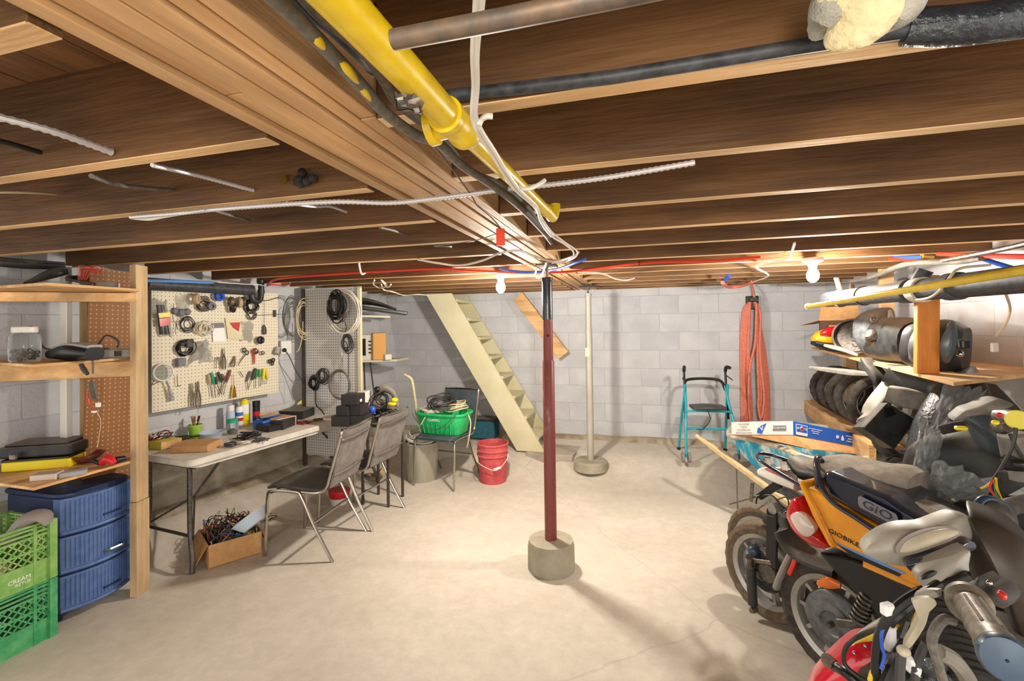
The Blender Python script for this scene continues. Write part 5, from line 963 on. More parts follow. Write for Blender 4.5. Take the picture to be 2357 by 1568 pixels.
# pipes on the right joists
S(MB().tube([Yp(1030, 222, .733), Yp(1050, 219, .733), Yp(1400, 179, .733), Yp(1870, 103, .733), Yp(2100, 68, .733), V((1.6, .733, 1.9))], .0105, 12), 'water_pipe', 'pipe_black', 'black pipe strapped along the nearest right joist', 'pipe')
S(MB().tube([Yp(905, 92, .357), Yp(1150, 46, .357), Yp(1420, -8, .357), Yp(1900, -110, .357)], [.0085], 12), 'copper_pipe', 'copper_aged', 'tarnished copper pipe at the very top of the picture', 'pipe')
S(MB().limb([Yp(2085, 62, .735), Yp(2200, 60, .735), Yp(2357, 40, .735), Yp(2500, 15, .735)], [(.036, .05), (.05, .05), (.05, .05), (.05, .05)]), 'pipe_wrap', 'bag_dark', 'black tape wrapped round the pipe at the top right', 'tape')
t = T('pipe_hanger', 'rusty strap hook holding the black pipe', 'strap', Yp(1975, 95, .72)); part(MB().limb([Yp(1985, 48, .72), Yp(1982, 62, .70), Yp(1975, 95, .70), Yp(1965, 102, .72)], [(.014, .004), (.013, .004), (.012, .004), (.01, .004)], up=(0, 1, 0)), 'strap', 'red_oxide', t)
t = T('pipe_strap', 'thin copper strap on the black pipe near the yellow tee', 'strap', Yp(1220, 205, .745)); part(MB().tube([Yp(1219, 190, .75), Yp(1219, 203, .742), Yp(1221, 217, .75)], .002, 6), 'strap', 'copper_aged', t)
fm = T('spray_foam', 'lump of cream spray foam between the joists at the top right', 'foam', Yp(1970, 60, .6)); rg = random.Random(11)
part(MB().limb([Yp(2010, -90, .60), Yp(1990, -20, .60), Yp(1965, 40, .61), Yp(1925, 75, .62), Yp(1905, 88, .63)], [(.10, .035), (.095, .035), (.08, .03), (.05, .02), (.02, .01)], up=(0, 1, 0), n=18), 'foam_core', 'foam', fm)
part(MB().limb([Yp(1950, -60, .62), Yp(1915, 20, .62), Yp(1890, 60, .63), Yp(1876, 80, .63)], [(.05, .06), (.05, .06), (.035, .05), (.01, .02)], up=(0, 1, 0), n=12), 'foam_skin', 'foam_grey', fm); part(MB().limb([Yp(2090, -60, .62), Yp(2070, 10, .62), Yp(2040, 40, .63), Yp(2000, 68, .63)], [(.05, .06), (.05, .06), (.035, .05), (.015, .02)], up=(0, 1, 0), n=12), 'foam_skin', 'foam_grey', fm)
# red and blue lines in the middle
tub('red_line', [Zp(615, 657, 1.868), Zp(640, 642, 1.865), Zp(760, 632, 1.865), Zp(900, 624, 1.865), Zp(1000, 619, 1.865), Zp(1080, 622, 1.86), Zp(1180, 628, 1.85), Zp(1300, 626, 1.85), Zp(1385, 617, 1.86), Zp(1500, 604, 1.865), Zp(1650, 600, 1.865), Zp(1750, 592, 1.872)], .0085, 'cable_red', 'red water line running below the joists across the middle', 'pipe', 8)
for x, y in ((752, 633), (890, 625), (1040, 621), (1471, 605)): S(MB().torus(Zp(x, y, 1.865), (1, 0, 0), .010, .004, 12, 6), 'pipe_clip', 'black_plastic', {752: 'black clip on the red line, leftmost', 890: 'black clip on the red line, second from left', 1040: 'black clip on the red line just left of the bulb', 1471: 'black clip on the red line right of the post'}[x], 'clip', 'clips on the red line')
tub('blue_line', [Zp(1150, 618, 1.865), Zp(1190, 625, 1.85), Zp(1240, 626, 1.85), Zp(1290, 618, 1.85), Zp(1325, 605, 1.865), Zp(1348, 597, 1.875)], .009, 'cable_blue', 'blue water line curving past the top of the red-brown post', 'pipe', 8)
tub('red_line', [Zp(612, 660, 1.86), Zp(625, 655, 1.86), Zp(650, 657, 1.86), Zp(668, 652, 1.87)], .006, 'cable_red', 'short red line end above the drain trap', 'pipe', 8)
CW = 'white cables looped under the joists'
for k, (pts, lb) in enumerate((
    ([Zp(960, 597, 1.865), Zp(1010, 606, 1.85), Zp(1060, 611, 1.85), Zp(1110, 600, 1.85), Zp(1150, 583, 1.86), Zp(1195, 577, 1.865), Zp(1230, 590, 1.86), Zp(1275, 602, 1.85), Zp(1320, 590, 1.85), Zp(1332, 580, 1.865)], 'long grey-white cable swooping under the beam behind the orange tag'),
    ([Zp(826, 604, 1.87), Zp(829, 622, 1.85), Zp(833, 631, 1.84), Zp(840, 629, 1.86)], 'short white cable hook hanging left of the bulb at the left'),
    ([Zp(862, 645, 1.865), Zp(860, 655, 1.85), Zp(875, 663, 1.84), Zp(890, 658, 1.84), Zp(878, 645, 1.865), Zp(892, 661, 1.83), Zp(900, 655, 1.84)], 'white cable knot hanging above the tall pegboard'),
    ([Zp(878, 655, 1.872), Zp(883, 667, 1.84), Zp(905, 672, 1.82), Zp(930, 680, 1.81), Zp(960, 678, 1.81), Zp(990, 680, 1.82)], 'white cable bundle drooping right of the knot'),
    ([Zp(1235, 620, 1.86), Zp(1233, 633, 1.83), Zp(1240, 640, 1.81), Zp(1250, 628, 1.83), Zp(1258, 605, 1.86)], 'white cable loop hanging beside the black top of the post'),
    ([Zp(1330, 626, 1.86), Zp(1385, 630, 1.85), Zp(1415, 642, 1.84), Zp(1440, 645, 1.84), Zp(1460, 641, 1.86)], 'white cable drooping right of the post top'),
    ([Zp(1829, 560, 1.87), Zp(1820, 585, 1.86), Zp(1808, 597, 1.85), Zp(1745, 610, 1.86), Zp(1743, 618, 1.85), Zp(1768, 632, 1.84), Zp(1760, 640, 1.84), Zp(1730, 650, 1.85)], 'white cable zigzagging down to the pink capped line'))): tub('white_cable', pts, .006, 'cable_white', lb, 'cable', 7, 4, (), CW)
tub('capped_line', [Zp(1664, 646, 1.87), Zp(1664, 652, 1.83), Zp(1680, 661, 1.82), Zp(1710, 657, 1.83), Zp(1732, 648, 1.85)], .016, 'coral_hose', 'short pink capped pipe hanging above the coral hose', 'pipe', 10)
S(MB().tube([Zp(1668, 645, 1.84), Zp(1678, 634, 1.87)], .014, 8), 'dark_stub', 'cable_blue', 'dark blue pipe stub meeting the pink capped pipe', 'pipe')
# right hand lines
tub('red_line', [D(1975, 580, 3.3), D(2020, 592, 3.1), D(2080, 597, 2.9), D(2130, 597, 2.7)], .013, 'cable_red', 'red line sagging under the joists at the right', 'pipe', 8)
tub('blue_line', [D(2020, 577, 3.1), D(2070, 590, 2.9), D(2125, 592, 2.7)], .012, 'cable_blue', 'blue line beside the sagging red line at the right', 'pipe', 8)
tub('red_line', [D(2160, 585, 2.6), D(2240, 588, 2.3), D(2300, 590, 2.1), D(2420, 592, 1.9)], .012, 'cable_red', 'red line at the right picture edge', 'pipe', 8)
tub('blue_line', [D(2240, 588, 2.25), D(2290, 605, 2.2), D(2340, 620, 2.15)], .011, 'cable_blue', 'blue line angling down at the right picture edge', 'pipe', 8)
S(MB().lathe([(.016, 0), (.016, .06)], D(2122, 590, 2.7), CR, 12), 'brass_fitting', 'brass', 'brass fitting joining the blue line at the right', 'fitting')
t = T('drain_pipe', 'large dusty black drain pipe along the right wall', 'pipe', D(2150, 670, 2.4)); pA, pB = D(1905, 690, 3.0), D(2380, 640, 1.5)
part(MB().tube([pA, pB, pB + (pB - pA) * .5], .048, 22), 'pipe', 'pipe_black', t)
for f_, m_ in ((.72, 'cable_white'), (.66, 'pipe_black'), (.86, 'pipe_black')):
    q = pA.lerp(pB, f_ - .1); part(MB().lathe([(.052, -.03), (.056, -.028), (.056, .028), (.052, .03)], q, pB - pA, 20), 'collar', m_, t)
for f_ in (.12, .3): part(MB().torus(pA.lerp(pB, f_), pB - pA, .051, .004, 22, 6), 'strap', 'copper_aged', t)
part(MB().tube([pA.lerp(pB, .58), pA.lerp(pB, .60) + V((.01, 0, .04)), pA.lerp(pB, .61) + V((.03, 0, .09))], .03, 14), 'branch', 'pipe_black', t)
t = T('gas_pipe', 'thin yellow gas pipe sloping along the right wall', 'pipe', D(2100, 665, 2.5)); yA, yB = D(1862, 706, 2.75), D(2375, 619, 1.18)
part(MB().tube([yA, yB, yB + (yB - yA) * .3], .0135, 14), 'pipe', 'yellow_paint', t); part(MB().lathe([(.02, 0), (.02, .03)], yA - (yB - yA).normalized() * .02, yB - yA, 12), 'end_cap', 'cable_white', t)
S(MB().limb([D(1790, 655, 4.2), D(1900, 655, 3.8), D(2000, 640, 3.2), D(2090, 608, 2.7), D(2200, 603, 2.4), D(2260, 596, 2.2)], [(.02, .02), (.05, .02), (.03, .03), (.08, .03), (.06, .03), (.03, .02)], n=10), 'cable_bundle', 'grey_dusty', 'dusty grey cable bundle and sheathing above the black drain pipe', 'cable')
tub('steel_conduit', [D(2170, 600, 2.4), D(2300, 575, 2.0), D(2400, 552, 1.8)], .012, 'dull_metal', 'thin steel conduit rising to the upper right', 'conduit')
tub('white_cable', [D(1960, 690, 2.75), D(2020, 689, 2.5), D(2080, 690, 2.2), D(2130, 688, 1.95), D(2160, 672, 1.82), D(2185, 640, 1.74), D(2210, 618, 1.74), D(2280, 610, 1.72)], .005, 'cable_cream', 'cream cable wrapped over the black drain pipe', 'cable', 7)
t = T('dangling_cable', 'cream cable with a bare connector dangling by the right wall', 'cable', D(2290, 800, 2.3)); part(MB().tube([D(2312, 655, 1.75), D(2312, 668, 1.9), D(2325, 710, 2.3), D(2315, 745, 2.3), D(2292, 775, 2.3)], .006, 8, False, 5), 'cable', 'cable_cream', t); part(MB().box(D(2289, 800, 2.3), (.025, .02, .045)), 'connector', 'white_plastic', t, False, .003)
for k, (x0, y0, x1, y1) in enumerate(((1925, 640, 1945, 700), (1962, 655, 1958, 690))): S(MB().limb([D(x0, y0, 2.8), D((x0 + x1) / 2, (y0 + y1) / 2, 2.75), D(x1, y1, 2.75)], [(.03, .006)] * 3, up=(0, 1, 0)), 'pipe_strap', 'copper_aged', ['reddish strap hanging by the drain pipe end, left one', 'reddish strap hanging by the drain pipe end, right one'][k], 'strap')
# ================================================= back wall things: walker, hose
ry, rzf = 4.93, None
rx = .61; g0 = fz(rx, ry)
t = T('walker', 'teal folding walker with a black seat and grey wheels against the back wall', 'walker', (rx, ry, g0)); g = V((rx, ry, g0))
RM = rz(math.radians(6))
def W3(x, y, z): return g + RM @ V((x, y, z))
for s in (-1, 1):
    part(MB().tube([W3(s * .235, -.22, .05), W3(s * .225, -.17, .30), W3(s * .20, -.06, .52), W3(s * .19, .02, .70)], .0125, 10, False, 3), 'front_leg', 'teal_paint', t)
    part(MB().tube([W3(s * .225, .20, .04), W3(s * .215, .10, .35), W3(s * .20, -.0, .60), W3(s * .20, -.03, .72)], .0125, 10, False, 3), 'rear_leg', 'teal_paint', t)
    hd = part(MB().tube([W3(s * .195, 0, .62), W3(s * .195, .02, .78), W3(s * .195, .03, .85)], .011, 8), 'handle_post', 'cable_black', t); part(MB().tube([W3(s * .195, .03, .84), W3(s * .198, .0, .885), W3(s * .21, -.07, .885)], .016, 10, False, 3), 'handle_grip', 'black_rubber', hd)
    part(MB().tube([W3(s * .2, .0, .80), W3(s * .225, -.05, .775), W3(s * .225, -.09, .77)], .005, 6), 'brake_lever', 'cable_black', t)
    for dx in (-.028, .028): 
        if s == 1 and dx > 0: continue
        part(MB().lathe([(.0, -.012), (.045, -.012), (.05, -.006), (.05, .006), (.045, .012), (0, .012)], W3(s * .238 + dx, -.225, .05), RM @ V((1, 0, 0)), 22), 'wheel', 'stain_grey', t)
    part(MB().lathe([(.016, 0), (.02, .03)], W3(s * .227, .205, .0), (0, 0, 1), 12), 'rubber_tip', 'black_rubber', t)
    part(MB().bar(W3(s * .2, -.02, .38), W3(s * .2, -.02, .52), .022, .022), 'fold_bracket', 'black_plastic', t, False)
part(MB().limb([W3(-.15, -.06, .50), W3(0, -.06, .505), W3(.15, -.06, .50)], [(.20, .03), (.24, .035), (.20, .03)], pw=4), 'seat', 'vinyl_dark', t)
for z in (.30, .47): part(MB().tube([W3(-.21, -.10, z - .02), W3(-.17, -.12, z), W3(.17, -.12, z), W3(.21, -.10, z - .02)], .011, 8, False, 3), 'crossbar', 'teal_paint', t)
part(MB().tube([W3(-.19, .02, .66), W3(-.17, .09, .735), W3(-.08, .12, .755), W3(.08, .12, .755), W3(.17, .09, .735), W3(.19, .02, .66)], .014, 10, False, 4), 'backrest', 'black_rubber', t)
S(MB().tube([W3(-.02, -.14, .49), W3(0, -.16, .40), W3(-.06, -.15, .31), W3(-.12, -.14, .30)], .004, 6, False, 4), 'brake_cable', 'cable_black', 'thin black cable sagging below the walker seat', 'cable')
hk = Yp(1733, 690, 5.24); t = T('air_hose', 'coral red hose hung in long loops on the back wall', 'hose', (hk.x, hk.y, .35)); rg = random.Random(8)
for k in range(4):
    y = 5.26 - .013 * k; a = 1.00 + .012 * k; zb = .30 + .05 * k
    part(MB().tube([(1.09, y, 1.70), (a + .035, y, 1.62), (a + .005, y, 1.35), (a - .006 * k, y, .9), (a + .0, y, zb + .15), (a + .025, y, zb), (a + .045, y, zb + .12), (a + .03, y - .01, .9), (a + .03, y - .01, 1.3), (1.085, y, 1.69)], .0125, 8, False, 4), 'hose_loop', 'coral_hose', t)
for k in range(5):
    y = 5.255 - .013 * k; b = 1.25 - .014 * k; zb = .27 + .06 * k
    part(MB().tube([(1.125, y, 1.70), (1.16 + .004 * k, y, 1.58), (b - .03, y, 1.2), (b, y, .8), (b - .005, y, zb + .12), (b - .035, y, zb), (b - .055, y, zb + .15), (b - .05 + .01 * (k % 2), y - .01, .75), (b - .055, y - .01, 1.15), (1.15, y, 1.68)], .0125, 8, False, 4), 'hose_loop', 'coral_hose', t)
part(MB().tube([(1.14, 5.19, 1.68), (1.12, 5.18, 1.3), (1.06, 5.18, 1.0), (1.05, 5.18, .6), (1.09, 5.18, .34), (1.13, 5.18, .30)], .0125, 8, False, 5), 'hose_loop', 'coral_hose', t)
S(MB().box(hk + V((0, .0, -.0)), (.09, .10, .05)).box(hk + V((0, .035, -.03)), (.12, .03, .14)), 'hose_hook', 'black_plastic', 'black hook bracket carrying the coral hose', 'hook', smooth=False, bevel=.006)
S(MB().tube([hk + V((0, -.06, .02)), hk + V((.0, -.04, .08)), hk + V((-.01, .0, .15))], .011, 8), 'hose_tail', 'coral_hose', 'end of the coral hose looping up over its hook', 'hose')
# ================================================= shelving on the right wall
sh = T('storage_rack', 'rough two level plywood rack along the right wall', 'shelf', (1.8, 3.6, .7)); z1 = 1.25; z2 = .70
f0, f1 = Zp(1868, 800, z1), Zp(2195, 880, z1); pq = [f0, f1, f1 + V((.6, 0, 0)), V((XR - .02, f0.y, z1))]
pq[2] = V((XR - .02, f1.y + .55, z1)); part(MB().prism([V((p.x, p.y, z1 - .015)) for p in pq], (0, 0, .015)), 'upper_board', 'board_y', sh, False)
part(MB().bar(V((f0.x + .25, f0.y - .35, z1 - .05)), V((XR - .03, f0.y - .35, z1 - .05)), .04, .085), 'bearer', 'board_x', sh, False, .002)
g0_, g1_ = Zp(1842, 915, z2), Zp(2000, 1025, z2); part(MB().prism([V((g0_.x, g0_.y, z2 - .02)), V((g1_.x, g1_.y, z2 - .02)), V((XR - .02, g1_.y, z2 - .02)), V((XR - .02, g0_.y, z2 - .02))], (0, 0, .02)), 'lower_board', 'board_y', sh, False)
part(MB().bar(V((g0_.x + .02, g0_.y, z2 - .075)), V((g1_.x + .02, g1_.y, z2 - .075)), .04, .11), 'front_rail', 'board_y', sh, False, .002)
for y in (4.9, 3.3):
    part(MB().bar((XR - .06, y, fz(2, y)), (XR - .06, y, 1.235), .04, .085), 'rack_post', 'board_x', sh, False, .002)
ph = D(2132, 860, 2.12); pt_ = D(2160, 664, 2.12); part(MB().bar(V((ph.x, ph.y, ph.z)), V((ph.x + .012, ph.y, 1.70)), .085, .036, (0, 1, 0)), 'hanger_board', 'orange_wood', sh, False, .003, label='orange stained hanger board')
hb2 = D(2040, 670, 3.3); part(MB().bar(V((hb2.x, hb2.y, 1.25)), V((hb2.x, hb2.y, 1.865)), .085, .036, (0, 1, 0)), 'hanger_board', 'board_x', sh, False, .003)
# tyres standing in a row on the lower board
def tyre(c, ax, R, r, ma, lab, rim=True, grp='tyres on the lower rack board'):
    t = T('tyre', lab, 'tyre', c - V((0, 0, R + r)), grp); ax = V(ax).normalized(); sd, u = frame(ax)
    prof = [(-.9, .0), (-1.0, .45), (-.85, .85), (-.45, 1.0), (.45, 1.0), (.85, .85), (1.0, .45), (.9, 0), (.6, -.25), (-.6, -.25)]; n = 44; rs = []
    for i in range(n):
        a = 2 * math.pi * i / n; d = sd * math.cos(a) + u * math.sin(a); k = .0035 if i % 2 else 0
        rs.append([c + d * (R + r * q - (k if q > .8 else 0)) + ax * (r * p) for p, q in prof])
    part(MB().rings(rs, True), 'tread', ma, t)
    if rim: part(MB().lathe([(R * .98, -r * .6), (R * .9, -r * .5), (R * .86, 0), (R * .9, r * .5), (R * .98, r * .6)], c, ax, 30, False), 'rim', 'rim_silver', t)
    return t
TY = [(1.66, 4.72, .20, 'tyre', 'dark tyre at the far left end of the rack row', False), (1.65, 4.52, .20, 'tyre', 'second tyre from the left end of the rack row', False), (1.64, 4.28, .205, 'tyre', 'third tyre from the left in the rack row', False), (1.62, 4.04, .21, 'tyre', 'middle tyre of the rack row with a bright rim edge', True), (1.61, 3.78, .21, 'tyre', 'large dark tyre with a silver rim right of the middle', True), (1.60, 3.54, .18, 'tyre_brown', 'brown dusty tyre near the right end of the rack row', False), (1.62, 3.36, .18, 'tyre_brown', 'pale dusty tyre at the right end of the rack row', True)]
for x, y, R, ma, lab, rim in TY:
    r = .045; tyre(V((x, y, z2 + R)), (.22, 1, .10), R - r, r, ma, lab, rim)
# things on the upper board
def D3(x, y, d): return D(x, y, d)
bxp = SH(1885, z1, 3.95); bxq = SH(1985, z1, 3.7); n = V((-(bxq - bxp).y, (bxq - bxp).x, 0)).normalized() * .26
t = T('carton', 'open brown carton with a dark printed side on the rack behind the tail light', 'box', bxp)
for a, b in ((bxp, bxq), (bxq, bxq + n), (bxq + n, bxp + n), (bxp + n, bxp)): part(MB().prism([a, b, b + V((0, 0, .25)), a + V((0, 0, .25))], (V((b - a).normalized()).cross(V((0, 0, 1)))) * -.005), 'side', 'cardboard_dark', t, False)
part(MB().prism([bxp + V((0, 0, .25)), bxq + V((0, 0, .25)), bxq - n * .1 + V((-.02, 0, .36)), bxp - n * .1 + V((.03, 0, .37))], (0, 0, .004)), 'flap', 'cardboard', t, False)
part(MB().prism([bxp + V((0, 0, .25)), bxp + n + V((0, 0, .25)), bxp + n + V((-.12, 0, .22)), bxp + V((-.15, -.02, .21))], (0, 0, .004)), 'flap', 'cardboard', t, False)
xd = (bxq - bxp).normalized(); part(MB().prism([bxp.lerp(bxq, a) - n * .02 + V((0, 0, z)) for a, z in ((.25, .16), (.75, .16), (.75, .21), (.25, .21))], n * -.008), 'label_patch', 'cardboard', t, False); text('PREMIUM', .035, mframe(bxp.lerp(bxq, .5) - n * .04 + V((0, 0, .185)), xd, (0, 0, 1)), 'cardboard_dark', t)
tl = T('tail_light', 'orange tail section with a red lens lying on the rack', 'tail light', SH(1905, z1, 3.45)); P_ = lambda x, y, d=3.45: D(x, y, d)
part(MB().limb([P_(1872, 782), P_(1890, 778), P_(1920, 776), P_(1950, 778)], [(.05, .05), (.14, .11), (.17, .14), (.16, .13)], n=20), 'orange_shell', 'orange_paint', tl)
part(MB().limb([P_(1888, 768, 3.38), P_(1905, 764, 3.37), P_(1925, 763, 3.37), P_(1944, 768, 3.38)], [(.03, .02), (.06, .06), (.06, .07), (.05, .03)], n=16), 'red_lens', 'red_lens', tl)
part(MB().limb([P_(1872, 788), P_(1900, 796), P_(1930, 802), P_(1955, 800)], [(.06, .04), (.15, .06), (.17, .06), (.14, .06)], n=16, pw=3), 'black_base', 'black_plastic', tl)
S(MB().limb([D(1898, 795, 3.25), D(1920, 800, 3.2), D(1950, 808, 3.15), D(1975, 818, 3.1)], [(.03, .02), (.07, .03), (.06, .03), (.02, .02)], n=14, pw=3), 'fairing_strip', 'silver_paint', 'dusty silver fairing strip in front of the orange tail section', 'fairing')
t = T('headlight', 'round headlight bucket with loose wires on the rack beside the tail section', 'headlight', D(1970, 800, 3.15))
part(MB().lathe([(0, .05), (.10, .03), (.112, -.02), (.12, 0), (.115, .03), (.09, .07), (.04, .10), (0, .10)], D(1965, 775, 3.15), D(1965, 775, 3.4) - D(1940, 775, 3.15), 26), 'bucket', 'steel_dark', t); part(MB().torus(D(1963, 775, 3.12), D(1965, 775, 3.4) - D(1940, 775, 3.15), .115, .007, 28, 8), 'ring', 'copper_aged', t)
mb = MB()
for k in range(5): mb.tube([D(1958 + k, 760 + 8 * k, 3.05), D(1970, 750 + 12 * k, 3.0), D(1985 + 2 * k, 760 + 6 * k, 3.0), D(1998, 770, 3.0)], .004, 6, False, 4)
part(mb, 'wires', 'cable_dark', t, kind='stuff')
t = T('front_fairing', 'glossy dark grey domed scooter fairing standing on the rack', 'fairing', SH(2020, z1, 2.85)); q = lambda x, y, d=2.8: D(x, y, d)
rs = []; cen = [(2002, 815), (1996, 790), (1998, 765), (2012, 735), (2030, 718)]
part(MB().dome([q(x, y, 2.85) for x, y in ((1982, 755), (1985, 737), (1996, 724), (2011, 715), (2030, 710), (2052, 709), (2050, 730), (2046, 750), (2043, 772), (2038, 797), (2030, 826), (2010, 820), (1995, 802), (1984, 781))], .10, .08), 'shell', 'hub_grey', t)
part(MB().limb([q(2048, 716, 2.8), q(2050, 742, 2.72), q(2046, 775, 2.7), q(2042, 805, 2.72), q(2036, 834, 2.8)], [(.02, .015), (.03, .035), (.03, .035), (.03, .03), (.02, .015)], up=CR), 'edge_trim', 'silver_paint', t)
part(MB().limb([q(2006, 766, 2.62), q(2005, 778, 2.6), q(2000, 790, 2.62)], [(.05, .05), (.06, .06), (.04, .05)]), 'lock_boss', 'dull_metal', t); part(MB().torus(q(2012, 736, 2.68), CF * -1 + CR * -.4, .014, .006, 16, 8), 'hole_ring', 'dull_metal', t)
t = T('foam_roll', 'dark dusty cylindrical cushion lying on the rack behind the grey dome', 'cushion', SH(2080, z1, 2.6)); part(MB().limb([D(2040, 780, 2.85), D(2070, 783, 2.7), D(2100, 786, 2.6), D(2125, 790, 2.5)], [(.26, .26), (.27, .27), (.26, .26), (.24, .24)], n=22, pw=2.6), 'roll', 'black_dusty', t)
t = T('top_case', 'dark grey dusty rounded luggage case at the right end of the rack', 'case', SH(2180, z1, 2.2)); z = lambda x, y, d=2.15: D(x, y, d)
part(MB().limb([z(2108, 790, 2.35), z(2135, 795, 2.3), z(2185, 800, 2.25), z(2225, 803, 2.2)], [(.20, .20), (.24, .25), (.24, .27), (.17, .20)], n=26, pw=3.2), 'shell', 'black_dusty', t)
part(MB().limb([z(2190, 745, 2.08), z(2187, 770, 2.04), z(2180, 805, 2.04), z(2176, 830, 2.08)], [(.03, .02), (.055, .03), (.055, .03), (.03, .02)], up=CR, pw=4), 'side_panel', 'vinyl_slate', t)
part(MB().limb([z(2116, 750, 2.24), z(2110, 775, 2.2), z(2104, 805, 2.2), z(2100, 828, 2.24)], [(.03, .02), (.05, .03), (.05, .03), (.03, .02)], up=CR, pw=4), 'side_panel', 'hub_grey', t)
part(MB().box(z(2212, 792, 2.05), (.04, .05, .04), rz(.4)), 'latch', 'black_plastic', t, False, .006); part(MB().ball(z(2210, 815, 2.05), .014), 'lock', 'chrome', t)
# broken black panels around the tyres
for k, (l, wh, ma, nm, lb) in enumerate((
    ([D(1866, 846, 3.2), D(1910, 852, 3.1), D(1960, 858, 3.0), D(2010, 862, 2.9)], [(.05, .015), (.09, .03), (.10, .035), (.08, .02)], 'grey_dusty', 'trim_panel', 'long dusty grey trim panel above the tyres'),
    ([D(1990, 825, 2.75), D(2010, 850, 2.7), D(2035, 880, 2.65), D(2050, 905, 2.6)], [(.06, .02), (.12, .04), (.14, .04), (.06, .03)], 'black_dusty', 'trim_panel', 'dark folded trim panel under the dome fairing'),
    ([D(2050, 860, 2.5), D(2110, 885, 2.4), D(2170, 905, 2.3), D(2200, 915, 2.2)], [(.13, .10), (.15, .12), (.15, .12), (.12, .10)], 'black_dusty', 'battery_box', 'long black dusty box slung under the rack'),
    ([D(2045, 905, 2.35), D(2080, 915, 2.3), D(2130, 925, 2.25)], [(.06, .08), (.06, .10), (.06, .09)], 'grey_dusty', 'bracket_beam', 'dusty grey metal beam below the long black box'),
    ([D(2070, 850, 2.6), D(2050, 890, 2.5), D(2020, 930, 2.45), D(2000, 970, 2.45), D(1995, 990, 2.5)], [(.06, .06), (.08, .07), (.09, .07), (.10, .07), (.08, .05)], 'grey_dusty', 'leg_shield', 'upright dusty grey leg shield beside the last tyre'),
    ([D(2015, 1000, 2.5), D(2030, 1025, 2.45), D(2060, 1050, 2.4), D(2100, 1085, 2.35)], [(.05, .03), (.07, .05), (.07, .05), (.04, .03)], 'black_dusty', 'fender_strip', 'narrow dusty black strip below the square black panel'))):
    S(MB().limb(l, wh, n=16, pw=4.5), nm, ma, lb, 'scooter part')
sq = [D(1985, 985, 2.35), D(2040, 925, 2.35), D(2112, 965, 2.3), D(2060, 1035, 2.3)]; nn = (sq[1] - sq[0]).cross(sq[2] - sq[0]).normalized(); nn = nn if nn.dot(CF) > 0 else -nn
t = T('battery_pack', 'square black battery pack tilted beside the tyres', 'battery', D(2050, 1035, 2.35)); part(MB().prism(sq, nn * .12), 'case', 'black_dusty', t, False, .006); part(MB().prism([D(2030, 940, 2.335), D(2052, 938, 2.335), D(2060, 955, 2.33), D(2038, 962, 2.335)], nn * -.012), 'socket', 'black_plastic', t, False)
S(MB().bar(SH(2100, .30, 2.9), SH(2280, .30, 2.15), .22, .45), 'stored_bundle', 'bag_dark', 'large dark wrapped bundle behind the covered scooter', 'bundle', smooth=False, bevel=.06)
# ================================================= wheelbarrow
wb = T('wheelbarrow', 'wheelbarrow with a paint-worn blue tray, dusty rim and wooden handles', 'wheelbarrow', Zp(1850, 1180, 0))
zr = .60; rim = [Zp(1677, 1003, zr), Zp(1725, 1012, zr), Zp(1790, 1030, zr), Zp(1850, 1054, zr), Zp(1900, 1063, zr), Zp(1960, 1063, zr), Zp(2025, 1050, zr), Zp(2032, 1032, zr), Zp(1990, 1000, zr), Zp(1900, 985, zr), Zp(1800, 975, zr), Zp(1700, 980, zr)]
cb = sum(rim, V((0, 0, 0))) / 12; bot = [V((cb.x + .03, cb.y, .27)) + V(((p.x - cb.x) * .5, (p.y - cb.y) * .5, 0)) for p in rim]; mid = [p.lerp(b, .5) + V(((p.x - cb.x) * .06, (p.y - cb.y) * .06, 0)) for p, b in zip(rim, bot)]
ins = [b + (V((cb.x, cb.y, b.z)) - b) * .06 + V((0, 0, .01)) for b in bot]; rin = [p + (V((cb.x, cb.y, p.z)) - p) * .04 for p in rim]
part(MB().rings([bot, mid, rim, rin, ins]), 'tray', 'tray_blue', wb); part(MB().tube([p + V((0, 0, .005)) for p in rim], .019, 8, True, 3), 'rim', 'rim_dusty', wb)
h0, h1 = Zp(1602, 1003, .56), Zp(1700, 1072, .40); h2 = Zp(1775, 1128, .30)
part(MB().tube([h0, h0.lerp(h1, .35)], [.016, .02], 12), 'handle_grip', 'handle_wood', wb); part(MB().bar(h0.lerp(h1, .33), h2 + (h2 - h1) * 1.2, .036, .042), 'handle', 'handle_wood', wb, False, .008)
hs_ = V((.45, .42, 0)); part(MB().bar(h0 + hs_ + V((.2, 0, -.05)), h2 + (h2 - h1) * 1.2 + hs_, .036, .042), 'handle', 'handle_wood', wb, False, .008)
lg = Zp(1695, 1075, .36); part(MB().bar(lg, V((lg.x, lg.y - .02, 0.0)) , .03, .006), 'leg', 'dull_metal', wb, False); part(MB().bar(lg + hs_ * .8, V((lg.x, lg.y, 0)) + hs_ * .8, .03, .006), 'leg', 'dull_metal', wb, False)
wc = V((cb.x + .55, cb.y - .30, .18)); part(MB().torus(wc, (.4, .9, 0), .14, .04, 28, 10), 'wheel', 'tyre', wb); part(MB().lathe([(.11, -.03), (.11, .03)], wc, (.4, .9, 0), 20), 'wheel_hub', 'dull_metal', wb)
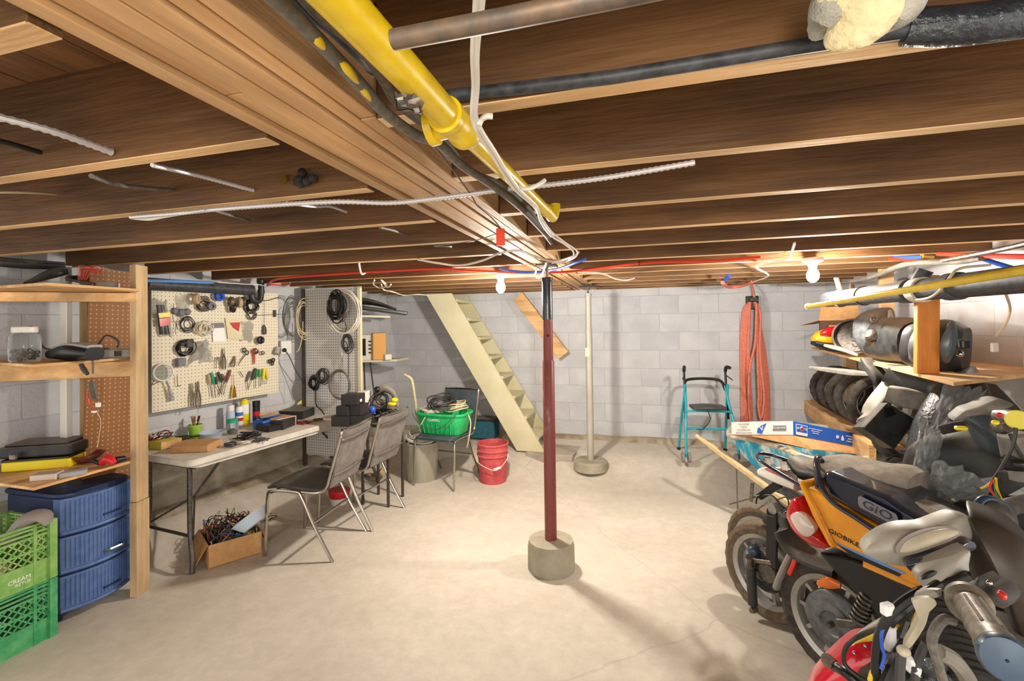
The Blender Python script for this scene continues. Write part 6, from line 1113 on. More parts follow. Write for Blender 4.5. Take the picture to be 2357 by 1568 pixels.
# carton standing in the wheelbarrow
zb = .63; P0, P1, P2 = D(1826, 1003, 3.15), D(1684, 1002, 3.5), D(2008, 1037, 3.3); hh = .098
t = T('long_carton', 'long blue and white carton resting in the wheelbarrow tray', 'box', P0); zz = V((0, 0, hh)); nb = (P2 - P0).cross(V((0, 0, 1))).normalized(); nb = nb if nb.dot(CF) > 0 else -nb; nw = (P1 - P0).cross(V((0, 0, 1))).normalized(); nw = nw if nw.dot(CF) > 0 else -nw
part(MB().prism([P0, P2, P2 + zz, P0 + zz], nb * .006), 'blue_side', 'blue_card', t, False); part(MB().prism([P0, P1, P1 + zz, P0 + zz], nw * .006), 'white_side', 'white_card', t, False)
part(MB().prism([P0, P2, P2 + P1 - P0, P1], (0, 0, .006)), 'base', 'cardboard', t, False); part(MB().prism([D(1730, 1003, 3.3), P0, P2, D(1975, 1045, 3.22), D(1870, 1034, 3.08)], (0, 0, -.004)), 'torn_flap', 'cardboard', t, False); part(MB().prism([P1, P2 + P1 - P0, P2 + P1 - P0 + zz * .6, P1 + zz * .6], (0, 0.006, 0)), 'far_side', 'cardboard', t, False)
part(MB().prism([P2, P2 + P1 - P0, P2 + P1 - P0 + zz * .6, P2 + zz * .9], (-0.006, 0, 0)), 'end_side', 'blue_card', t, False)
db = (P2 - P0).normalized(); Lb = (P2 - P0).length; off = nb * -.002
def onb(u, v): return P0 + db * (Lb * u) + V((0, 0, hh * v)) + off
part(MB().prism([onb(.03, .12), onb(.17, .12), onb(.17, .86), onb(.03, .86)], nb * -.001), 'logo_frame', 'print_white', t, False); part(MB().prism([onb(.037, .34), onb(.163, .34), onb(.163, .82), onb(.037, .82)], nb * -.002), 'logo_field', 'blue_card', t, False)
part(MB().prism([onb(.10, .38), onb(.135, .58), onb(.10, .78), onb(.065, .58)], nb * -.003), 'logo_diamond', 'print_white', t, False); part(MB().prism([onb(.045, .52), onb(.155, .52), onb(.155, .66), onb(.045, .66)], nb * -.0035), 'logo_bar', 'print_white', t, False); part(MB().lathe([(.011, 0), (.011, .003), (0, .003)], onb(.10, .58) - nb * .003, nb * -1, 16), 'logo_dot', 'red_lens', t)
MBX = lambda u, v: mframe(onb(u, v) - nb * .001, db, (0, 0, 1))
text('BRAMMER', .014, MBX(.10, .59) @ Matrix.Translation((0, 0, .004)), 'blue_card', t)
for k, s_ in enumerate(('NETTOYAGE ET ENTRETIEN', 'FACILE A MONTER', 'SANS OUTILS')): text(s_, .009, MBX(.27, .72 - .14 * k), 'print_white', t)
part(MB().lathe([(.012, 0), (.012, .002), (0, .002)], onb(.545, .5), nb * -1, 18), 'round_mark', 'print_white', t); part(MB().prism([onb(.595, .3), onb(.625, .3), onb(.625, .5), onb(.61, .68), onb(.595, .5)], nb * -.002), 'bottle_mark', 'print_white', t, False)
for k, s_ in enumerate(('WATER SAVING', 'FLUSH KIT', 'COMPLETE SET')): text(s_, .013, MBX(.72, .68 - .18 * k), 'print_white', t)
part(MB().prism([onb(.83, .42), onb(.96, .42), onb(.96, .95), onb(.83, .95)], nb * -.0015), 'price_label', 'white_card', t, False); part(MB().prism([onb(.85, .04), onb(.965, .04), onb(.965, .36), onb(.85, .36)], nb * -.0015), 'barcode_patch', 'white_card', t, False)
mb = MB()
for k in range(14): u = .858 + k * .0075; mb.prism([onb(u, .07), onb(u + (.003 if k % 3 else .005), .07), onb(u + (.003 if k % 3 else .005), .33), onb(u, .33)], nb * -.003)
part(mb, 'barcode', 'print_black', t, False, kind='stuff')
dw = (P0 - P1).normalized(); Lw = (P0 - P1).length
def onw(u, v): return P1 + dw * (Lw * u) + V((0, 0, hh * v)) - nw * .002
MW = lambda u, v: mframe(onw(u, v) - nw * .001, dw, (0, 0, 1))
for k, s_ in enumerate(('KIT DE CHASSE', 'COMPLET', 'ECONOMIE D EAU', 'INSTALLATION FACILE')): text(s_, .012, MW(.22, .85 - .22 * k), 'print_grey', t)
part(MB().prism([onw(.44, .2), onw(.52, .1), onw(.56, .55), onw(.60, .9), onw(.50, .7), onw(.45, .5)], nw * -.001), 'blue_emblem', 'cable_blue', t, False); text('V', .05, MW(.52, .5) @ Matrix.Translation((0, 0, .002)), 'print_white', t)
part(MB().prism([onw(.70, .35), onw(.90, .35), onw(.90, .72), onw(.70, .72)], nw * -.001), 'grey_panel', 'print_grey', t, False); text('FLUSH KIT', .02, MW(.80, .53) @ Matrix.Translation((0, 0, .002)), 'white_card', t)
# ================================================= scooters
def spoke_wheel(c, ax, R, r, parent, hub=.13, ma='tyre', spokes=10, hubmat='hub_grey', rimmat='rim_silver'):
    ax = V(ax).normalized(); sd, u = frame(ax); n = 48; prof = [(-.8, -.1), (-1.0, .4), (-.85, .85), (-.4, 1.0), (.4, 1.0), (.85, .85), (1.0, .4), (.8, -.1)]; rs = []
    for i in range(n):
        a = 2 * math.pi * i / n; d = sd * math.cos(a) + u * math.sin(a); k = .005 if i % 2 else 0
        rs.append([c + d * (R - r + r * q - (k if q > .8 else 0)) + ax * (r * p) for p, q in prof])
    wh = part(MB().rings(rs, True), 'tyre', ma, parent)
    Ri = R - r * 1.2
    part(MB().lathe([(Ri, -r * .75), (Ri + .004, -r * .8), (Ri - .018, -r * .62), (Ri - .03, 0), (Ri - .018, r * .62), (Ri + .004, r * .8), (Ri, r * .75)], c, ax, 40, False), 'rim', rimmat, wh)
    for i in range(spokes):
        a = 2 * math.pi * i / spokes; d = sd * math.cos(a) + u * math.sin(a); part(MB().bar(c + d * hub * .85, c + d * (Ri - .015), .016, r * .7, ax), 'spoke', rimmat, wh, False)
    part(MB().lathe([(0, -r * 1.0), (hub * .35, -r * 1.0), (hub * .4, -r * 1.15), (hub * .62, -r * 1.1), (hub * .64, -r * .95), (hub * .9, -r * .85), (hub, -r * .6), (hub, r * .6), (hub * .9, r * .85), (hub * .5, r), (0, r)], c, ax, 36), 'hub', hubmat, wh)
    part(MB().lathe([(.012, -r * 1.6), (.012, -r), (.0, -r)], c, ax, 8), 'axle_nut', 'steel_dark', wh)
    return wh
HD = V((.65, -.76, 0)).normalized(); LT = V((HD.y, -HD.x, 0)); LT = LT if LT.dot(CF) < 0 else -LT   # heading, and sideways towards the camera
AXO = -LT
def B(x, y, v, P0): return Pp(x, y, P0 + LT * v, LT)
# --- orange scooter
OC = D(1932, 1430, 1.95); OC.z = .235
t = T('orange_scooter', 'orange electric scooter with a navy seat and tail light facing the camera', 'scooter', (OC.x, OC.y, 0)); b_ = lambda x, y, v=0: B(x, y, v, OC)
spoke_wheel(OC, AXO, .24, .048, t, .125)
def panel(l, v, th, nm, ma, bevel=.012, lab=None, par=None): return part(MB().prism([b_(x, y, v) for x, y in l], LT * -th), nm, ma, par or t, True, bevel, label=lab)
panel([(1836, 1113), (1880, 1132), (1960, 1178), (2050, 1232), (2110, 1268), (2160, 1330), (2135, 1362), (2108, 1352), (1990, 1296), (1912, 1258), (1876, 1185)], .13, .26, 'side_panel', 'orange_paint')
panel([(1834, 1108), (1846, 1110), (1882, 1178), (1922, 1262), (1908, 1262), (1868, 1188)], .145, .29, 'panel_ridge', 'orange_paint', .008)
def bdome(l, v, h, th, nm, ma): return part(MB().dome([b_(x, y, v) for x, y in l], h, th), nm, ma, t)
bdome([(1819, 1155), (1831, 1146), (1845, 1158), (1860, 1188), (1878, 1217), (1895, 1240), (1908, 1260), (1886, 1262), (1860, 1252), (1831, 1229), (1816, 1205), (1810, 1182)], .10, .035, .16, 'tail_lens', 'red_lens')
bdome([(1819, 1190), (1828, 1180), (1842, 1180), (1860, 1195), (1875, 1217), (1870, 1230), (1857, 1236), (1842, 1229), (1828, 1211)], .135, .015, .03, 'clear_lens', 'clear_lens')
part(MB().limb([b_(1802, 1185, 0), b_(1808, 1220, 0), b_(1835, 1258, 0), b_(1880, 1290, 0), b_(1940, 1315, 0)], [(.10, .03), (.15, .035), (.17, .035), (.17, .04), (.15, .05)], up=(0, 0, 1), n=16, pw=3), 'bumper', 'black_dusty', t)
panel([(1880, 1272), (1940, 1280), (2005, 1302), (2112, 1358), (2150, 1420), (2140, 1500), (2060, 1480), (1990, 1385), (1930, 1330)], .10, .20, 'under_cover', 'black_plastic', .015)
panel([(1985, 1288), (2110, 1346), (2112, 1362), (1984, 1306)], .125, .02, 'lower_trim', 'orange_paint', .004)
part(MB().limb([b_(1834, 1268, 0), b_(1820, 1300, .0), b_(1800, 1345, .0), b_(1792, 1352, 0)], [(.11, .03), (.13, .03), (.12, .03), (.05, .02)], up=HD, n=14, pw=3), 'mud_flap', 'stain_grey', t)
part(MB().limb([b_(1836, 1275, .05), b_(1828, 1300, .05), b_(1818, 1322, .05)], [(.02, .02), (.03, .02), (.02, .02)], up=HD, n=8, pw=4), 'reflector', 'reflector_red', t)
part(MB().limb([b_(1885, 1345, .10), b_(1908, 1342, .11), b_(1935, 1348, .10)], [(.02, .02), (.02, .045), (.02, .02)], n=14, pw=3), 'side_reflector', 'amber_lens', t)
sc_, su_ = b_(1975, 1425, .08), b_(2000, 1372, .08); 
for k in range(7): part(MB().torus(sc_.lerp(su_, k / 6.0), su_ - sc_, .026, .006, 18, 6), 'shock_coil', 'steel_dark', t)
part(MB().tube([sc_ - (su_ - sc_) * .3, su_ + (su_ - sc_) * .4], .012, 10), 'shock_rod', 'steel_dark', t); part(MB().bar(b_(1928, 1432, .075), b_(1990, 1440, .075), .02, .03), 'swing_arm', 'steel_dark', t, False, .004)
# seat
SP = [b_(1903, 1092, 0), b_(1950, 1112, 0), b_(2020, 1150, 0), b_(2100, 1195, 0), b_(2180, 1238, 0), b_(2290, 1275, 0)]
panel([(1890, 1098), (1900, 1082), (1960, 1108), (2040, 1142), (2075, 1168), (2130, 1198), (2230, 1238), (2300, 1256), (2260, 1300), (2180, 1292), (2110, 1262), (2030, 1215), (1960, 1175), (1903, 1142)], .128, .256, 'seat_base', 'navy_gloss', .03)
part(MB().limb([b_(*q) for q in ((1908, 1072), (1975, 1098), (2050, 1130), (2120, 1168), (2200, 1204), (2300, 1234))], [(.14, .03), (.235, .045), (.24, .045), (.22, .045), (.17, .045), (.10, .04)], n=22, pw=2.6, sm=4), 'seat_pad', 'seat_dust', t)
tm_ = b_(2020, 1175, .143); xd = (b_(2060, 1196, .143) - b_(1990, 1160, .143)).normalized()
bd_ = part(MB().prism([tm_ + xd * x + V((0, 0, z)) for x, z in ((-.065, -.012), (-.058, -.022), (.058, -.022), (.065, -.012), (.065, .012), (.058, .022), (-.058, .022), (-.065, .012))], LT * .003), 'badge', 'print_grey', t, False)
text('GiO', .042, mframe(tm_ + LT * .0035, xd, (0, 0, 1)) @ Matrix.Scale(1.35, 4, (1, 0, 0)), 'navy_gloss', t, .001)
tq = b_(1958, 1258, .134); xd2 = (b_(2000, 1282, .134) - b_(1920, 1240, .134)).normalized(); text('GIOBIKES.COM', .024, mframe(b_(1970, 1253, .1315), xd2, (0, 0, 1)) @ Matrix.Scale(1.25, 4, (1, 0, 0)), 'print_black', t, .001)
part(MB().prism([b_(1918, 1246, .131), b_(2085, 1318, .131), b_(2080, 1322, .131), b_(1960, 1272, .131)], LT * .001), 'pinstripe', 'cable_sky', t, False); part(MB().prism([b_(1925, 1252, .131), b_(2075, 1322, .131), b_(2070, 1328, .131), b_(1960, 1280, .131)], LT * .001), 'pinstripe', 'print_black', t, False)
# rack
rk = T('x', 'x', 'x', (0, 0, 0)); bpy.data.objects.remove(rk)
def bb(l, r, nm, ma, sm=4): return part(MB().tube([b_(x, y, v) for x, y, v in l], r, 10, False, sm), nm, ma, t)
bb([(1905, 1158, .09), (1860, 1128, .09), (1800, 1093, .09), (1752, 1062, .08), (1742, 1048, .04), (1748, 1044, 0), (1765, 1045, -.03), (1790, 1052, -.06), (1840, 1070, -.09), (1895, 1092, -.09)], .0085, 'rack_rail', 'navy_gloss')
bb([(1890, 1150, .06), (1850, 1125, .05), (1800, 1090, .04), (1765, 1064, .03), (1758, 1058, 0)], .005, 'rack_wire', 'steel_dark')
for (x, y, v) in ((1766, 1058, .0), (1805, 1072, .0), (1843, 1100, .0)): part(MB().limb([b_(x, y - 10, -.07), b_(x, y, .0), b_(x + 2, y + 12, .06)], [(.028, .005)] * 3, n=8, pw=6), 'rack_plate', 'dull_metal', t, False)
bb([(1884, 1125, .13), (1880, 1070, .08), (1882, 1054, .04), (1890, 1060, 0), (1902, 1090, -.02)], .012, 'grab_bar', 'navy_gloss'); bb([(1880, 1075, .11), (1890, 1118, .145), (1915, 1155, .15), (1970, 1192, .15), (2020, 1225, .15), (2045, 1238, .14)], .0105, 'grab_bar', 'navy_gloss')
# front half hidden behind the nearest scooter
fw = OC + HD * 1.18; fw.z = .22; part(MB().limb([OC + HD * .45 + V((0, 0, .12)), OC + HD * .75 + V((0, 0, .03)), OC + HD * .95 + V((0, 0, .05))], [(.24, .10), (.28, .07), (.26, .07)], pw=4), 'floorboard', 'black_dusty', t); part(MB().limb([OC + HD * .93 + V((0, 0, .03)), OC + HD * .98 + V((0, 0, .30)), OC + HD * .96 + V((0, 0, .52))], [(.06, .28), (.08, .34), (.08, .22)], up=LT, pw=3), 'leg_shield', 'orange_paint', t)
# --- middle scooter, partly stripped
MC = D(1768, 1308, 2.36); MC.z = .232; b2 = lambda x, y, v=0: B(x, y, v, MC)
t = T('stripped_scooter', 'stripped black scooter with a dusty seat behind the orange one', 'scooter', (MC.x, MC.y, 0)); spoke_wheel(MC, AXO, .235, .05, t, .10, 'tyre_brown', 5, 'black_dusty')
def m2(l, wh, nm, ma, up=(0, 0, 1), n=14, pw=2.4): return part(MB().limb([b2(*q) for q in l], wh, up=up, n=n, pw=pw), nm, ma, t)
part(MB().bar(b2(1778, 1175, .07), b2(1776, 1305, .07), .055, .016, LT), 'fork_bar', 'black_plastic', t, False, .003); part(MB().bar(b2(1776, 1296, .075), b2(1722, 1288, .075), .014, .02), 'link_arm', 'tool_steel', t, False, .002)
part(MB().tube([b2(1726, 1285, .09), b2(1727, 1310, .09)], .016, 12), 'shock_rod', 'steel_dark', t); part(MB().tube([b2(1727, 1305, .09), b2(1733, 1392, .09)], .023, 14), 'shock_body', 'black_dusty', t); part(MB().lathe([(.012, -.02), (.016, 0), (.012, .02)], b2(1735, 1404, .09), LT, 14), 'shock_eye', 'tool_steel', t)
part(MB().lathe([(.045, -.01), (.05, 0), (.045, .01), (0, .012)], b2(1768, 1318, .065), LT, 24), 'brake_plate', 'steel_dark', t); part(MB().ball(b2(1735, 1268, .06), (.03, .03, .03)), 'caliper', 'blue_metal', t)
m2([(1870, 1075, 0), (1930, 1072, 0), (2010, 1092, 0), (2080, 1108, 0), (2118, 1118, 0)], [(.14, .07), (.25, .09), (.25, .09), (.23, .12), (.18, .10)], 'seat', 'seat_dust', n=22, pw=2.6)
m2([(1830, 1058, 0), (1870, 1082, 0), (1930, 1090, 0), (2010, 1110, 0)], [(.12, .05), (.22, .08), (.24, .08), (.22, .08)], 'seat_base', 'black_dusty', n=18)
m2([(1760, 1085, .05), (1800, 1095, .06), (1845, 1115, .06)], [(.10, .04), (.14, .07), (.12, .06)], 'tail_cover', 'white_card'); m2([(1765, 1080, .10), (1790, 1088, .12), (1815, 1098, .12)], [(.02, .01), (.03, .02), (.02, .01)], 'red_stripe', 'pink_red_plastic')
part(MB().limb([b2(1790, 1122, 0), b2(1830, 1135, 0), b2(1870, 1160, 0)], [(.06, .05), (.08, .06), (.07, .05)]), 'motor_case', 'hub_grey', t); part(MB().lathe([(.028, -.03), (.03, 0), (.022, .02), (0, .02)], b2(1783, 1172, .06), LT, 20), 'pivot', 'rim_silver', t)
part(MB().prism([b2(x, y, .08) for x, y in ((1738, 1140), (1785, 1105), (1798, 1122), (1750, 1152))], LT * -.02), 'bracket_plate', 'black_plastic', t, False, .003)
part(MB().bar(b2(1682, 1160, .1), b2(1745, 1142, .1), .03, .008), 'stand_plate', 'dull_metal', t, False, .002); part(MB().bar(b2(1732, 1110, .12), b2(1728, 1155, .12), .02, .006, LT), 'stand_plate', 'dull_metal', t, False, .002)
for k, l in enumerate(([(1740, 1160, .1), (1745, 1145, .1), (1775, 1140, .1), (1795, 1160, .1), (1812, 1175, .08)], [(1735, 1178, .1), (1760, 1185, .1), (1785, 1190, .1), (1810, 1180, .06)], [(1790, 1150, .1), (1810, 1145, .1), (1815, 1165, .1), (1800, 1180, .1)], [(1738, 1175, .08), (1755, 1165, .1), (1775, 1150, .08)])): part(MB().tube([b2(*q) for q in l], .0035, 6, False, 4), 'cable', ['cable_black', 'cable_black', 'cable_dark', 'dull_metal'][k], t)
m2([(1765, 1190, 0), (1850, 1260, 0), (1900, 1300, 0)], [(.06, .06), (.08, .10), (.1, .12)], 'frame_tube', 'black_dusty')
# --- rear wheel of a third one
KC = D(1760, 1235, 2.62); KC.z = .225
t = T('loose_wheel', 'worn scooter wheel standing behind the stripped scooter', 'wheel', (KC.x, KC.y, 0)); spoke_wheel(KC, AXO, .225, .05, t, .07, 'tyre_brown', 5)
# --- nearest scooter (headset, grip, lever, bellows, red fender)
t = T('near_scooter', 'nearest scooter with a silver-grey headset cover, grip and red front fender', 'scooter', D(2150, 1900, 1.05)); TM[t.name] = V(t.location)
def nl(l, wh, nm, ma, up=(0, 0, 1), n=22, pw=2.3, sm=4): return part(MB().limb([D(*q) for q in l], wh, up=up, n=n, pw=pw, sm=sm), nm, ma, t)
def ndome(l, d0, d1, h, th, nm, ma):
    xs_ = [p[0] for p in l]; lo, hi = min(xs_), max(xs_)
    return part(MB().dome([D(x, y, d0 + (d1 - d0) * (x - lo) / (hi - lo)) for x, y in l], h, th), nm, ma, t)
ndome([(2232, 1192), (2262, 1197), (2310, 1215), (2370, 1255), (2430, 1340), (2470, 1500), (2400, 1580), (2340, 1480), (2310, 1400), (2262, 1348), (2226, 1326), (2226, 1285), (2236, 1250), (2240, 1222)], .93, .84, .05, .14, 'rear_cover', 'bronze_grey')
ndome([(1988, 1271), (2010, 1248), (2045, 1228), (2085, 1218), (2130, 1216), (2175, 1200), (2215, 1189), (2245, 1200), (2260, 1222), (2246, 1242), (2200, 1263), (2150, 1280), (2108, 1298), (2088, 1305), (2040, 1297), (2008, 1285)], 1.0, .93, .022, .05, 'nose_cover', 'silver_paint')
ndome([(2064, 1272), (2070, 1254), (2092, 1236), (2132, 1221), (2182, 1215), (2214, 1226), (2190, 1245), (2150, 1260), (2110, 1274), (2085, 1278)], .945, .90, .002, .012, 'panel_recess', 'stain_grey')
ndome([(2072, 1271), (2078, 1256), (2096, 1241), (2134, 1226), (2180, 1219), (2208, 1226), (2186, 1241), (2150, 1255), (2110, 1269), (2088, 1274)], .94, .895, .012, .008, 'raised_panel', 'silver_beige')
ndome([(2086, 1304), (2110, 1294), (2160, 1277), (2205, 1262), (2236, 1246), (2246, 1264), (2200, 1284), (2150, 1302), (2122, 1316), (2110, 1324)], .92, .88, .003, .03, 'dark_band', 'navy_gloss')
ndome([(2111, 1324), (2150, 1300), (2195, 1281), (2232, 1268), (2230, 1300), (2228, 1324), (2185, 1332), (2155, 1346), (2136, 1362), (2120, 1345)], .89, .86, .012, .04, 'lower_cheek', 'silver_paint')
ndome([(2120, 1334), (2134, 1323), (2150, 1316), (2158, 1318), (2146, 1328), (2130, 1334)], .862, .858, .001, .006, 'vent_slot', 'black_plastic')
ndome([(2132, 1362), (2155, 1345), (2190, 1330), (2226, 1322), (2240, 1342), (2208, 1358), (2190, 1372), (2150, 1374)], .88, .84, .004, .05, 'inner_cover', 'black_plastic')
ndome([(2192, 1392), (2194, 1366), (2212, 1350), (2238, 1342), (2252, 1328), (2272, 1344), (2300, 1356), (2322, 1384), (2310, 1402), (2280, 1384), (2250, 1372), (2222, 1380), (2206, 1398)], .76, .70, .008, .05, 'switch_housing', 'vinyl_dark')
part(MB().ball(D(2306, 1370, .68), (.005, .008, .006)), 'kill_switch', 'reflector_red', t); part(MB().ball(D(2277, 1342, .69), .004), 'screw', 'chrome', t)
ga, gb_ = D(2232, 1392, .70), D(2312, 1512, .52); gx = (gb_ - ga).normalized(); gl = (gb_ - ga).length
gp_ = part(MB().lathe([(.024, -.03), (.028, -.02), (.028, .0), (.02, .005), (.0195, .03), (.0205, .05), (.0185, .08), (.0205, .11), (.019, gl * .75), (.0215, gl * .82), (.019, gl * .86), (.021, gl - .005)], ga, gx, 26), 'grip', 'dull_metal', t)
for k in range(3): part(MB().tube([ga + gx * .03 + (frame(gx)[1] * .018 + frame(gx)[0] * (.008 * (k - 1))), ga + gx * (gl * .7) + (frame(gx)[1] * .0185 + frame(gx)[0] * (.008 * (k - 1)))], .0022, 6), 'grip_rib', 'grey_dusty', gp_)
part(MB().lathe([(.020, gl - .01), (.024, gl - .004), (.0245, gl + .006), (.022, gl + .012), (0, gl + .014)], ga, gx, 28), 'bar_end', 'blue_metal', t, label='round steel-blue bar end'); part(MB().ball(ga + gx * (gl + .0135), .0018), 'end_hole', 'print_black', t)
# brake lever
ndome([(2104, 1374), (2114, 1358), (2150, 1360), (2156, 1376), (2122, 1378)], .76, .73, .004, .02, 'lever_clamp', 'silver_paint')
ndome([(2100, 1384), (2118, 1378), (2146, 1378), (2156, 1392), (2140, 1408), (2130, 1440), (2112, 1470), (2092, 1494), (2080, 1488), (2094, 1462), (2109, 1430), (2116, 1408), (2105, 1396)], .72, .70, .003, .012, 'brake_lever', 'silver_beige'); part(MB().ball(D(2080, 1499, .71), (.009, .009, .008)), 'lever_ball', 'silver_beige', t)
# bellows and steering stem
bA, bB = D(2155, 1410, .92), D(2235, 1585, .80)
for k in range(11): part(MB().torus(bA.lerp(bB, k / 10), bB - bA, .040, .009, 26, 8), 'bellows_fold', 'black_rubber', t)
part(MB().tube([bA - (bB - bA) * .2, bB], .04, 18), 'steering_stem', 'black_rubber', t)
for k, (l, r, ma) in enumerate((
    ([(2118, 1362, .78), (2080, 1385, .78), (2045, 1420, .78), (2020, 1480, .79), (2015, 1568, .80), (2010, 1640, .82)], .0075, 'cable_black'),
    ([(2160, 1345, .84), (2120, 1372, .82), (2060, 1420, .80), (2046, 1438, .8)], .008, 'cable_black'),
    ([(2100, 1440, .80), (2085, 1480, .79), (2060, 1530, .78), (2030, 1600, .78)], .010, 'cable_black'),
    ([(2195, 1430, .66), (2175, 1425, .66), (2155, 1445, .66), (2145, 1480, .67), (2160, 1530, .68), (2180, 1600, .7)], .0065, 'cable_grey'),
    ([(2045, 1440, .80), (1985, 1460, .88), (1948, 1490, .90), (1945, 1530, .90), (1990, 1565, .88), (2030, 1575, .86)], .004, 'cable_black'),
    ([(2048, 1430, .78), (2030, 1455, .78), (2030, 1490, .78), (2036, 1510, .78), (2028, 1540, .78)], .0028, 'cable_blue'),
    ([(2058, 1530, .80), (2028, 1536, .80), (2010, 1545, .80), (2002, 1568, .8)], .004, 'cable_yellow'),
    ([(2120, 1400, .78), (2105, 1430, .79), (2095, 1470, .8)], .004, 'cable_yellow'),
    ([(2130, 1480, .75), (2110, 1530, .75), (2105, 1580, .75)], .006, 'cable_dark'),
    ([(2075, 1500, .74), (2072, 1540, .74), (2070, 1600, .74)], .007, 'cable_dark'),
    ([(2160, 1500, .72), (2195, 1520, .72), (2225, 1560, .72), (2240, 1610, .72)], .012, 'grey_dusty'))):
    part(MB().tube([D(*q) for q in l], r, 8, False, 5), 'cable', ma, t)
part(MB().box(D(2042, 1402, .78), (.02, .014, .02), rz(.5)), 'connector', 'print_white', t, False, .003); part(MB().box(D(2048, 1468, .80), (.02, .014, .045), rz(.4)), 'connector', 'print_white', t, False, .004); part(MB().limb([D(2088, 1510, .76), D(2100, 1535, .76), D(2090, 1545, .76)], [(.02, .01), (.04, .015), (.02, .01)]), 'tape_tab', 'print_white', t)
for (x, y, d) in ((2120, 1510, .80), (2100, 1560, .80), (2140, 1555, .82), (2075, 1570, .82)): part(MB().ball(D(x, y, d), (.035, .035, .03)), 'taped_joint', 'bag_dark', t)
# red fender and what it covers
ndome([(1862, 1600), (1892, 1548), (1922, 1517), (1958, 1486), (1985, 1476), (2020, 1478), (2047, 1486), (2030, 1494), (2005, 1503), (1986, 1522), (1972, 1552), (1968, 1600)], 1.18, 1.10, .03, .06, 'front_fender', 'red_gloss'); fwc = D(1990, 1640, 1.2); 
part(MB().torus(D(2080, 1700, 1.2), LT, .15, .045, 36, 12), 'front_tyre', 'tyre', t); part(MB().lathe([(.12, -.03), (.12, .03)], D(2080, 1700, 1.2), LT, 24, False), 'front_rim', 'rim_silver', t)
part(MB().tube([D(1915, 1528, 1.08), D(1905, 1520, 1.06)], .014, 12), 'fender_bolt', 'dull_metal', t); nl([(1918, 1532, 1.06), (1945, 1548, 1.02), (1975, 1575, 1.0)], [(.02, .02)] * 3, 'fender_arm', 'black_plastic')
for (x, y) in ((1966, 1503), (1992, 1487), (1925, 1530)): part(MB().ball(D(x, y, 1.04), .004), 'bolt', 'chrome', t)
ndome([(1956, 1482), (1968, 1462), (2000, 1440), (2032, 1424), (2070, 1408), (2078, 1420), (2050, 1440), (2010, 1457)], 1.08, 1.0, .006, .03, 'upper_fairing', 'silver_paint'); ndome([(1954, 1486), (2010, 1459), (2050, 1442), (2066, 1450), (2025, 1472), (1978, 1480)], 1.07, .99, .004, .03, 'yellow_panel', 'yellow_paint')
nl([(2250, 1560, .85), (2300, 1600, .9), (2380, 1650, .95)], [(.2, .2), (.3, .3), (.3, .4)], 'body', 'black_dusty'); nl([(2330, 1440, .95), (2420, 1560, 1.0), (2500, 1700, 1.05)], [(.2, .15), (.3, .25), (.3, .3)], 'leg_shield', 'bronze_grey')
nl([(2150, 1540, .98), (2200, 1620, .98), (2260, 1720, .98)], [(.10, .08), (.14, .12), (.12, .12)], 'fork_cover', 'hub_grey')
# far grip of the near scooter
fA, fB = D(2240, 1215, 1.05), D(2330, 1165, 1.15); part(MB().tube([fA, fB, D(2390, 1150, 1.2)], .02, 14), 'far_grip', 'steel_dark', t)
part(MB().torus(D(2290, 1188, 1.06), CF * -1 + V((0, 0, .5)), .036, .010, 26, 10), 'blue_collar', 'blue_metal', t); part(MB().lathe([(.03, 0), (.034, .012), (.02, .02), (0, .02)], D(2292, 1190, 1.06), CF * -1 + V((0, 0, .5)), 20), 'collar_hub', 'steel_dark', t)
nl([(2262, 1200, 1.03), (2285, 1212, 1.0), (2315, 1228, .97)], [(.03, .012), (.03, .014), (.015, .01)], 'far_lever', 'blue_metal')
# --- scooter at the back right, its nose cover and bars
t = T('covered_scooter', 'dusty black scooter wrapped in clear plastic, handlebar facing the camera', 'scooter', D(2200, 1300, 2.0)); t.location.z = 0; TM[t.name] = V(t.location)
ndome([(2195, 968), (2210, 954), (2222, 945), (2248, 937), (2271, 927), (2296, 919), (2314, 923), (2334, 932), (2312, 943), (2283, 953), (2273, 959), (2252, 962), (2229, 965), (2212, 973)], 1.70, 1.62, .02, .10, 'headset_cover', 'grey_dusty')
ndome([(2229, 962), (2273, 957), (2287, 975), (2310, 990), (2321, 1015), (2323, 1030), (2310, 1048), (2289, 1046), (2267, 1021), (2252, 998), (2238, 980)], 1.66, 1.62, .03, .08, 'front_panel', 'vinyl_slate')
nl([(2165, 990, 1.70), (2190, 984, 1.68), (2222, 978, 1.66)], [(.034, .034), (.036, .036), (.034, .034)], 'left_grip', 'black_rubber'); part(MB().box(D(2212, 986, 1.62), (.035, .02, .014)), 'indicator_switch', 'yellow_plastic', t, False, .004)
nl([(2300, 958, 1.55), (2325, 960, 1.50), (2340, 965, 1.45)], [(.045, .045), (.045, .045), (.04, .04)], 'right_grip', 'dull_metal'); part(MB().lathe([(.026, 0), (.03, .01), (.028, .016), (0, .018)], D(2340, 966, 1.44), D(2350, 968, 1.4) - D(2320, 960, 1.5), 20), 'bar_end', 'lemon_card', t)
nl([(2290, 975, 1.5), (2305, 985, 1.48), (2320, 985, 1.46)], [(.03, .03), (.04, .04), (.03, .03)], 'switch_block', 'steel_dark'); part(MB().ball(D(2291, 973, 1.45), (.010, .010, .008)), 'horn_button', 'yellow_plastic', t); part(MB().ball(D(2300, 955, 1.45), (.008, .008, .008)), 'kill_switch', 'red_plastic', t)
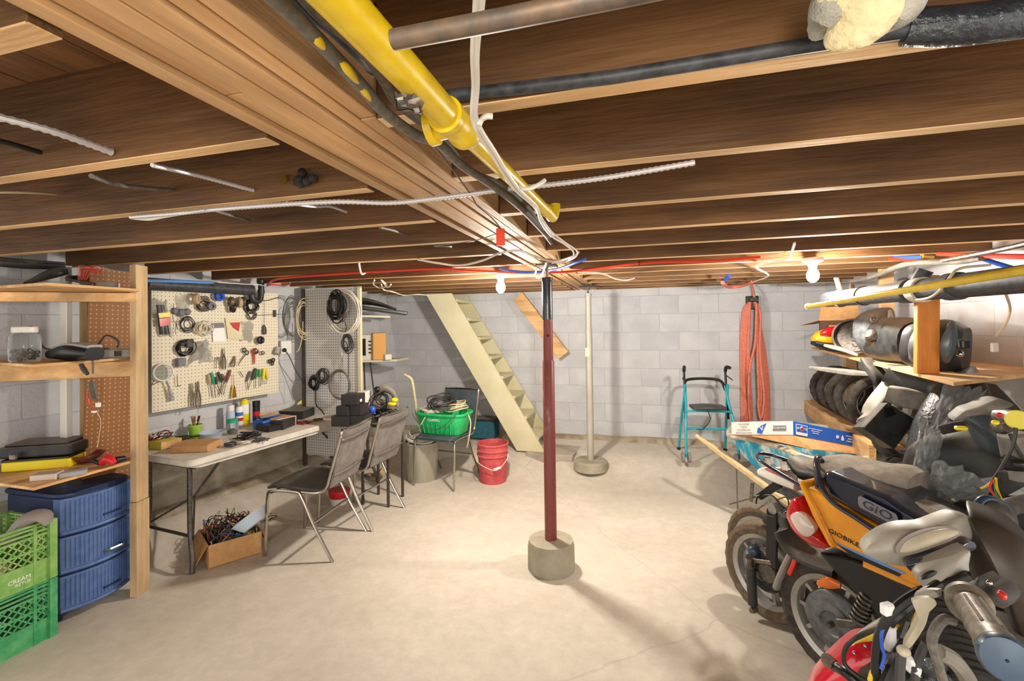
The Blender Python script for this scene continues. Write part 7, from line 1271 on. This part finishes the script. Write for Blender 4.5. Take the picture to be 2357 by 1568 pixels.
nl([(2120, 1105, 1.95), (2165, 1085, 1.88), (2225, 1075, 1.82), (2290, 1090, 1.75), (2340, 1130, 1.7)], [(.12, .16), (.2, .26), (.22, .30), (.22, .28), (.2, .2)], 'body_shell', 'black_dusty', n=24, pw=3); nl([(2100, 1140, 2.0), (2200, 1165, 1.9), (2300, 1180, 1.7), (2380, 1190, 1.6)], [(.2, .1), (.26, .12), (.26, .12), (.26, .12)], 'floorboard', 'black_dusty', pw=4)
nl([(2330, 1000, 1.5), (2345, 1050, 1.5), (2355, 1100, 1.5)], [(.07, .07), (.08, .08), (.08, .08)], 'steering_stem', 'grey_dusty')
for k, (l, r, ma) in enumerate((([(2338, 985, 1.42), (2335, 1010, 1.42), (2325, 1040, 1.42), (2300, 1085, 1.42), (2282, 1110, 1.42)], .005, 'cable_black'), ([(2282, 1110, 1.42), (2268, 1120, 1.42), (2258, 1124, 1.42)], .003, 'cable_yellow'), ([(2292, 1100, 1.4), (2295, 1125, 1.38), (2306, 1150, 1.36)], .003, 'cable_yellow'), ([(2286, 1104, 1.4), (2278, 1122, 1.38), (2290, 1142, 1.36)], .003, 'cable_red'), ([(2290, 1108, 1.4), (2292, 1130, 1.38), (2300, 1150, 1.36)], .003, 'cable_green'), ([(2325, 1000, 1.45), (2345, 1040, 1.45), (2370, 1070, 1.45)], .005, 'cable_dark'))): part(MB().tube([D(*q) for q in l], r, 6, False, 4), 'cable', ma, t)
part(MB().limb([D(2308, 1085, 1.40), D(2309, 1100, 1.40), D(2309, 1115, 1.40)], [(.02, .02), (.024, .024), (.02, .02)]), 'rubber_plug', 'black_rubber', t); nl([(2320, 1065, 1.45), (2345, 1070, 1.42), (2380, 1072, 1.4)], [(.05, .05), (.04, .04), (.04, .04)], 'mirror_stub', 'black_plastic')
part(MB().limb([D(2110, 1290, 2.1), D(2200, 1290, 2.0), D(2320, 1280, 1.9)], [(.16, .3), (.2, .35), (.2, .35)], pw=4), 'underbody', 'black_dusty', t)
# plastic film hanging over it
t = T('plastic_film', 'crumpled clear plastic sheet draped over the scooter at the back right', 'plastic sheet', D(2180, 1150, 1.9))
def film(q, seed, th=.03, amp=.014): part(MB().crumple([D(*p) for p in q], th, amp, 12, seed), 'fold', 'smoky_film', t, False)
film([(2115, 1060, 1.82), (2185, 1040, 1.80), (2270, 900, 1.95), (2175, 880, 1.98)], 31); film([(2095, 1130, 1.86), (2160, 1120, 1.80), (2170, 1010, 1.80), (2120, 960, 1.85)], 32); film([(2125, 1165, 1.84), (2260, 1150, 1.66), (2290, 1110, 1.62), (2150, 1060, 1.76)], 33)
S(MB().limb([D(2235, 850, 2.25), D(2225, 890, 2.15), D(2215, 930, 2.1), D(2200, 1000, 2.05), D(2185, 1060, 2.05)], [(.04, .04), (.17, .14), (.26, .2), (.34, .24), (.34, .24)], up=CF * -1, n=22), 'wrapped_bundle', 'bag_dark', 'black plastic wrapped cone shaped bundle under the rack end', 'bundle')
S(MB().limb([D(2265, 890, 2.3), D(2300, 960, 2.2), D(2350, 1040, 2.1)], [(.10, .06), (.2, .10), (.2, .12)], n=14), 'sloping_board', 'black_dusty', 'black sloping panel leaning against the right wall', 'panel')
for k, (l, r) in enumerate((([(2040, 1060, 2.3), (2060, 1048, 2.28), (2085, 1052, 2.25), (2100, 1075, 2.22)], .006), ([(2035, 1068, 2.3), (2045, 1090, 2.28), (2080, 1098, 2.25)], .005))): S(MB().tube([D(*q) for q in l], r, 6, False, 5), 'black_hose', 'cable_black', ['black hose arching behind the wheelbarrow tray', 'black hose lying low behind the wheelbarrow tray'][k], 'hose')
for k, (x, y, d, r) in enumerate(((2060, 1075, 2.35, .06), (2085, 1082, 2.3, .05), (2040, 1090, 2.4, .05))): S(MB().ball(D(x, y, d), (r * 1.3, r, r * .8)), 'motor_part', 'black_dusty', ['dusty black motor part behind the wheelbarrow, middle', 'dusty black motor part behind the wheelbarrow, right', 'dusty black motor part behind the wheelbarrow, left'][k], 'scooter part')
S(MB().bar(D(1985, 1068, 2.6), D(2010, 1100, 2.5), .12, .02), 'plywood_scrap', 'board_y', 'small plywood scrap between the wheelbarrow and the scooters', 'board', smooth=False)
